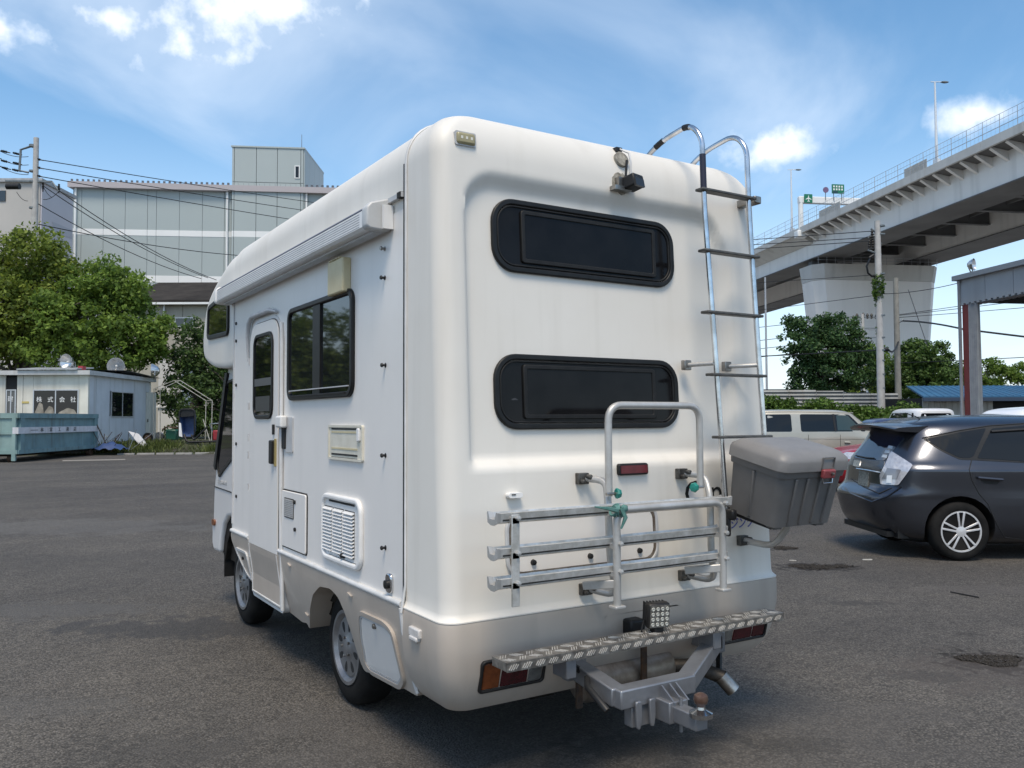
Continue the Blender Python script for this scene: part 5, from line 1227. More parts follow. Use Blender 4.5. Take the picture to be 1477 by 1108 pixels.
simple_car('red_car', 'bright red low car half hidden behind the dark grey estate car', TAB_S, P_redc, 1462, 17.2, AC + math.pi, (1.0, 1.38, .0, 1.95))
simple_car('sport_utility_car', 'white car with long roof spoiler, roof showing over the dark grey estate', TAB_U, P_whitec, 1538, 12.4, AC + R(1), (1.12, 1.55, -.45, 2.1), spoiler=True, wr=.34, wb=2.66)
simple_car('sedan', 'white low saloon in the row of cars in front of the hedge', TAB_S, P_whitec, 1245, 26.5, AC, (1.0, 1.38, .0, 1.95), group='cars parked in front of the hedge')
simple_car('hatchback', 'blue grey hatchback in the row of cars in front of the hedge', TAB_H, P_blue, 1282, 24.5, AC, (1.02, 1.42, -.35, 2.0), group='cars parked in front of the hedge')
simple_car('hatchback', 'bright red hatchback parked near the red steel post', TAB_H, P_redc, 1352, 22.8, AC, (1.02, 1.42, -.35, 2.0), group='cars parked in front of the hedge')
simple_car('hatchback', 'silver hatchback parked between the saloon and the red hatchback', TAB_H, P_silver, 1310, 27.0, AC, (1.02, 1.42, -.35, 2.0), group='cars parked in front of the hedge')
TAB_M = [(z * 1.08, a, c, d, n) for z, a, c, d, n in TAB_V]
simple_car('white_van', 'white van with wide black rear window by the blue roofed shed', TAB_M, P_whitec, 1357, 31.0, AC + R(85), (1.25, 1.72, -.5, 2.2), wb=2.5, cat='van')
# ================================================================== TREES AND PLANTS
def leaves(cl, n, size, seed, spread=.55, flat=.35, aspect=.6):
    """cl: clump centres (N,3) with radii (N,); n leaf quads spread through the clumps"""
    g = np.random.default_rng(seed); c, r_ = cl
    idx = g.choice(len(c), n, p=(r_ ** 2) / (r_ ** 2).sum())
    d = g.normal(size=(n, 3)); d /= np.linalg.norm(d, axis=1)[:, None]
    rad = r_[idx] * (g.random(n) ** .45)
    p = c[idx] + d * rad[:, None] * np.array([1, 1, .8])
    nr = g.normal(size=(n, 3)) + d * .6 + np.array([0, 0, .7]); nr /= np.linalg.norm(nr, axis=1)[:, None]
    t = np.cross(nr, g.normal(size=(n, 3))); t /= np.linalg.norm(t, axis=1)[:, None]; bt = np.cross(nr, t)
    s = size * g.uniform(.6, 1.35, n)[:, None]
    v = np.empty((n, 4, 3)); v[:, 0] = p - t * s; v[:, 1] = p + bt * s * aspect - nr * s * .1; v[:, 2] = p + t * s; v[:, 3] = p - bt * s * aspect - nr * s * .1
    return v.reshape(-1, 3)
def quads_mesh(name, v):
    n = len(v) // 4; me = bpy.data.meshes.new(name); me.vertices.add(len(v)); me.vertices.foreach_set('co', v.astype(np.float32).ravel())
    me.loops.add(n * 4); me.loops.foreach_set('vertex_index', np.arange(n * 4, dtype=np.int32)); me.polygons.add(n); me.polygons.foreach_set('loop_start', np.arange(0, n * 4, 4, dtype=np.int32))
    me.update(calc_edges=True); me.validate(); return me
M_bark = mat('bark', (.055, .045, .036), .9, c2=(.10, .085, .07), scale=6, bump=.6, stretch=(3, 3, .6))
LEAF = leafmat('leaf_green', (.075, .13, .025), (.26, .38, .07), .5); LEAF2 = leafmat('leaf_olive', (.08, .12, .025), (.27, .36, .065), .5, hue=(.24, .30, .05)); LEAF3 = leafmat('leaf_dark', (.034, .066, .022), (.125, .20, .055), .4); LEAF4 = leafmat('leaf_bright', (.035, .07, .012), (.13, .22, .035)); GRASSM = leafmat('grass_blades', (.04, .06, .012), (.16, .19, .05), .3)
def tree(label, base, ells, n, size, m, seed, trunks=None, group=None, clump=.55, nm='tree'):
    """ells: crown lobes (centre, radii) in world space"""
    g = np.random.default_rng(seed); base = np.array(base, float); t = thing(nm, label, 'tree', base, group)
    cs, rs = [], []
    for c, r_ in ells:
        c, r_ = np.array(c), np.array(r_); k = max(int(7 * r_[0] * r_[1] * r_[2] / clump ** 2 / 2.2), 9)
        d = g.normal(size=(k, 3)); d /= np.linalg.norm(d, axis=1)[:, None]
        rad = g.uniform(.45, 1.0, k) ** .6
        cs.append(c + d * rad[:, None] * r_); rs.append(clump * g.uniform(.5, 1.35, k))
    cs, rs = np.concatenate(cs), np.concatenate(rs)
    o = obj('crown', quads_mesh('crown', leaves((cs, rs), n, size, seed + 1)), m, t)
    b = MB(); trunks = trunks or [base]
    for tb in trunks:
        tb = np.array(tb, float); top = max(ells, key=lambda e: e[0][2] - .3 * np.hypot(e[0][0] - tb[0], e[0][1] - tb[1]))[0]
        h = top[2] - tb[2]; pts = [tb + (np.array([top[0], top[1], tb[2]]) - tb) * (k / 6) ** 1.5 + np.array([g.normal() * .07 * k / 3, g.normal() * .07 * k / 3, h * k / 6]) for k in range(7)]
        r0 = .05 + .025 * h; b.tube(pts, [r0 * (1 - .13 * k) for k in range(7)], 8)
        for i in g.choice(len(cs), min(16, len(cs)), replace=False):
            k = int(g.integers(2, 6)); p0 = Vector(pts[k]); p1 = Vector(cs[i]); mid = p0.lerp(p1, .5) + Vector((0, 0, .25 * (p1 - p0).length * .4))
            b.tube([p0, mid, p1], [r0 * (.5 - .05 * k), r0 * .22, r0 * .07], 5)
    b.build('trunk', M_bark, t, smooth=60)
    return t
def lobe(px, py, D, rx, ry, rz): return (pk(px, py, D), (rx, ry, rz))

# ================================================================== LEFT SIDE OF THE YARD
def kb(b, x0, x1, D0, D1, z0, z1):        # box in the camera-aligned ground frame
    return b.loft([[K(x, d, z) for x, d in ((x0, D0), (x1, D0), (x1, D1), (x0, D1))] for z in (z0, z1)])
def De(xc): return 37.7 + (xc + 18) * .16
def zv(xc, d): return .05 + .42 * sstep(0.2, 3.0, d - De(xc))
b = MB(); g_ = np.random.default_rng(5)
xs_ = np.linspace(-42, -4, 60)
rows = [[K(x, De(x) + o + (g_.normal() * .12 if o < 1 else 0), (-.02 if o == 0 else zv(x, De(x) + o) + g_.normal() * .025)) for x in xs_] for o in (0, .15, .5, 1, 1.6, 2.3, 3.2, 4.2, 5.5, 8, 14, 40)]
b.loft(rows, closed=False, caps=(False, False))
M_soil = mat('weedy_soil', (.045, .042, .030), .95, c2=(.055, .07, .025), scale=1.2, bump=.8, bscale=9, bdist=.06)
tag(b.build('verge', M_soil, smooth=60), kind='structure')
def grass(name, label, spots, n, h, seed, m=GRASSM):
    g = np.random.default_rng(seed); vs = []
    sp_ = np.array(spots); idx = g.choice(len(sp_), n)
    x = sp_[idx, 0] + g.normal(size=n) * sp_[idx, 2]; d = sp_[idx, 1] + g.normal(size=n) * sp_[idx, 3]
    hh = h * g.uniform(.4, 1.3, n)
    v = np.empty((n, 4, 3))
    for i in range(n):
        dd = max(d[i], De(x[i]) + .25); p = K(x[i], dd, zv(x[i], dd) - .03); a = g.uniform(0, 6.28); w = g.uniform(.015, .035); ln = g.normal(size=2) * .35 * hh[i]
        e = np.array([math.cos(a), math.sin(a), 0]) * w; tip = p + np.array([ln[0], ln[1], hh[i]])
        v[i, 0] = p - e; v[i, 1] = p + e; v[i, 2] = tip + e * .25; v[i, 3] = tip - e * .25
    o = obj(name, quads_mesh(name, v.reshape(-1, 3)), m); tag(o, label, 'grass', kind='stuff'); return o
grass('grass', 'rough green grass growing on the bank by the prefab office', [(-18.0, 39.0, .5, .6), (-17.3, 39.2, .5, .6), (-16.4, 39.6, .45, .5), (-13.4, 39.4, .5, .3), (-18.4, 38.8, .35, .5)], 3600, .26, 2)
grass('weeds', 'darker low weeds along the broken asphalt edge', [(-16.5, 38.6, 1.2, .5), (-14, 39.2, 1.2, .6), (-18.6, 38.4, .6, .5), (-15.5, 41, 1.6, 1.2), (-12, 40.5, 1.4, 1.0)], 1900, .13, 4, leafmat('weed_blades', (.03, .04, .012), (.09, .10, .03), .3))
# broken kerb stones along the edge
M_conc = mat('concrete', (.33, .32, .30), .85, c2=(.24, .23, .215), scale=3, bump=.3, bscale=25)
M_conc_l = mat('pale_concrete', (.46, .45, .43), .8, c2=(.36, .35, .33), scale=.25, detail=8, streak=(.35, .5, (.24, .23, .21)), bump=.1)
for i, xc in enumerate(np.arange(-17.6, -12.6, .82)):
    d = De(xc) + .05; b = MB(); a0, a1 = K(xc, d, .03), K(xc + .72, De(xc + .72) + .05 + random.uniform(-.08, .08), .03); b.beam(a0, a1, .14, .10); o = b.build('kerb_stone', M_conc, bevel=.02); tag(o, 'flat broken kerb stone along the grassy edge of the yard', 'kerb stone', 'kerb stones along the verge')

# ---- prefab office
off = thing('prefab_office', 'low cream and pale blue prefab site office with flat roof', 'office', K(-22, 42, .55))
OD, OX, OB = 38.5, -19.3, 45.9
M_creamw = mat('cream_sheet', (.66, .64, .57), .6, c2=(.57, .55, .48), scale=1.2, streak=(3, .45, (.28, .25, .2)))
M_bluew = mat('pale_blue_sheet', (.60, .62, .645), .55, c2=(.53, .55, .575), scale=1.1, streak=(3, .4, (.30, .28, .25)))
M_roofg = mat('grey_roof_sheet', (.40, .41, .42), .55, .2, c2=(.31, .315, .32), scale=2)
M_alw = mat('aluminium_window', (.55, .56, .57), .4, .5)
def rx(D): return OX - .0444 * (D - OD)
def FO(u, v, w): return K(u, OD - w, v)                       # front wall
def FQ(u, v, w): return K(rx(u) + w, u, v)                    # right wall (u = distance)
def ofp(px, py): p = pk(px, py, OD); return ((px - CX) / FL * OD, p[2])
def oqp(px, py):
    q = (px - CX) / FL; D = (OX + .0444 * OD) / (q + .0444); return (D, pk(px, py, D)[2])
ez = ofp(118, 541)[1]; bz = .45
b = MB(); b.loft([[K(x, d, z) for x, d in ((-33, OD + .06), (OX - .06, OD + .06), (rx(OB) - .06, OB), (-33, OB))] for z in (bz, ez - .05)]); b.build('inner_wall', M_gap, off)
fr_x = [-33, -31.6, ofp(-14, 0)[0], ofp(8, 0)[0], ofp(24, 0)[0], ofp(33, 0)[0], ofp(48, 0)[0]]
for i in range(len(fr_x) - 1):
    if i == 3: continue
    b = MB(); b.prism([(fr_x[i] + .012, bz), (fr_x[i + 1] - .012, bz), (fr_x[i + 1] - .012, ez), (fr_x[i] + .012, ez)], FO, -.05, 0); b.build('wall_panel', M_creamw, off)
x0, zt_ = ofp(48, 562); x1, zb_ = ofp(114, 599)
b = MB(); b.prism([(x0, zt_), (OX - .02, zt_), (OX - .02, ez), (x0, ez)], FO, -.05, 0); b.build('wall_panel', M_creamw, off); b = MB(); b.prism([(x0, bz), (OX - .02, bz), (OX - .02, zb_), (x0, zb_)], FO, -.05, -.001); b.build('wall_panel', M_creamw, off)
b = MB(); b.prism([(x1, zb_), (OX, zb_), (OX, zt_), (x1, zt_)], FO, -.05, -.001); b.build('wall_panel', M_creamw, off)
def win(poly, fr, mid, m_=M_glass, par=off, nm='window', fw=.05):
    (a, c), (d, e) = poly; a, d = min(a, d), max(a, d); c, e = min(c, e), max(c, e)
    b = MB(); b.ring([(a, c), (d, c), (d, e), (a, e)], [(a + fw, c + fw), (d - fw, c + fw), (d - fw, e - fw), (a + fw, e - fw)], fr, -.03, .04); f = b.build(nm, M_alw, par)
    b = MB(); b.prism([(a + fw, c + fw), (mid, c + fw), (mid, e - fw), (a + fw, e - fw)], fr, -.02, .012); b.build('pane', m_, f)
    b = MB(); b.prism([(mid, c + fw), (d - fw, c + fw), (d - fw, e - fw), (mid, e - fw)], fr, -.02, .018); b.build('pane', m_, f)
    b = MB(); b.prism([(mid - .025, c + fw), (mid + .025, c + fw), (mid + .025, e - fw), (mid - .025, e - fw)], fr, -.02, .03); b.build('mullion', M_alw, f)
    return f
f_ = win((ofp(48, 562), ofp(114, 598.5)), FO, ofp(80.5, 0)[0])
M_let = mat('white_lettering', (.75, .75, .74), .6)
for ch, px in zip('株式会社', (57, 73, 90, 106)):
    u0, v0 = ofp(px, 577); me = text_mesh(ch, .27, lambda u, v, w: FO(u0 + u, v0 + v, w), .004, .024); obj('window_lettering', me, M_let, f_)
M_paper = mat('heap_inside', (.34, .31, .26), .9, c2=(.2, .18, .15), scale=5)
for px0, px1, py0, py1 in ((50, 64, 597, 583), (64, 79, 597, 588), (84, 112, 598, 591)):
    (a, c), (d, e) = ofp(px0, py0), ofp(px1, py1); b = MB(); b.prism(round_poly([(a, c), (d, c), (d - (d - a) * .15, e), (a + (d - a) * .5, e + .08), (a + .05, c + .1)], .05), FO, .010, .021); b.build('clutter', M_paper, f_)
f2 = win((ofp(9, 562), ofp(23.5, 598)), FO, ofp(16, 0)[0], mat('grey_window', (.10, .105, .105), .2))
u0, v0 = ofp(15.5, 576); me = text_mesh('建', .27, lambda u, v, w: FO(u0 + u, v0 + v, w), .004, .024); obj('window_lettering', me, M_let, f2)
(a, c), (d, e) = ofp(32, 582), ofp(42, 579); b = MB(); b.prism([(a, c), (d, c), (d, e), (a, e)], FO, 0, .02); b.build('yellow_strip', mat('faded_yellow', (.5, .40, .14), .7), off)
# right wall panels
ds = [OD + .02] + [oqp(px, 0)[0] for px in (139, 158.5)] + [oqp(px, 0)[0] for px in (193.5, 210.5)] + [OB - .05]
(wd0, wz1), (wd1, wz0) = oqp(160, 564), oqp(192, 602)
for i in range(len(ds) - 1):
    if i == 4: continue
    a, d = ds[i] + .015, ds[i + 1] - .015
    if i == 2:
        b = MB(); b.prism([(a, bz), (d, bz), (d, wz0 + .05), (a, wz0 + .05)], FQ, -.05, 0); b.build('wall_panel', M_bluew, off); b = MB(); b.prism([(a, wz1), (d, wz1), (d, ez), (a, ez)], FQ, -.05, 0)
    else: b = MB(); b.prism([(a, bz), (d, bz), (d, ez), (a, ez)], FQ, -.05, 0)
    b.build('wall_panel', M_bluew, off)
win(((wd0, wz1), (wd1, wz0)), FQ, (wd0 + wd1) / 2, M_glass)
(a, c), (d, e) = oqp(211, 566), oqp(225, 632)
b = MB(); b.prism([(a, bz), (d, bz), (d, c), (a, c)], FQ, -.05, .012); dr = b.build('door', M_creamw, off); b = MB(); b.prism(rr(a + .1, 1.45, a + .2, 1.6, .02), FQ, 0, .06); b.build('door_knob', M_steel, dr)
b = MB(); b.prism([(ds[4], c + .02), (ds[5], c + .02), (ds[5], ez), (ds[4], ez)], FQ, -.05, .002); b.prism([(d + .02, bz), (ds[5], bz), (ds[5], c + .02), (d + .02, c + .02)], FQ, -.05, .001); b.build('wall_panel', M_bluew, off)
b = MB(); kb(b, OX - .12, OX + .03, OD - .04, OD + .1, bz, ez); b.build('corner_post', M_creamw, off); b = MB(); kb(b, rx(OB) - .1, rx(OB) + .04, OB - .12, OB, bz, ez); b.build('corner_post', M_creamw, off)
# roof
b = MB(); b.loft([[K(x, d, ez + z) for x, d in ((-33.5, OD - .3), (OX + .22, OD - .3), (rx(OB) + .2, OB + .3), (-33.5, OB + .3))] for z in (0, .20)]); b.build('roof_fascia', mat('pale_fascia', (.50, .51, .51), .6, c2=(.42, .42, .41), scale=2, streak=(3, .5, (.25, .22, .18))), off)
b = MB(); b.loft([[K(x, OD - .25, ez + .21), K(x, (OD + OB) / 2, ez + .42), K(x, OB + .25, ez + .21)] for x in (-33.4, ofp(42, 0)[0] + .8, OX + .15)], closed=False, caps=(False, False)); b.build('roof_sheet', M_roofg, off)
b = MB(); b.loft([[K(x, OD - .36 - .03, ez + .28), K(x, OD + 1.2, ez + .42), K(x, OD + 1.2, ez + .36), K(x, OD - .39, ez + .22)] for x in (ofp(30, 0)[0], ofp(116, 0)[0])]); b.build('roof_flashing', M_roofg, off)
b = MB(); kb(b, ofp(110, 0)[0], ofp(117, 0)[0], OD + .1, OD + .4, ez + .2, ez + .42); b.build('red_tin', mat('red_tin', (.32, .03, .04), .5), off)
b = MB(); kb(b, -33, OX, OD + .1, OB, .1, bz); b.build('foundation', M_conc, off)

def floodlight(label, px, py, D, r_, aim, base_z, group='floodlights on the roofs'):
    c = Vector(pk(px, py, D)); t = thing('floodlight', label, 'floodlight', (c.x, c.y, base_z), group); ax = Vector(aim).normalized()
    prof = [(.02, -r_ * 1.0), (r_ * .35, -r_ * .95), (r_ * .7, -r_ * .6), (r_ * .95, -r_ * .1), (r_, .0), (r_ * .96, .0), (r_ * .88, -r_ * .15), (r_ * .6, -r_ * .55), (r_ * .2, -r_ * .8), (.02, -r_ * .82)]
    b = MB(); b.lathe(prof, c, ax, 28); b.build('reflector', mat('reflector_alu', (.62, .64, .66), .25, .9, c2=(.5, .5, .5), scale=8) if 'reflector_alu' not in MATS else MATS['reflector_alu'], t, smooth=40)
    b = MB(); b.lathe([(r_ * .12, -r_ * .8), (r_ * .14, -r_ * .3), (r_ * .05, -r_ * .15), (.01, -r_ * .12)], c, ax, 12); b.build('bulb', mat('frosted_bulb', (.7, .7, .68), .3) if 'frosted_bulb' not in MATS else MATS['frosted_bulb'], t, smooth=50)
    b = MB(); s = ax.cross(Vector((0, 0, 1))).normalized(); bk_ = c - ax * r_ * .5
    b.tube([bk_ + s * r_ * .95, bk_ + s * r_ * 1.05 - Vector((0, 0, r_ * .6)), Vector((c.x, c.y, base_z + .1)) - ax * r_ * .4, bk_ - s * r_ * 1.05 - Vector((0, 0, r_ * .6)), bk_ - s * r_ * .95], .022, 6)
    q = Vector((c.x, c.y, base_z)) - ax * r_ * .4; b.tube([q - Vector((0, 0, .05)), q + Vector((0, 0, .2))], .04, 6); b.build('bracket', M_steel, t, smooth=60)
cv_ = -Vector((*FH, 0))
floodlight('round floodlight by the red tin on the office roof', 95, 522, OD + .9, .37, cv_ + Vector((-.35 * RH[0], -.35 * RH[1], -.05)), ez + .25)
floodlight('round floodlight over the blue wall of the office roof', 167, 528, OD + 4.2, .42, cv_ + Vector((.25 * RH[0], .25 * RH[1], -.05)), ez + .30)
floodlight('floodlight turned sideways over the office door', 219, 535, OB - 1.2, .40, Vector((-.9 * RH[0], -.9 * RH[1], 0)) + cv_ * .25, ez + .22)

# ---- skip
sk = thing('skip_container', 'weathered turquoise steel skip with white lettered band beside the office', 'skip', K(-19.6, 33, 0))
M_turq = mat('faded_turquoise', (.235, .34, .325), .6, c2=(.175, .265, .255), scale=1.6, streak=(5, .6, (.10, .075, .05)), bump=.2, bscale=8)
M_turq2 = mat('faded_turquoise_dark', (.17, .28, .30), .6, c2=(.125, .21, .23), scale=1.8, streak=(5, .6, (.08, .06, .045)), bump=.2, bscale=8)
SX, SD0, SD1 = -18.35, 31.4, 38.1
def sx(D): return SX - .05 * (D - SD0)
zb_, zt_ = .36, 1.80
b = MB(); b.loft([[K(x, d, z) for x, d in ((-20.75, SD0), (SX - .04, SD0), (sx(SD1) - .04, SD1), (-20.75 - .2, SD1))] for z in (zb_, zt_)]); b.build('tub', M_turq, sk)
def FKS(u, v, w): return K(sx(u) + w, u, v)
def FKF(u, v, w): return K(u, SD0 - w, v)
for z0, z1 in ((zt_ - .16, zt_ + .03), (zb_ - .05, zb_ + .10)):
    b = MB(); b.prism([(SD0, z0), (SD1, z0), (SD1, z1), (SD0, z1)], FKS, -.1, .09); b.build('side_rail', M_turq2, sk)
    b = MB(); b.prism([(-20.8, z0), (SX + .05, z0), (SX + .05, z1), (-20.8, z1)], FKF, -.1, .06); b.build('end_rail', M_turq, sk)
for d in (SD0 + .12, SD1 - .35):
    b = MB(); b.prism([(d, zb_), (d + .3, zb_), (d + .3, zt_), (d, zt_)], FKS, -.05, .085); b.build('side_post', M_turq2, sk)
b = MB(); b.prism([(SD0 + .4, zb_ + .1), (SD1 - .35, zb_ + .1), (SD1 - .35, zt_ - .16), (SD0 + .4, zt_ - .16)], FKS, -.05, .0); b.build('side_sheet', M_turq2, sk)
for xq in (-19.65, -20.7, SX - .08):
    b = MB(); b.prism([(xq - .07, zb_ - .3), (xq + .07, zb_ - .3), (xq + .07, zt_), (xq - .07, zt_)], FKF, -.02, .07); b.build('end_post', M_turq, sk)
b = MB(); b.prism([(-20.8, 1.04), (SX, 1.04), (SX, 1.13), (-20.8, 1.13)], FKF, -.02, .06); b.build('end_rib', M_turq, sk)
zba, zbb = 1.06, 1.30
b = MB(); b.prism([(SD0 - .02, zba), (SD1 + .02, zba), (SD1 + .02, zbb), (SD0 - .02, zbb)], FKS, 0, .10); bnd = b.build('white_band', mat('white_band', (.62, .62, .66), .6, c2=(.52, .52, .54), scale=3, streak=(5, .5, (.3, .25, .2))), sk)
b = MB(); b.prism([(SX - .12, zba), (SX + .10, zba), (SX + .10, zbb), (SX - .12, zbb)], FKF, -.02, .075); b.build('band_end', MATS['white_band'], bnd)
M_ink = mat('faded_black_ink', (.05, .05, .055), .7)
for ch, D_ in zip('林富工務店', (33.05, 33.75, 34.45, 35.15, 35.8)):
    me = text_mesh(ch, .19, lambda u, v, w: FKS(D_ + u * 1.25, (zba + zbb) / 2 + v, w), .004, .104); obj('band_lettering', me, M_ink, bnd)
b = MB(); b.prism([(32.2, 1.175), (32.75, 1.175), (32.75, 1.195), (32.2, 1.195)], FKS, .09, .106); b.build('band_stroke', M_ink, bnd)
for d in (SD0 + .3, SD1 - .6):
    for xq in (-20.4, SX - .35):
        b = MB(); c = K(xq, d, .15); b.lathe([(.15, -.1), (.15, .1)], c, (RH[0], RH[1], 0), 14); b.build('roller', M_rust, sk, smooth=40)
b = MB(); kb(b, -20.5, SX - .3, SD0 + .15, SD1 - .1, .22, zb_); b.build('chassis', M_under, sk)

# ---- yard clutter by the bank
def ground_z(px, D): xc = (px - CX) / FL * D; return zv(xc, D)
fr = thing('pipe_frame', 'thin white pipe frame of an old pipe tent in front of the trees', 'pipe frame', K((290 - CX) / FL * 43, 43, .6)); M_wp = mat('white_pipe', (.50, .49, .45), .5, c2=(.32, .29, .23), scale=9)
for dD, dx in ((0, 0), (2.0, -9)):
    A = [pk(305 + dx, 640, 43 + dD), pk(306 + dx, 578, 43 + dD), pk(260 + dx, 549, 43 + dD), pk(231 + dx, 561, 43 + dD), pk(231 + dx, 640, 43 + dD)]
    A[0][2] = ground_z(305 + dx, 43 + dD) - .05; A[-1][2] = ground_z(231 + dx, 43 + dD) - .05
    b = MB(); b.tube(A, .022, 6); b.build('pipe_arch', M_wp, fr, smooth=60)
for px, py, dx in ((306, 578, -9), (260, 549, -9), (231, 561, -9)):
    b = MB(); b.tube([pk(px, py, 43), pk(px + dx, py, 45)], .018, 6); b.build('pipe_purlin', M_wp, fr, smooth=60)
b = MB(); a = pk(293, 605, 43); e = pk(304, 640, 43); b.tube([a, e], .025, 6); b.build('loose_pipe', M_wp, fr)
# wheelbarrow standing on end
wb_ = thing('wheelbarrow', 'blue wheelbarrow tub tipped upright with dark bent frame', 'wheelbarrow', K((273 - CX) / FL * 40.6, 40.6, .5)); M_bl = mat('blue_tub', (.045, .085, .20), .5, c2=(.03, .055, .14), scale=5)
c = pk(272, 619, 40.6); g0z = ground_z(272, 40.6)
def FW(u, v, w): return K((272 - CX) / FL * 40.6 + u, 40.6 - w, v)
rings = [[FW(u, v, w) for u, v in rr(-.36 * s, g0z + .30 + (1 - s) * .5, .36 * s, g0z + 1.62 - (1 - s) * .5, .18)] for s, w in ((1.0, .16), (.93, .1), (.72, -.3))]
b = MB(); b.loft(rings, caps=(False, True)); b.build('tub', M_bl, wb_, smooth=50)
b = MB(); b.ring(rr(-.40, g0z + .26, .40, g0z + 1.66, .2), rr(-.33, g0z + .33, .33, g0z + 1.59, .16), FW, .12, .19); b.build('tub_rim', M_black, wb_, bevel=.02)
b = MB(); b.prism(round_poly([(-.34, g0z + 1.25), (.34, g0z + 1.30), (.3, g0z + 1.62), (-.3, g0z + 1.62)], .1), FW, .10, .14); b.build('dark_lining', M_black, wb_)
b = MB(); b.prism([(-.36, g0z + .35), (-.20, g0z + .30), (-.28, g0z + .95), (-.37, g0z + 1.0)], FW, .14, .2); b.build('white_stripe', M_let, wb_)
b = MB(); b.tube(arc_pts([FW(-.15, g0z + .42, .1), FW(.05, g0z + .06, .3), FW(1.6, g0z + .10, .3), FW(1.62, g0z + .15, .2)], .2), .05, 8); b.tube(arc_pts([FW(.2, g0z + .4, .1), FW(.35, g0z + .15, .2), FW(.95, g0z + .78, .1)], .1), .045, 8); b.build('handles', M_black, wb_, smooth=60)
# green engine, small wheel, boards, rods
gm = thing('green_machine', 'small dark green engine box on the bank by the office door', 'machine', K((252 - CX) / FL * 43.5, 43.5, .6)); z0 = ground_z(252, 43.5); xm = (252 - CX) / FL * 43.5
b = MB(); b.box(K(xm, 43.5, z0 + .32), (.55, .9, .55), Matrix.Rotation(AC, 3, 'Z')); b.build('housing', mat('dark_green', (.012, .075, .05), .4), gm, bevel=.06)
b = MB(); b.lathe([(.2, -.05), (.24, 0), (.2, .05)], K(xm - .62, 43.2, z0 + .25), -Vector((*FH, 0)), 16); b.lathe([(.09, -.3), (.09, .12)], K(xm - .62, 43.3, z0 + .25), -Vector((*FH, 0)), 10); b.build('flywheel', M_steel, gm, smooth=40)
b = MB(); b.tube([K(xm - .4, 43, z0 + .6), K(xm - .1, 42.9, z0 + .75), K(xm + .4, 42.9, z0 + .66)], .04, 6); b.build('muffler_pipe', M_rust, gm)
whl = thing('trolley_wheel', 'small black trolley wheel leaning below the office door', 'wheel', K((214 - CX) / FL * 41.5, 41.5, .5)); z0 = ground_z(214, 41.5); c = K((214 - CX) / FL * 41.5, 41.5, z0 + .22)
b = MB(); b.tube([Vector(c) + Vector((RH[0] * math.cos(q) * .2, RH[1] * math.cos(q) * .2, math.sin(q) * .2)) for q in np.linspace(0, 2 * math.pi, 20)[:-1]], .06, 8, closed=True); b.build('tyre', M_tyre, whl, smooth=60)
b = MB(); b.lathe([(.15, -.03), (.15, .03), (.05, .05), (.001, .05)], c, -Vector((*FH, 0)), 14); b.build('hub', M_rust, whl, smooth=40)
bd = thing('white_board', 'dirty white board lying tilted on the grass bank', 'board', K((196 - CX) / FL * 39.5, 39.5, .5)); z0 = ground_z(196, 39.5); xm = (196 - CX) / FL * 39.5
b = MB(); b.prism([(-.45, .75), (.05, .62), (.62, .05), (.30, -.02)], lambda u, v, w: K(xm + u, 39.5 + w + v * .4, z0 + v), -.02, .02); b.build('sheet', mat('dirty_white', (.58, .58, .60), .6, c2=(.46, .46, .46), scale=4), bd)
rd = thing('rod_heap', 'heap of thin rods and blue sheet on the bank by the office', 'rods', K((172 - CX) / FL * 38.2, 38.2, .5)); xm = (172 - CX) / FL * 38.2; z0 = ground_z(172, 38.2)
for k in range(16):
    a = random.uniform(-1, 1); b = MB(); p0 = K(xm + a * .9 - .2, 38 + random.uniform(-.4, .5), z0 + random.uniform(0, .15)); p1 = K(xm + a * .9 + random.uniform(-.9, 1.0), 38 + random.uniform(-.5, .5), z0 + random.uniform(.5, 1.15)); b.tube([p0, p1], .014, 5); b.build('rod', M_steel if k % 3 else M_rust, rd)
b = MB(); b.tube([K(xm - 1.0, 38, z0 + 1.5), K(xm - .35, 37.8, z0 + .4)], .03, 5); b.build('pole', M_black, rd)
b = MB(); b.grid(10, 6, lambda u, v: K(xm - .85 + u * 1.3, 37.4 + v * .9, z0 + .22 + .30 * math.sin(u * 3.1) * math.sin(v * 3.1) + .05 * math.sin(u * 17 + v * 9))); b.build('blue_sheet', mat('blue_tarp', (.03, .06, .16), .5), rd, smooth=60)
tag(MB().beam(K(-16.9, 31.9, .03), K(-14.9, 32.7, .03), .10, .05).build('timber', mat('pale_timber', (.30, .28, .25), .8), bevel=.01), 'long pale timber lying on the asphalt edge beside the skip', 'timber')
b = MB(); c = pk(318, 640, 41); z0 = ground_z(318, 41)
rt = thing('rotavator', 'red and steel garden machine half hidden behind the cab', 'machine', (c[0], c[1], z0)); xm = (316 - CX) / FL * 41
b = MB(); b.box(K(xm, 41, z0 + .35), (.4, .6, .5), Matrix.Rotation(AC, 3, 'Z')); b.build('engine', mat('machine_red', (.25, .02, .025), .4), rt, bevel=.06)
b = MB(); b.tube(arc_pts([K(xm - .3, 41, z0 + .5), K(xm - .45, 41, z0 + .9), K(xm + .5, 41, z0 + .95), K(xm + .45, 41, z0 + .5)], .1), .03, 6); b.build('handle', M_steel, rt)

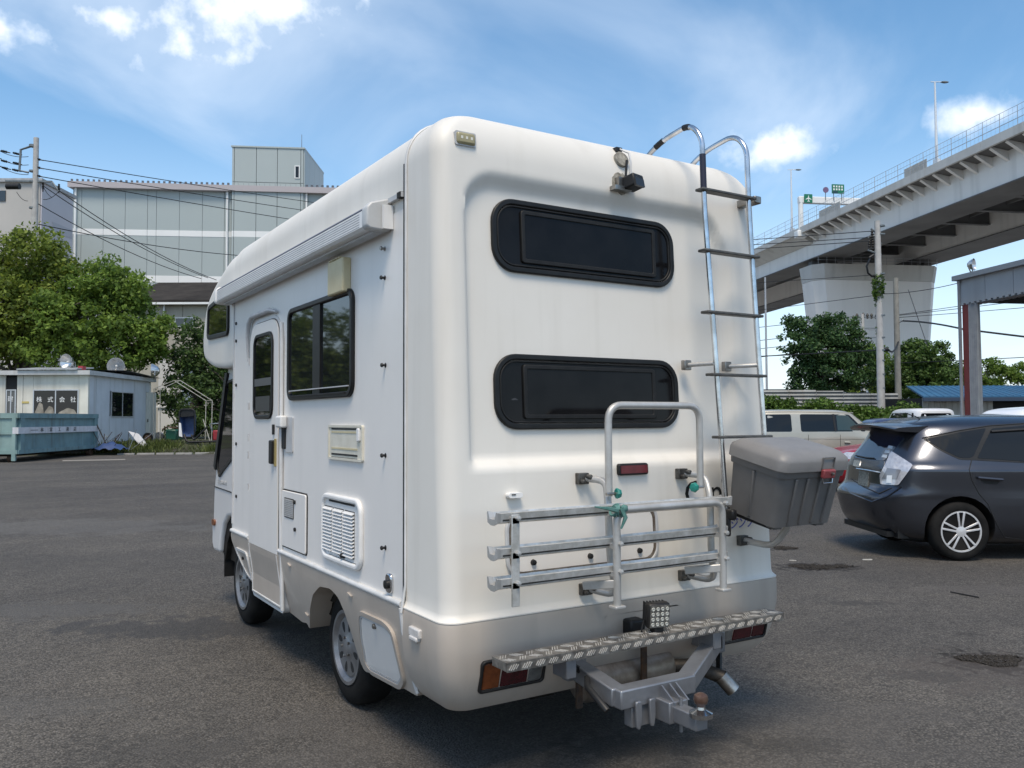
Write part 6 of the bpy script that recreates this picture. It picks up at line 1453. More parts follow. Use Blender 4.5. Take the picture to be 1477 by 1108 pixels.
# ---- trees behind the office
TG = 'trees behind the prefab office'
b0 = K((38 - CX) / FL * 49, 49, .5); b1 = K((20 - CX) / FL * 49, 49, .5)
tree('tall olive green tree standing beside the concrete utility pole', b0, [lobe(40, 375, 49, 2.6, 2.4, 2.1), lobe(-15, 410, 49, 2.6, 2.4, 2.6), lobe(80, 420, 49, 2.4, 2.2, 2.0), lobe(30, 450, 48, 3.2, 2.4, 2.0), lobe(-40, 480, 48, 2.6, 2.2, 2.2), lobe(50, 495, 48.5, 2.6, 2.0, 1.3)], 30000, .125, LEAF2, 11, [b0, b1], TG, .62)
b0 = K((125 - CX) / FL * 47.8, 47.8, .5)
tree('broad leafy green tree rising over the middle of the office roof', b0, [lobe(140, 405, 48, 1.9, 1.9, 1.3), lobe(168, 425, 48, 1.9, 1.8, 1.6), lobe(192, 468, 48, 1.8, 1.8, 1.8), lobe(120, 455, 47.6, 2.8, 2.2, 1.9), lobe(165, 495, 47.5, 2.9, 2.1, 1.5), lobe(216, 500, 48, 1.1, 1.2, 1.2), lobe(90, 500, 47.6, 2.2, 1.8, 1.3)], 26000, .12, LEAF, 12, [b0], TG, .6)
b0 = K((285 - CX) / FL * 50, 50, .55)
tree('dark green tree filling the gap between office and camper cab', b0, [lobe(290, 500, 50, 1.6, 1.6, 1.6), lobe(270, 530, 50, 1.3, 1.5, 1.5), lobe(320, 535, 50, 2.0, 1.8, 2.0), lobe(285, 570, 49.5, 2.2, 1.8, 1.6), lobe(330, 590, 49, 1.8, 1.6, 1.4), lobe(345, 500, 51, 2.0, 2, 2.2)], 22000, .105, LEAF3, 13, [b0, K((275 - CX) / FL * 49, 49, .5)], TG, .5)
# same row of trees going on past the office
for i, (xc, D) in enumerate(((-38.5, 47.5), (-45, 46), (-52, 45), (-59, 43.5))):
    b0 = K(xc, D, .5); tree('olive green tree further along the row past the office', b0, [(K(xc, D, 7.6), (3.9, 3.2, 3.2)), (K(xc - 1.8, D, 4.8), (3.6, 3, 2.6)), (K(xc + 2, D + .5, 5.2), (3.4, 3, 2.6)), (K(xc, D, 2.4), (3.4, 2.6, 1.8))], 9000, .22, LEAF2, 20 + i, [b0], TG, .75)
hd = obj('shrub', quads_mesh('shrub', leaves((np.array([K(x, 48 + (i % 3) * .6, .9 + (i % 4) * .35) for i, x in enumerate(np.linspace(-19.2, -11.5, 34))]), np.full(34, .62)), 9000, .085, 31)), LEAF3); tag(hd, 'low dark shrubs under the trees behind the pipe frame', 'shrub', kind='stuff')

# ---- concrete utility pole and wires
M_pole = mat('pole_concrete', (.46, .45, .43), .8, c2=(.37, .36, .345), scale=3, streak=(4, .4, (.18, .17, .16)), bump=.1)
M_wire = mat('black_cable', (.012, .012, .013), .6)
M_pst = mat('galvanised_grey', (.20, .23, .25), .6, .4, c2=(.14, .16, .17), scale=6)
def sag(a, c, s, n=14):
    a, c = np.array(a, float), np.array(c, float); return [a + (c - a) * t - np.array([0, 0, s * 4 * t * (1 - t)]) for t in np.linspace(0, 1, n)]
def wire(a, c, s=.3, r=.03, label='black overhead wire strung from the left utility pole', group='overhead wires of the left pole'):
    b = MB(); b.tube(sag(a, c, s), r, 5); o = b.build('overhead_wire', M_wire, smooth=60); tag(o, label, 'wire', group); return o
PD = 52.0; pz = pk(47, 199, PD)[2]; px_ = (45 - CX) / FL * PD
po = thing('utility_pole', 'concrete utility pole with crossarms and insulators beside the tall olive tree', 'utility pole', K(px_, PD, 0)); c = K(px_, PD, 0)
b = MB(); b.tube([(c[0], c[1], 0), (c[0], c[1], pz)], [.24, .155], 14); b.build('post', M_pole, po, smooth=60)
def PP(px, py, d=0.0): return pk(px, py, PD + d)
b = MB(); b.tube([PP(45, 211), PP(30, 216), PP(28, 246), PP(41, 249)], .07, 6); b.build('bracket', M_pst, po)
b = MB(); b.beam(PP(8, 261), PP(75, 262), .10, .10); b.build('crossarm', M_pst, po)
b = MB(); b.tube([PP(75, 262), PP(85, 276)], .05, 6); b.build('crossarm_end', M_pst, po)
for px, py in ((40, 211), (41, 247), (45, 262), (44, 210), (43, 300)):
    b = MB(); q = PP(47, py); b.lathe([(.2, -.05), (.2, .05)], q, (0, 0, 1), 12); b.build('pole_band', M_pst, po)
for px, py in ((8, 219), (25, 222), (8, 233), (25, 236), (9, 243), (24, 246), (56, 230), (56, 242), (56, 254), (62, 270), (85, 272)):
    b = MB(); q = Vector(PP(px, py)); dr_ = Vector((RH[0], RH[1], -.25)) if py < 260 else Vector((0, 0, -1)); b.lathe([(.02, -.3), (.07, -.25), (.04, -.2), (.085, -.15), (.04, -.1), (.085, -.05), (.04, 0), (.085, .05), (.04, .1), (.03, .3)], q, dr_, 8); b.build('insulator', M_black, po, smooth=40)
b = MB(); q = Vector(PP(19, 269)); b.tube([q - Vector((RH[0], RH[1], 0)) * .4, q + Vector((RH[0], RH[1], 0)) * .4], .19, 12); b.build('closure_case', M_black, po, smooth=40)
for a_, c_ in (((0, 218), (41, 226)), ((0, 229), (41, 238)), ((0, 240), (41, 252)), ((24, 277), (40, 290)), ((60, 264), (75, 285)), ((85, 276), (62, 288))):
    b = MB(); b.tube(sag(PP(*a_), PP(*c_), .15), .02, 5); b.build('jumper_cable', M_wire, po)
for y0, y1, d1 in ((230, 300, 104.5), (242, 314, 104.5), (254, 332, 104.5)):
    wire(PP(54, y0), pk(640, y1 + 16, d1), .25, .03)
for (x0, y0), (x1, y1), d1 in (((62, 268), (300, 401), 76), ((86, 276), (312, 404), 76), ((48, 290), (290, 402), 76), ((48, 322), (420, 372), 80)):
    wire(PP(x0, y0), pk(x1, y1, d1), .5)
for y0, y1 in ((218, 150), (229, 165), (240, 180)): wire(PP(2, y0), K(-90, 46, 21 - (y0 - 218) * .05), .6)

# ================================================================== BUILDINGS BEHIND (left)
M_wh = mat('grey_green_cladding', (.37, .42, .42), .6, c2=(.345, .395, .395), scale=.06, streak=(.35, .2, (.34, .38, .37)))
M_whs = mat('white_cladding_band', (.78, .79, .78), .6, c2=(.72, .73, .72), scale=.1)
wh = thing('warehouse', 'huge grey green clad warehouse with white bands and stair tower', 'warehouse', K(-40, 104, 0))
def FWH(u, v, w): return K(u, 100 + (u + 52.3) * .108 - w, v)
def whp(px, py):
    q = (px - CX) / FL; D = (100 + 52.3 * .108) / (1 - q * .108); return (q * D, pk(px, py, D)[2])
x0 = whp(100, 300)[0]; x1 = x0 + 62; ev = whp(100, 270)[1]
b = MB(); b.prism([(x0, 0), (x1, 0), (x1, ev - .3), (x0, ev - .3)], FWH, -45, -.12); b.build('core', mat('joint_grey', (.27, .31, .31), .8), wh)
zA, zB = whp(200, 340)[1], whp(200, 331.5)[1]; zC, zD = whp(250, 408)[1], whp(250, 398)[1]
seams = [x0] + [whp(px, 300)[0] for px in (113, 145, 176.5, 209, 222, 255.5, 289, 321, 331)] + [whp(331, 300)[0] + k * 2.75 for k in range(1, 16)]
for i in range(len(seams) - 1):
    a, d = seams[i] + .022, seams[i + 1] - .022
    for z0, z1, m_ in ((0, zC, M_wh), (zC, zD, M_whs), (zD, zA, M_wh), (zA, zB, M_whs), (zB, ev, M_wh)):
        b = MB(); b.prism([(a, z0), (d, z0), (d, z1), (a, z1)], FWH, -.14, 0 if m_ is M_wh else .03); b.build('cladding_panel', m_, wh)
b = MB(); b.prism([(x0 - .3, ev - .15), (x1, ev - .15), (x1, ev + .55), (x0 - .3, ev + .55)], FWH, -45, .7); b.build('eaves_gutter', mat('pinkish_gutter', (.40, .37, .38), .6), wh)
b = MB()
for x in np.arange(x0, x1, .62): b.box(FWH(x, ev + .72, .3), (.24, .24, .34))
tag(b.build('roof_rib_ends', mat('roof_dark', (.12, .13, .15), .6), wh), kind='stuff')
for px in (105.5, 326, 441):
    u = whp(px, 300)[0]; b = MB(); b.tube([FWH(u, 0, .25), FWH(u, ev - .1, .25)], .13, 8); b.build('downpipe', M_whs, wh, smooth=60)
# stair tower
tx0, tx1 = whp(333, 300)[0], whp(437, 300)[0]; tz = whp(385, 214)[1]
b = MB(); b.prism([(tx0 + .05, 0), (tx1 - .05, 0), (tx1 - .05, tz - .05), (tx0 + .05, tz - .05)], FWH, -10, .2); tw = b.build('stair_tower', MATS['joint_grey'], wh)
zt1 = whp(385, 265)[1]
cols_ = [tx0, whp(336.5, 0)[0], whp(368.5, 0)[0], whp(399, 0)[0], whp(433, 0)[0], tx1]
for i in range(5):
    for z0, z1 in ((0, zA), (zA, zB), (zB, zt1 - .03), (zt1 + .03, tz)):
        a, d = cols_[i] + .03, cols_[i + 1] - .03; b = MB(); b.prism([(a, z0), (d, z0), (d, z1), (a, z1)], FWH, -.05, .45); b.build('cladding_panel', M_whs if z0 == zA else M_wh, tw)
for k in range(4):
    b = MB(); d0_, d1_ = -.35 + 2.6 * k, 2.2 + 2.6 * k; b.loft([[FWH(tx1 + .0, z, -d) for z, d in ((0, d0_), (0, d1_ - .02), (tz, d1_ - .02), (tz, d0_))], [FWH(tx1 + .12, z, -d) for z, d in ((0, d0_), (0, d1_ - .02), (tz, d1_ - .02), (tz, d0_))]]); b.build('cladding_panel', M_wh, tw)
b = MB(); b.prism([(tx0 - .1, tz - .12), (tx1 + .15, tz - .12), (tx1 + .15, tz + .06), (tx0 - .1, tz + .06)], FWH, -10.1, .55); b.build('tower_roof', M_wh, tw)
for py0, py1 in ((242, 258), (314, 326)):
    (a, c), (d, e) = whp(425.5, py1), whp(430.5, py0); b = MB(); b.ring([(a - .1, c - .1), (d + .1, c - .1), (d + .1, e + .1), (a - .1, e + .1)], [(a, c), (d, c), (d, e), (a, e)], FWH, .4, .53); f_ = b.build('window', M_whs, tw); b = MB(); b.prism([(a, c), (d, c), (d, e), (a, e)], FWH, .4, .47); b.build('pane', M_glass, f_)
q = FWH(whp(393, 0)[0], tz, -4); b = MB(); b.lathe([(.55, 0), (.55, .75), (.6, .75), (.3, .85), (.01, .85)], q, (0, 0, 1), 14); b.build('roof_fan', M_under, tw, smooth=40)
q = FWH(whp(408, 0)[0], tz + .35, -4); b = MB(); b.box(q, (1.5, 1.2, .8), Matrix.Rotation(AC, 3, 'Z')); b.build('roof_hatch', M_whs, tw)
q = FWH(whp(418, 0)[0], tz - .2, -5); b = MB(); b.tube([q, (q[0], q[1], q[2] + 3.7)], [.06, .03], 6); b.build('antenna_mast', M_pst, tw)
# orange mark on the right wing
m_or = mat('orange_mark', (.62, .30, .02), .6)
for poly in ([(446, 296), (454, 291), (459, 300), (462, 309), (452, 303)], [(463, 292), (468, 288), (470, 294), (470, 303), (463, 306)]):
    b = MB(); b.prism([whp(*p) for p in poly], FWH, -.05, .03); b.build('orange_mark', m_or, wh)
# grey building at the far left
gb = thing('factory_building', 'plain cream and grey factory block behind the utility pole', 'building', K(-56, 88, 0))
xg = (52 - CX) / FL * 86; zg = pk(52, 263, 86)[2]
b = MB(); b.loft([[K(x, d, z) for x, d in ((-90, 86), (xg, 86), (xg - .05, 92.5), (-90, 92.5))] for z in (0, zg)]); b.build('wall', mat('cream_grey_wall', (.46, .44, .41), .7, c2=(.38, .37, .35), scale=.1, streak=(.5, .4, (.28, .26, .24))), gb)
b = MB(); b.loft([[K(x, d, z) for x, d in ((xg + .02, 86.1), (xg + .14, 86.1), (xg + .08, 92.4), (xg - .03, 92.4))] for z in (0, zg - .02)]); b.build('side_cladding', mat('lilac_grey_wall', (.55, .53, .56), .7, c2=(.50, .48, .51), scale=.1), gb)
b = MB(); b.loft([[K(x, d, z) for x, d in ((-90.3, 85.7), (xg + .35, 85.7), (xg + .3, 92.8), (-90.3, 92.8))] for z in (zg, zg + .35)]); b.build('roof', M_roofg, gb)
b = MB(); b.loft([[K(x, d, z) for x, d in ((xg + .12, 88.2), (xg + .17, 88.2), (xg + .1, 92.3), (xg + .07, 92.3))] for z in (pk(90, 346, 100)[2] - 1.6, pk(90, 346, 100)[2] - .6)]); b.build('pale_band', mat('lilac_band', (.42, .42, .45), .7), gb)
u = xg - .3; b = MB(); b.tube([K(u, 85.8, 0), K(u, 85.8, zg)], .14, 8); b.build('downpipe', M_whs, gb)
p0, p1 = pk(-8, 275, 85.9), pk(1.5, 290, 85.9); b = MB(); b.ab((0, 0, 0), (.1, .1, .1)) if False else b.add([K((-8 - CX) / FL * 85.9, 85.9, z) for z in (p0[2], p1[2])] + [K((1.5 - CX) / FL * 85.9, 85.9, z) for z in (p1[2], p0[2])] + [K((-8 - CX) / FL * 85.9, 86.2, z) for z in (p0[2], p1[2])] + [K((1.5 - CX) / FL * 85.9, 86.2, z) for z in (p1[2], p0[2])], [(0, 1, 2, 3), (4, 7, 6, 5), (0, 4, 5, 1), (1, 5, 6, 2), (2, 6, 7, 3), (3, 7, 4, 0)]); b.build('window', M_glass2, gb)
# lower building with dark roof
lb_ = thing('workshop_building', 'beige workshop with dark sloping roof in front of the warehouse', 'building', K(-28, 78, 0))
LD = 74
def FL_(u, v, w): return K(u, LD - w, v)
def lbp(px, py): return ((px - CX) / FL * LD, pk(px, py, LD)[2])
xa, xb = lbp(175, 0)[0], lbp(560, 0)[0]; zw = lbp(250, 436)[1]
M_bg = mat('beige_sheet_wall', (.40, .375, .315), .7, c2=(.34, .315, .26), scale=.3, streak=(1.2, .5, (.22, .19, .15)))
RZ_ = pk(250, 409, LD + 9)[2]
px_e = [175, 200, 236, 262, 300, 330, 370, 410, 450, 500, 560]
b = MB(); b.prism([(xa + .1, 0), (xb, 0), (xb, zw - .1), (xa + .1, zw - .1)], FL_, -14, -.1); b.build('core', M_gap, lb_)
for i in range(len(px_e) - 1):
    a, d = lbp(px_e[i], 0)[0], lbp(px_e[i + 1], 0)[0]; b = MB(); b.prism([(a + .02, 0), (d - .02, 0), (d - .02, zw), (a + .02, zw)], FL_, -.12, 0); b.build('wall_panel', M_bg, lb_)
b = MB(); b.loft([[FL_(xa - .6, zw - .12, .7), FL_(xb, zw - .12, .7), FL_(xb, RZ_ - .15, -9), FL_(xa - .6, RZ_ - .15, -9)], [FL_(xa - .6, zw + .1, .7), FL_(xb, zw + .1, .7), FL_(xb, RZ_ + .1, -9), FL_(xa - .6, RZ_ + .1, -9)]]); b.build('roof', mat('dark_roof_sheet', (.030, .027, .025), .95, c2=(.05, .045, .041), scale=.6, detail=8, spec=.1, streak=(1.2, .3, (.08, .07, .06))), lb_)
b = MB(); b.prism([(xa - .6, zw - .28), (xb, zw - .28), (xb, zw - .10), (xa - .6, zw - .10)], FL_, .6, .74); b.build('gutter', M_whs, lb_)
for px0, px1, py0, py1 in ((251, 278, 458, 471.5), (326, 350, 458, 471.5), (251, 278, 520, 533)):
    win((lbp(px0, py0), lbp(px1, py1)), FL_, (lbp(px0, 0)[0] + lbp(px1, 0)[0]) / 2, M_glass2, lb_, fw=.08)
u = lbp(236, 0)[0]; b = MB(); b.tube([FL_(u, 0, .15), FL_(u, zw - .2, .15)], .09, 8); b.build('downpipe', M_whs, lb_, smooth=60)
# white lattice-windowed shed low behind the shrubs
ws = thing('white_lean_to', 'white lean-to with lattice windows low behind the shrubs', 'shed', K((246 - CX) / FL * 60, 60, 0))
def FZ(u, v, w): return K(u, 60 - w, v)
def zp(px, py): return ((px - CX) / FL * 60, pk(px, py, 60)[2])
(a, c), (d, e) = zp(228, 590), zp(262, 520); b = MB(); b.prism([(a, 0), (d, 0), (d, e), (a, e)], FZ, -3, 0); b.build('wall', mat('white_boards', (.62, .62, .60), .7), ws)
win((zp(236, 586), zp(257, 573)), FZ, zp(246, 0)[0], MATS['grey_window'], ws, fw=.06)
(a, c), (d, e) = zp(226, 588), zp(264, 585.5); b = MB(); b.prism([(a, c), (d, c), (d, e), (a, e)], FZ, 0, .12); b.build('sill', M_whs, ws)
# ================================================================== RIGHT SIDE: ELEVATED EXPRESSWAY
def O(s, t, z): return K(46 - .1374 * s + .9905 * t, 91 + .9905 * s + .1374 * t, z)
S0, S1, SB = -62.0, 430.0, 31.0
hw_ = thing('elevated_expressway', 'tall concrete and steel elevated expressway crossing behind the yard', 'expressway', O(30, 12, 0))
M_deck = mat('deck_concrete', (.55, .54, .51), .8, c2=(.46, .45, .425), scale=.2, detail=8, streak=(.8, .5, (.25, .24, .22)))
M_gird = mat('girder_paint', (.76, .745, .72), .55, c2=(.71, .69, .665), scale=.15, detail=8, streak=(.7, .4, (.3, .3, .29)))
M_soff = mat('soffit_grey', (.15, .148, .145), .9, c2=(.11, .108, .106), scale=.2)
def sweep(b, prof, s0=S0, s1=S1, n=1):
    return b.loft([[O(s0 + (s1 - s0) * k / n, t, z) for t, z in prof] for k in range(n + 1)])
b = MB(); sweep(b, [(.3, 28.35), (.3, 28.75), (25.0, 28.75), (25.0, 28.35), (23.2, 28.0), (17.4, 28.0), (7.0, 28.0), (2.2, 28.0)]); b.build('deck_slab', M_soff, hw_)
for t0 in (0.0, 25.0):
    s = S0
    while s < S1:
        b = MB(); sweep(b, [(t0, 28.2), (t0, 29.1), (t0 + .32, 29.1), (t0 + .32, 28.2)], s + .02, min(s + 9.1, S1) - .02); b.build('edge_beam', M_deck, hw_); s += 9.1
for ta, tb in ((2.3, 6.8), (17.6, 23.0)):
    s = S0
    while s < S1:
        e_ = min(s + 12.2, S1); b = MB(); sweep(b, [(ta, 24.8), (tb, 24.8), (tb, 28.1), (ta, 28.1)], s + .015, e_ - .015); b.build('box_girder', M_gird, hw_); s = e_
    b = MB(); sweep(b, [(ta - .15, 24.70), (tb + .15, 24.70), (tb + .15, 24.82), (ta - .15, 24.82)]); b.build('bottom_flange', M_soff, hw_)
# cantilever brackets
br = None
s = SB - 1.0
while s > -32:
    b = MB(); b.loft([[O(s + d, 2.35, 27.0), O(s + d, .4, 28.15), O(s + d, .4, 28.36), O(s + d, 2.35, 28.36)] for d in (-.07, .07)]); b.loft([[O(s + d, 2.35, 26.94), O(s + d, .4, 28.09), O(s + d, .4, 28.15), O(s + d, 2.35, 27.0)] for d in (-.2, .2)]); b.build('cantilever_bracket', M_gird, hw_)
    s -= 2.25
s = S0 + 4
while s < 60:
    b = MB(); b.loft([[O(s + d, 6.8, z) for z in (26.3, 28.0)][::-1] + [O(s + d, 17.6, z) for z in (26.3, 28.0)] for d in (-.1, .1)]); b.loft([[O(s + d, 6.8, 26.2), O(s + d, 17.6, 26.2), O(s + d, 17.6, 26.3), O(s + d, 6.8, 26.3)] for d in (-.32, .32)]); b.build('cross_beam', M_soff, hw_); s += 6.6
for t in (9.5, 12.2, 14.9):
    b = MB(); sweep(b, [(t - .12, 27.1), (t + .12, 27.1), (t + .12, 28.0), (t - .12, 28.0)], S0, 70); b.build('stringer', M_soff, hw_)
# beyond the joint: solid concrete soffit
b = MB(); sweep(b, [(.32, 28.19), (2.25, 26.9), (2.25, 28.3), (.32, 28.33)], SB + .5, S1); b.build('solid_overhang', M_deck, hw_)
# railing with net: posts each 2.4 m
M_rail = mat('railing_grey', (.42, .44, .46), .5, .4, c2=(.35, .36, .38), scale=2)
s = -34.0
while s < 80:
    b = MB(); b.tube([O(s, .1, 29.08), O(s, .1, 31.0)], .035, 5); b.build('railing_post', M_rail, hw_); s += 2.4
for z, r_ in ((29.75, .035), (30.4, .02), (30.98, .022)):
    b = MB(); b.tube([O(-34, .1, z), O(80, .1, z)], r_, 5); b.build('railing_rail', M_rail, hw_)
b = MB()
for s in np.arange(-34, 60, .6): b.tube([O(s, .1, 29.1), O(s, .1, 30.95)], .010, 3)
tag(b.build('railing_wires', M_rail, hw_), kind='stuff')
M_acr = mat('noise_barrier_panel', (.46, .45, .42), .6, c2=(.4, .39, .36), scale=1)
for s0_, s1_ in ((2.0, 6.0), (20.5, 25.5)):
    s = s0_
    while s < s1_:
        b = MB(); b.loft([[O(s + .03, .5, z), O(s + 1.35, .5, z), O(s + 1.35, .58, z), O(s + .03, .58, z)] for z in (29.0, 30.3)]); b.build('barrier_panel', M_acr, hw_); s += 1.4
# pier
pr = thing('expressway_pier', 'massive pale tapering concrete pier under the expressway', 'pier', O(31.5, 11.5, 0))
def ring_p(ta, tb, sa, sb, z, ch): return [O(s, t, z) for s, t in ((sa + ch, ta), (sa, ta + ch), (sa, tb - ch), (sa + ch, tb), (sb - ch, tb), (sb, tb - ch), (sb, ta + ch), (sb - ch, ta))]
TA, TB = 1.6, 21.6
b = MB(); b.loft([ring_p(TA + 2.6, TB - 2.6, 30.2, 35.2, -.2, .9), ring_p(TA + .38, TB - .38, 29.9, 35.6, 21.4, 1.3)]); b.build('column', mat('pier_concrete', (.80, .775, .735), .8, c2=(.74, .715, .68), scale=.12, detail=8, streak=(.5, .3, (.38, .37, .35))), pr)
b = MB(); b.loft([ring_p(TA + .35, TB - .35, 29.85, 35.65, 21.43, 1.3), ring_p(TA + .1, TB - .1, 29.6, 35.8, 23.7, 1.3)]); b.build('pier_cap', M_deck, pr)
b = MB(); b.loft([ring_p(TA + .3, TB - .3, 30.2, 35.3, 23.7, 1.2), ring_p(TA + .3, TB - .3, 30.2, 35.3, 23.72, 1.2)]); b.build('cap_top', M_soff, pr)
for t in (3.2, 5.9, 18.6, 21.0):
    b = MB(); b.loft([[O(s, u, z) for s, u in ((32.3, t - .6), (32.3, t + .6), (33.5, t + .6), (33.5, t - .6))] for z in (23.7, 24.75)]); b.build('bearing', M_soff, pr)
s_ = []
for k in range(15):
    t = TA + .6 + k * 1.32; b = MB(); b.tube([O(29.75, t, 23.68), O(29.75, t, 24.75)], .03, 4); b.build('guard_post', M_rail, pr)
for z in (24.25, 24.72):
    b = MB(); b.tube([O(29.75, TA + .4, z), O(29.75, TB - .5, z)], .028, 4); b.build('guard_rail', M_rail, pr)
# second pier further along for the spans either side
for sq in (150, 272, 394):
    prx = thing('expressway_pier', 'concrete expressway pier further along, hidden behind the camper', 'pier', O(sq, 11.5, 0), 'far piers of the expressway'); b = MB(); b.loft([ring_p(TA + 2.6, TB - 2.6, sq - 2.5, sq + 2.5, -.2, .9), ring_p(TA + .1, TB - .1, sq - 2.7, sq + 2.7, 24.75, 1.3)]); b.build('column', MATS['pier_concrete'], prx)
pr3 = thing('expressway_pier', 'nearer concrete pier of the expressway past the steel canopy', 'pier', O(-34, 11.5, 0)); b = MB(); b.loft([ring_p(TA + 2.6, TB - 2.6, -37, -32, -.2, .9), ring_p(TA + .1, TB - .1, -37.3, -31.7, 24.75, 1.3)]); b.build('column', MATS['pier_concrete'], pr3)
tp = K((1106.5 - CX) / FL * 60, 60, 0); tpt = thing('slender_pole', 'slender pale pole standing beyond the camper under the expressway', 'pole', tp); b = MB(); b.tube([tp, (tp[0], tp[1], pk(1106, 400, 60)[2])], [.09, .06], 10); b.build('post', M_rail, tpt, smooth=60); b = MB(); b.lathe([(.16, 0), (.16, .25), (.1, .3)], tp, (0, 0, 1), 12); b.build('base', M_rail, tpt)
# street lamps on the deck
M_lp = mat('lamp_post_paint', (.62, .66, .70), .5)
for s, lab in ((0.0, 'tall white street lamp on the expressway right of the sign gantry'), (33.9, 'tall white street lamp on the expressway beside the sign gantry')):
    t = thing('street_lamp', lab, 'street lamp', O(s, .35, 28.9), 'street lamps on the expressway'); zt_ = 38.2 if s < 10 else 38.5
    b = MB(); b.tube([O(s, .35, 28.7), O(s, .35, zt_)], [.17, .09], 10); b.build('post', M_lp, t, smooth=60)
    b = MB(); b.tube([O(s, -.15, zt_ - .05), O(s, 1.4, zt_ + .02)], .05, 6); b.build('arm', M_lp, t)
    b = MB(); b.loft([[O(s + .16 * a, 1.1 + .85 * (k / 6), zt_ - .0 + .11 * c * math.sin(math.pi * (.12 + .8 * k / 6))) for a, c in ((-1, 0), (-.7, .9), (.7, .9), (1, 0), (.6, -1), (-.6, -1))] for k in range(7)]); b.build('lamp_head', M_pst, t, smooth=40)
    b = MB(); b.loft([[O(s + d, u, z) for d, u in ((-.3, .1), (.3, .1), (.3, .65), (-.3, .65))] for z in (28.5, 29.6)]); b.build('base', M_lp, t)
# sign gantry
gt = thing('sign_gantry', 'white sign gantry with airport and exit signs over the expressway', 'sign gantry', O(31, .4, 28.9))
zg_ = pk(1165, 288.5, 121.7)[2]
b = MB(); b.tube([O(31, .3, 28.2), O(31, .3, zg_)], .36, 10); b.build('post', M_whs, gt, smooth=60)
b = MB(); b.loft([[O(31 + d, t, zg_ + e) for d, e in ((-.35, -.5), (.35, -.5), (.35, .5), (-.35, .5))] for t in (-.05, 14)]); b.build('beam', M_whs, gt, bevel=.1)
b = MB(); b.loft([[O(31 + d, t, z) for d, t in ((-.6, -.5), (.6, -.5), (.6, .9), (-.6, .9))] for z in (27.6, 28.6)]); b.build('base', M_whs, gt, bevel=.1)
M_sg = mat('sign_green', (.005, .16, .085), .5); M_sw = mat('sign_white', (.75, .76, .75), .5); M_sp = mat('sign_purple', (.16, .10, .19), .5); M_sd = mat('sign_dark', (.01, .05, .06), .4)
def gp(px, py):
    q = (px - CX) / FL; t = ((91 + .9905 * 30.5) * q - (46 - .1374 * 30.5)) / (.9905 - .1374 * q); P_ = O(30.5, t, 0); D = P_[0] * FH[0] + P_[1] * FH[1]; return (t, pk(px, py, D)[2])
def FG(u, v, w): return O(30.5 - w, u, v)
(a, c), (d, e) = gp(1165.5, 292.5), gp(1177, 280.5); b = MB(); b.prism(rr(a, c, d, e, .05), FG, -.08, .08); ap = b.build('airport_sign', M_sg, gt)
mx, mz = (a + d) / 2, (c + e) / 2; S_ = (d - a) / 2
pl = [(0, .75), (.09, .55), (.09, .2), (.72, -.15), (.72, -.3), (.09, -.1), (.07, -.5), (.3, -.68), (.3, -.8), (0, -.72), (-.3, -.8), (-.3, -.68), (-.07, -.5), (-.09, -.1), (-.72, -.3), (-.72, -.15), (-.09, .2), (-.09, .55)]
b = MB(); b.prism([(mx + u * S_, mz + v * S_) for u, v in pl], FG, .07, .10); b.build('aeroplane_mark', M_sw, ap)
u, v = gp(1197, 274); b = MB(); b.lathe([(.42, -.06), (.42, .06)], FG(u, v, 0), Vector(FG(0, 0, 1)) - Vector(FG(0, 0, 0)), 20); rs_ = b.build('round_sign', M_sp, gt); b = MB(); b.tube([FG(u, zg_, -.1), FG(u, v, -.1)], .06, 6); b.build('sign_stalk', M_pst, rs_)
(a, c), (d, e) = gp(1206, 279), gp(1223.5, 266.5); b = MB(); b.prism([(a, c), (d, c), (d, e), (a, e)], FG, -.08, .08); ig = b.build('exit_sign', M_sg, gt)
for k in range(4):
    for r_ in range(2):
        x = a + .15 + k * (d - a - .2) / 4; z = e - .2 - r_ * .42; b = MB(); b.prism([(x, z - .26), (x + .24, z - .26), (x + .24, z), (x, z)], FG, .07, .095); b.build('sign_character', M_sw, ig)
b = MB(); b.prism([(a + .05, c + .03), (a + .85, c + .03), (a + .85, c + .36), (a + .05, c + .36)], FG, .07, .10); b.build('sign_display', M_sd, ig)
for x in (a + .3, d - .3):
    b = MB(); b.tube([FG(x, zg_, -.1), FG(x, e, -.1)], .06, 6); b.build('sign_post', M_pst, ig)

# ================================================================== POLES AND WIRES (right)
WLAB = ('thin black overhead wire strung between the poles before the expressway pier', 'overhead wires before the expressway')
def upole(px, ytop, D, r0, r1, label, m_=M_pole):
    c = K((px - CX) / FL * D, D, 0); z = pk(px, ytop, D)[2]; t = thing('utility_pole', label, 'utility pole', c); b = MB(); b.tube([(c[0], c[1], 0), (c[0], c[1], z)], [r0, r1], 14); b.build('post', m_, t, smooth=60); return t
P1D = 40.0
p1 = upole(1271, 319, P1D, .19, .135, 'light concrete utility pole wrapped with vine in front of the pier')
def Q1(px, py, d=0): return pk(px, py, P1D + d)
for py in (326, 338, 395, 414, 455, 487, 505, 520, 540, 560):
    b = MB(); b.lathe([(.175, -.03), (.175, .03)], Q1(1271, py), (0, 0, 1), 12); b.build('pole_band', M_pst, p1)
b = MB(); b.beam(Q1(1262, 325), Q1(1273, 325), .06, .06); b.tube([Q1(1264, 325), Q1(1265, 344), Q1(1271, 352)], .04, 6); b.build('crossarm', M_pst, p1)
for a_, c_ in (((1252, 343), (1269, 338)), ((1252, 361), (1271, 368)), ((1256, 330), (1262, 334))):
    b = MB(); b.tube([Q1(*a_), Q1(*c_)], .045, 6); b.build('bracket', M_pst, p1)
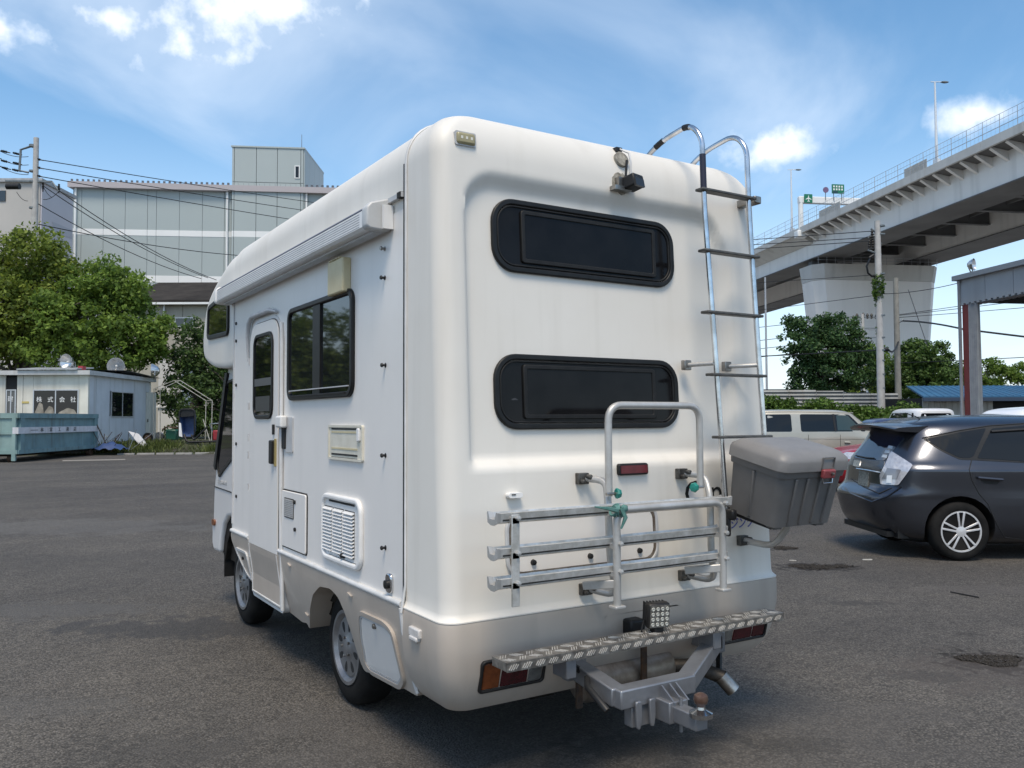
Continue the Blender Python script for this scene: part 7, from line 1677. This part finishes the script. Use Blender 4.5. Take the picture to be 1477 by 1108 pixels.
for px, py in ((1254, 352), (1259, 352), (1264, 348), (1258, 338), (1264, 333), (1255, 346)):
    b = MB(); b.lathe([(.02, -.28), (.07, -.24), (.04, -.18), (.08, -.12), (.04, -.06), (.08, 0), (.04, .06), (.08, .12), (.03, .2)], Q1(px, py), (0, 0, 1), 8); b.build('insulator', M_black, p1, smooth=40)
b = MB(); b.tube([Q1(1256, 372), Q1(1250, 384), Q1(1252, 394), Q1(1258, 399), Q1(1269, 397)], .05, 6); b.tube([Q1(1260, 368), Q1(1254, 372)], .07, 8); b.build('drop_cable', M_black, p1, smooth=60)
b = MB(); b.tube([Q1(1268, 505), Q1(1281, 504)], .10, 8); b.build('cable_closure', M_black, p1, smooth=50)
vn_c = np.array([Q1(1267.5 + random.uniform(-3, 2), y) for y in np.linspace(394, 442, 22)]); vr = np.array([.06 + .13 * math.sin(math.pi * min(1, (k + 2) / 23)) for k in range(22)])
o = obj('climbing_vine', quads_mesh('vine', leaves((vn_c, vr * 1.5), 1500, .065, 50)), LEAF4); tag(o, 'green vine hanging on the light concrete utility pole', 'vine')
vn2 = np.array([Q1(1268 + random.uniform(-3, 1), y) for y in np.linspace(468, 484, 7)]); o = obj('climbing_vine', quads_mesh('vine', leaves((vn2, np.full(7, .1)), 160, .05, 51)), LEAF4); tag(o, 'small tuft of vine lower on the light concrete utility pole', 'vine')
p2 = upole(1296, 401, 44, .17, .13, 'plain slanting brownish pole beside the concrete utility pole', mat('pole_brown', (.26, .25, .22), .85, c2=(.2, .19, .17), scale=4))
b = MB(); b.tube([pk(1297, 465, 44), pk(1303, 461, 44)], .05, 6); b.build('cable_hook', M_pst, p2)
p3 = upole(1246.5, 453, 78, .2, .15, 'distant utility pole with crossarms behind the large tree')
for y, xa_, xb_ in ((458, 1231, 1266), (474, 1238, 1265), (487, 1238, 1264), (499, 1240, 1262)):
    b = MB(); b.beam(pk(xa_, y, 78), pk(xb_, y, 78), .12, .12); b.build('crossarm', M_pst, p3)
for px, y in ((1231, 460), (1236, 457), (1251, 457), (1257, 457), (1264, 458), (1245, 456)):
    b = MB(); b.lathe([(.03, -.2), (.15, -.1), (.06, 0), (.15, .1), (.05, .3)], pk(px, y, 78), (0, 0, 1), 7); b.build('insulator', M_black, p3)
def w2(a, c, s=.15, r=.014): return wire(a, c, s, r * 1.5, *WLAB)
def ext(x0, y0, x1, y1, xe): return y0 + (y1 - y0) * (xe - x0) / (x1 - x0)
def wl_to_wall(a, x0, y0, x1, y1, s, r): return w2(a, pk(560, ext(x0, y0, x1, y1, 560), 103.8), s, r)
p4 = upole(2150, 290, 24, .19, .14, 'plain utility pole beyond the steel canopy')
for y0, y1 in ((333, 344.5), (342, 351), (347, 358)): wl_to_wall(Q1(1264, y0), 1264, y0, 1000, y1 + 2, .35, .014)
wl_to_wall(Q1(1272, 396), 1272, 396, 1108, 403, .4, .010); wl_to_wall(Q1(1272, 425), 1272, 425, 1080, 446, .3, .010)
w2(Q1(1272, 424), pk(1384, 408, 33), .1, .010); w2(pk(1297, 454, 44), pk(2150, ext(1297, 454, 1500, 421, 2150), 24), .1, .010); w2(pk(1297, 455, 44), pk(2150, ext(1297, 455, 1500, 428, 2150), 24), .1, .010); w2(pk(1297, 458, 44), pk(2150, ext(1297, 458, 1520, 437, 2150), 24), .1, .010)
w2(pk(1302, 463, 44), pk(1390, 475, 36), -.08, .028); w2(pk(1390, 475, 36), pk(2150, 560, 24), .05, .028)
w2(pk(1297, 523.5, 44), pk(2150, ext(1340, 521, 1540, 509, 2150), 24), .1, .012)
for y in (456, 475, 487, 499): wl_to_wall(pk(1238, y, 78), 1238, y, 1040, y + 18, .4, .02)
w2(Q1(1281, 504), pk(1296, 492, 44), .3, .03); w2(pk(1310, 418, 48), pk(1338, 500, 44), .0, .012); wl_to_wall(Q1(1268, 505), 1268, 505, 1070, 512, .3, .02)

# ================================================================== TREES, HEDGE, FENCE, SHED (right)
TR = 'trees before the expressway pier'
b0 = K((1192 - CX) / FL * 46, 46, 0)
tree('large dark green layered tree growing behind the corrugated fence', b0, [lobe(1170, 475, 46, 1.5, 1.4, .9), lobe(1205, 480, 46, 1.5, 1.4, 1.0), lobe(1150, 495, 46, 1.0, 1.2, .8), lobe(1190, 505, 45.6, 2.0, 1.5, 1.1), lobe(1225, 510, 46, 1.2, 1.3, .9), lobe(1165, 530, 46, 1.3, 1.4, .9), lobe(1200, 540, 45.6, 2.0, 1.5, 1.0), lobe(1240, 540, 46, 1.3, 1.3, 1.1), lobe(1160, 555, 46, .9, 1, .5)], 26000, .085, leafmat('leaf_deep', (.024, .058, .022), (.10, .185, .055), .35), 61, [b0], TR, .38)
b0 = K((1335 - CX) / FL * 47, 47, 0)
tree('rounded green tree rising over the blue roofed shed', b0, [lobe(1330, 515, 47, 1.7, 1.5, .8), lobe(1350, 540, 47, 1.8, 1.6, 1.0), lobe(1315, 540, 47, 1.5, 1.5, 1.0), lobe(1370, 550, 47, 1.0, 1.2, .7), lobe(1335, 562, 46.5, 1.8, 1.4, .7)], 19000, .085, leafmat('leaf_mid', (.04, .08, .02), (.145, .235, .055), .4), 62, [b0], TR, .38)
b0 = K((1262 - CX) / FL * 50, 50, 0)
tree('low bushy tree between the two poles', b0, [lobe(1250, 525, 50, 1.2, 1.2, 1.1), lobe(1280, 540, 50, 1.4, 1.2, 1.2), lobe(1258, 560, 50, 1.6, 1.2, 1.0), lobe(1290, 565, 50, 1.1, 1.2, .8)], 11000, .085, LEAF, 63, [b0], TR, .38)
b0 = K((1440 - CX) / FL * 52, 52, 0)
tree('thin sparse tree behind the grey curtain post', b0, [lobe(1425, 540, 52, 1.3, 1.2, .9), lobe(1448, 548, 52, 1.1, 1.2, .9), lobe(1415, 556, 52, 1.3, 1.2, .6), lobe(1468, 538, 52, .8, .8, .6)], 7500, .085, LEAF, 64, [b0], TR, .36)
# sprawling ivy hedge: separate bushes
M_ivy = LEAF4
for i, (px, py, D, r_, lab) in enumerate(((1112, 575, 37, .95, 'rounded ivy covered bush next to the camper'), (1150, 584, 36.5, .75, 'low ivy bush behind the minivan roof'), (1186, 580, 36.5, .85, 'ivy bush in front of the corrugated fence'), (1222, 586, 36.5, .75, 'ivy bush at the foot of the concrete pole'), (1262, 588, 36, .8, 'ivy bush between the two poles'), (1300, 584, 36.5, .8, 'ivy bush beside the blue roofed shed'), (1080, 578, 37, .9, 'ivy bush hidden behind the camper'))):
    g = np.random.default_rng(80 + i); c0 = pk(px, py, D); k = 26
    d = g.normal(size=(k, 3)); d /= np.linalg.norm(d, axis=1)[:, None]; d[:, 2] = np.abs(d[:, 2]) * .75
    top = c0[2] + .3; cs = np.array([c0[0], c0[1], top - 1.1]) + d * np.array([r_ * 1.35, r_ * 1.35, 1.1]) * g.uniform(.6, 1, k)[:, None]
    low = np.array([[c0[0] + g.normal() * .8, c0[1] + g.normal() * .5, z] for z in np.linspace(.2, top - .8, 14)])
    cs = np.concatenate([cs, low]); o = obj('ivy_bush', quads_mesh('ivy', leaves((cs, np.full(len(cs), .36)), 5200, .07, 90 + i)), M_ivy); tag(o, lab, 'bush', 'ivy bushes along the fence')
fe = thing('corrugated_fence', 'grey corrugated metal fence behind the ivy bushes', 'fence', K((1200 - CX) / FL * 42, 42, 0)); M_corr = mat('corrugated_grey', (.26, .275, .275), .6, .3, c2=(.19, .20, .20), scale=1, streak=(2, .5, (.14, .11, .08)))
xf0, xf1 = (1060 - CX) / FL * 42, (1296 - CX) / FL * 42; zf = pk(1180, 559.5, 42)[2]
n_ = 6
for k in range(n_):
    a, d = xf0 + (xf1 - xf0) * k / n_, xf0 + (xf1 - xf0) * (k + 1) / n_ - .02; b = MB(); dz = -.05 * k
    b.loft([[K(x, 42 + .03 * math.sin(z / .09 * math.pi), z) for x in (a, d)] for z in np.arange(0, zf + dz, .045)], closed=False, caps=(False, False)); b.build('corrugated_sheet', M_corr, fe, smooth=60)
for k in range(n_ + 1):
    b = MB(); x = xf0 + (xf1 - xf0) * k / n_; b.tube([K(x, 42.15, 0), K(x, 42.15, zf - .3)], .05, 6); b.build('fence_post', M_pst, fe)
# blue roofed shed
sh = thing('blue_roofed_shed', 'low shed with blue sheet roof and weathered white board walls', 'shed', K((1410 - CX) / FL * 38, 38, 0)); SDp = 37.5
def FSH(u, v, w): return K(u, SDp - w, v)
def shp(px, py): return ((px - CX) / FL * SDp, pk(px, py, SDp)[2])
x0, z_e = shp(1331, 574); x1 = shp(1560, 0)[0]; zr = pk(1345, 557, SDp + 2.6)[2] - .36
M_bd = mat('weathered_boards', (.48, .47, .44), .8, c2=(.36, .35, .32), scale=2, streak=(5, .6, (.22, .18, .13)), stretch=(6, 6, 1))
b = MB(); b.prism([(x0 + .05, 0), (x1, 0), (x1, z_e), (x0 + .05, z_e)], FSH, -5, -.05); b.build('core', M_gap, sh)
x = x0
while x < x1:
    if not (shp(1429, 0)[0] < x < shp(1520, 0)[0]):
        b = MB(); b.prism([(x, 0), (x + .245, 0), (x + .245, z_e), (x, z_e)], FSH, -.06, 0); b.build('wall_board', M_bd, sh)
    x += .26
b = MB(); b.prism([(shp(1430, 0)[0], 0), (shp(1521, 0)[0], 0), (shp(1521, 0)[0], z_e), (shp(1430, 0)[0], z_e)], FSH, -.5, -.3); b.build('open_bay', M_under, sh)
b = MB(); xa_, xb_ = shp(1322, 0)[0], shp(1570, 0)[0]; xl = shp(1348, 0)[0]
b.loft([[FSH(xa_, z_e - .02, .6), FSH(xb_, z_e - .02, .6), FSH(xb_, zr + .30, -2.6), FSH(xl, zr + .30, -2.6)], [FSH(xa_, z_e + .05, .6), FSH(xb_, z_e + .05, .6), FSH(xb_, zr + .37, -2.6), FSH(xl, zr + .37, -2.6)]]); rf = b.build('roof', mat('blue_roof_sheet', (.03, .12, .23), .5, c2=(.025, .095, .19), scale=.8, streak=(2, .3, (.1, .12, .14))), sh)
for k in range(26):
    u = k / 25; b = MB(); b.tube([Vector(FSH(xa_ + (xb_ - xa_) * u, z_e + .06, .6)), Vector(FSH(xl + (xb_ - xl) * u, zr + .38, -2.6))], .022, 4); b.build('roof_rib', MATS['blue_roof_sheet'], rf)
b = MB(); b.prism([(xa_, z_e - .16), (xb_, z_e - .16), (xb_, z_e - .0), (xa_, z_e - .0)], FSH, .56, .63); b.build('fascia', mat('dark_fascia', (.03, .05, .09), .6), sh)
# steel canopy with red post and curtain
cp = thing('steel_canopy', 'grey steel canopy building with red post and grey curtain', 'canopy', K((1400 - CX) / FL * 28, 28, 0)); CD = 28.0
def cx_(D): return (1383 - CX) / FL * CD + (D - CD) * 0
A_ = pk(1383, 399, 28.0); zc1 = A_[2]; zc0 = pk(1383, 439, 28.0)[2]
# fascia runs towards the right and nearer
e1 = pk(1477, 376, 25.2); dirx = np.array([e1[0] - A_[0], e1[1] - A_[1]]); dirx /= np.linalg.norm(dirx); nx_ = np.array([-dirx[1], dirx[0]])
def FCN(u, v, w): return (A_[0] + dirx[0] * u - nx_[0] * w, A_[1] + dirx[1] * u - nx_[1] * w, v)
M_cg = mat('grey_blue_cladding', (.32, .335, .35), .55, .1, c2=(.28, .295, .31), scale=.6, streak=(1.5, .4, (.16, .16, .16)))
for k in range(9):
    b = MB(); b.prism([(k * 1.2, zc0), (k * 1.2 + 1.185, zc0), (k * 1.2 + 1.185, zc1 - .12), (k * 1.2, zc1 - .12)], FCN, -.08, 0); b.build('fascia_panel', M_cg, cp)
b = MB(); b.prism([(-.15, zc1 - .14), (10.9, zc1 - .14), (10.9, zc1 + .02), (-.15, zc1 + .02)], FCN, -9, .16); b.build('roof_edge', mat('roof_edge_grey', (.24, .26, .28), .5, .3), cp)
b = MB(); b.prism([(.05, zc0 + .05), (10.8, zc0 + .05), (10.8, zc1 - .15), (.05, zc1 - .15)], FCN, -9, -.09); b.build('roof_void', M_under, cp)
for k in range(42):
    b = MB(); u = .05 + k * .25; b.prism([(u, zc0 - .05), (u + .13, zc0 - .05), (u + .13, zc0 + .02), (u, zc0 + .02)], FCN, -.5, .01); b.build('soffit_rib', M_cg, cp)
b = MB(); b.tube([FCN(.02, 0, .02), FCN(.02, zc1 - .3, .02), FCN(.10, zc1 - .16, .1)], .055, 8); b.build('downpipe', M_cg, cp, smooth=60)
b = MB(); b.prism([(.07, 0), (.36, 0), (.36, zc0), (.07, zc0)], FCN, -.32, -.04); b.build('red_post', mat('red_oxide_paint', (.20, .035, .03), .6, c2=(.15, .03, .026), scale=3), cp)
ring0 = []
def curt(z, k=1.0): return [FCN(.385 + (j / 40) * .37, z, -.05 + .055 * math.sin(j * 1.15) * k) for j in range(41)] + [FCN(.385 + (j / 40) * .37, z, -.13 + .055 * math.sin(j * 1.15) * k) for j in range(40, -1, -1)]
b = MB(); b.loft([curt(.15), curt(zc0 * .5, 1.1), curt(zc0 - .03, .7)]); b.build('curtain', mat('grey_curtain', (.34, .36, .38), .6, c2=(.28, .30, .32), scale=4), cp, smooth=50)
b = MB(); b.tube([FCN(.36, zc0 - .04, -.05), FCN(10.5, zc0 - .04, -.05)], .03, 6); b.build('curtain_rail', M_pst, cp)
for u in (4.5, 10.6):
    b = MB(); b.prism([(u, 0), (u + .24, 0), (u + .24, zc0), (u, zc0)], FCN, -9, -8.7); b.build('rear_post', MATS['red_oxide_paint'], cp)
b = MB(); b.prism([(10.55, 0), (10.8, 0), (10.8, zc0), (10.55, zc0)], FCN, -.32, -.10); b.build('red_post', MATS['red_oxide_paint'], cp)
floodlight('round floodlight on the corner of the steel canopy roof', 1405, 381.5, 28.2, .21, Vector((-.6 * FH[0] + .6 * RH[0], -.6 * FH[1] + .6 * RH[1], .0)), zc1 + .02)
# litter on the asphalt
def litter(px, py, sx_, sy_, h, m_, nm, lab, ang=0.0):
    g = gnd(px, py); b = MB(); r_ = random.Random(px); n = 9
    ring = [(g[0] + math.cos(AC + ang) * math.cos(q) * sx_ * r_.uniform(.7, 1.2) - math.sin(AC + ang) * math.sin(q) * sy_ * r_.uniform(.7, 1.2), g[1] + math.sin(AC + ang) * math.cos(q) * sx_ * r_.uniform(.7, 1.2) + math.cos(AC + ang) * math.sin(q) * sy_ * r_.uniform(.7, 1.2)) for q in np.linspace(0, 2 * math.pi, n, endpoint=False)]
    b.loft([[(x, y, .001) for x, y in ring], [(g[0] + (x - g[0]) * .9, g[1] + (y - g[1]) * .9, h + r_.uniform(0, h)) for x, y in ring]]); o = b.build(nm, m_); tag(o, lab, nm.replace('_', ' ')); return o
litter(1251, 808, .065, .02, .006, mat('paper_scrap', (.38, .37, .34), .8), 'paper_scrap', 'flat pale scrap lying on the asphalt near the estate car', .0)
litter(1143, 809, .04, .012, .006, MATS['paper_scrap'], 'paper_scrap', 'small pale scrap beside the dark asphalt patches', -.4)
g0, g1 = gnd(1371, 855), gnd(1412, 863); b = MB(); b.tube([(g0[0], g0[1], .008), (g1[0], g1[1], .008)], .006, 5); tag(b.build('twig', M_gap), 'thin dark twig lying on the asphalt', 'twig')
# rough loose gravel in the pot-hole patches
M_grav = mat('pothole_gravel', (.020, .017, .015), .95, c2=(.042, .037, .032), scale=40, bump=.8, bscale=60)
for i, (px, py, rx_, ry_, lab) in enumerate(((1432, 953, .19, .12, 'crumbled dark pothole in the asphalt foreground'), (1180, 818, .30, .13, 'long crumbled dark patch behind the camper'), (1131, 791, .13, .09, 'small crumbled dark patch beside the camper bumper'))):
    g = gnd(px, py); rg_ = np.random.default_rng(200 + i); b = MB()
    for k in range(520):
        q = rg_.uniform(0, 2 * math.pi); rad = rg_.random() ** .5 * (1 + .25 * math.sin(3 * q + i)); u, v = rx_ * rad * math.cos(q), ry_ * rad * math.sin(q); s = rg_.uniform(.006, .016)
        x, y = g[0] + RH[0] * u + FH[0] * v, g[1] + RH[1] * u + FH[1] * v
        b.box((x, y, s * .35), (s * 1.5, s, s * .8), Euler((rg_.uniform(0, 1), rg_.uniform(0, 1), rg_.uniform(0, 3))).to_matrix())
    o = b.build('loose_gravel', M_grav); tag(o, lab, 'gravel', kind='stuff')
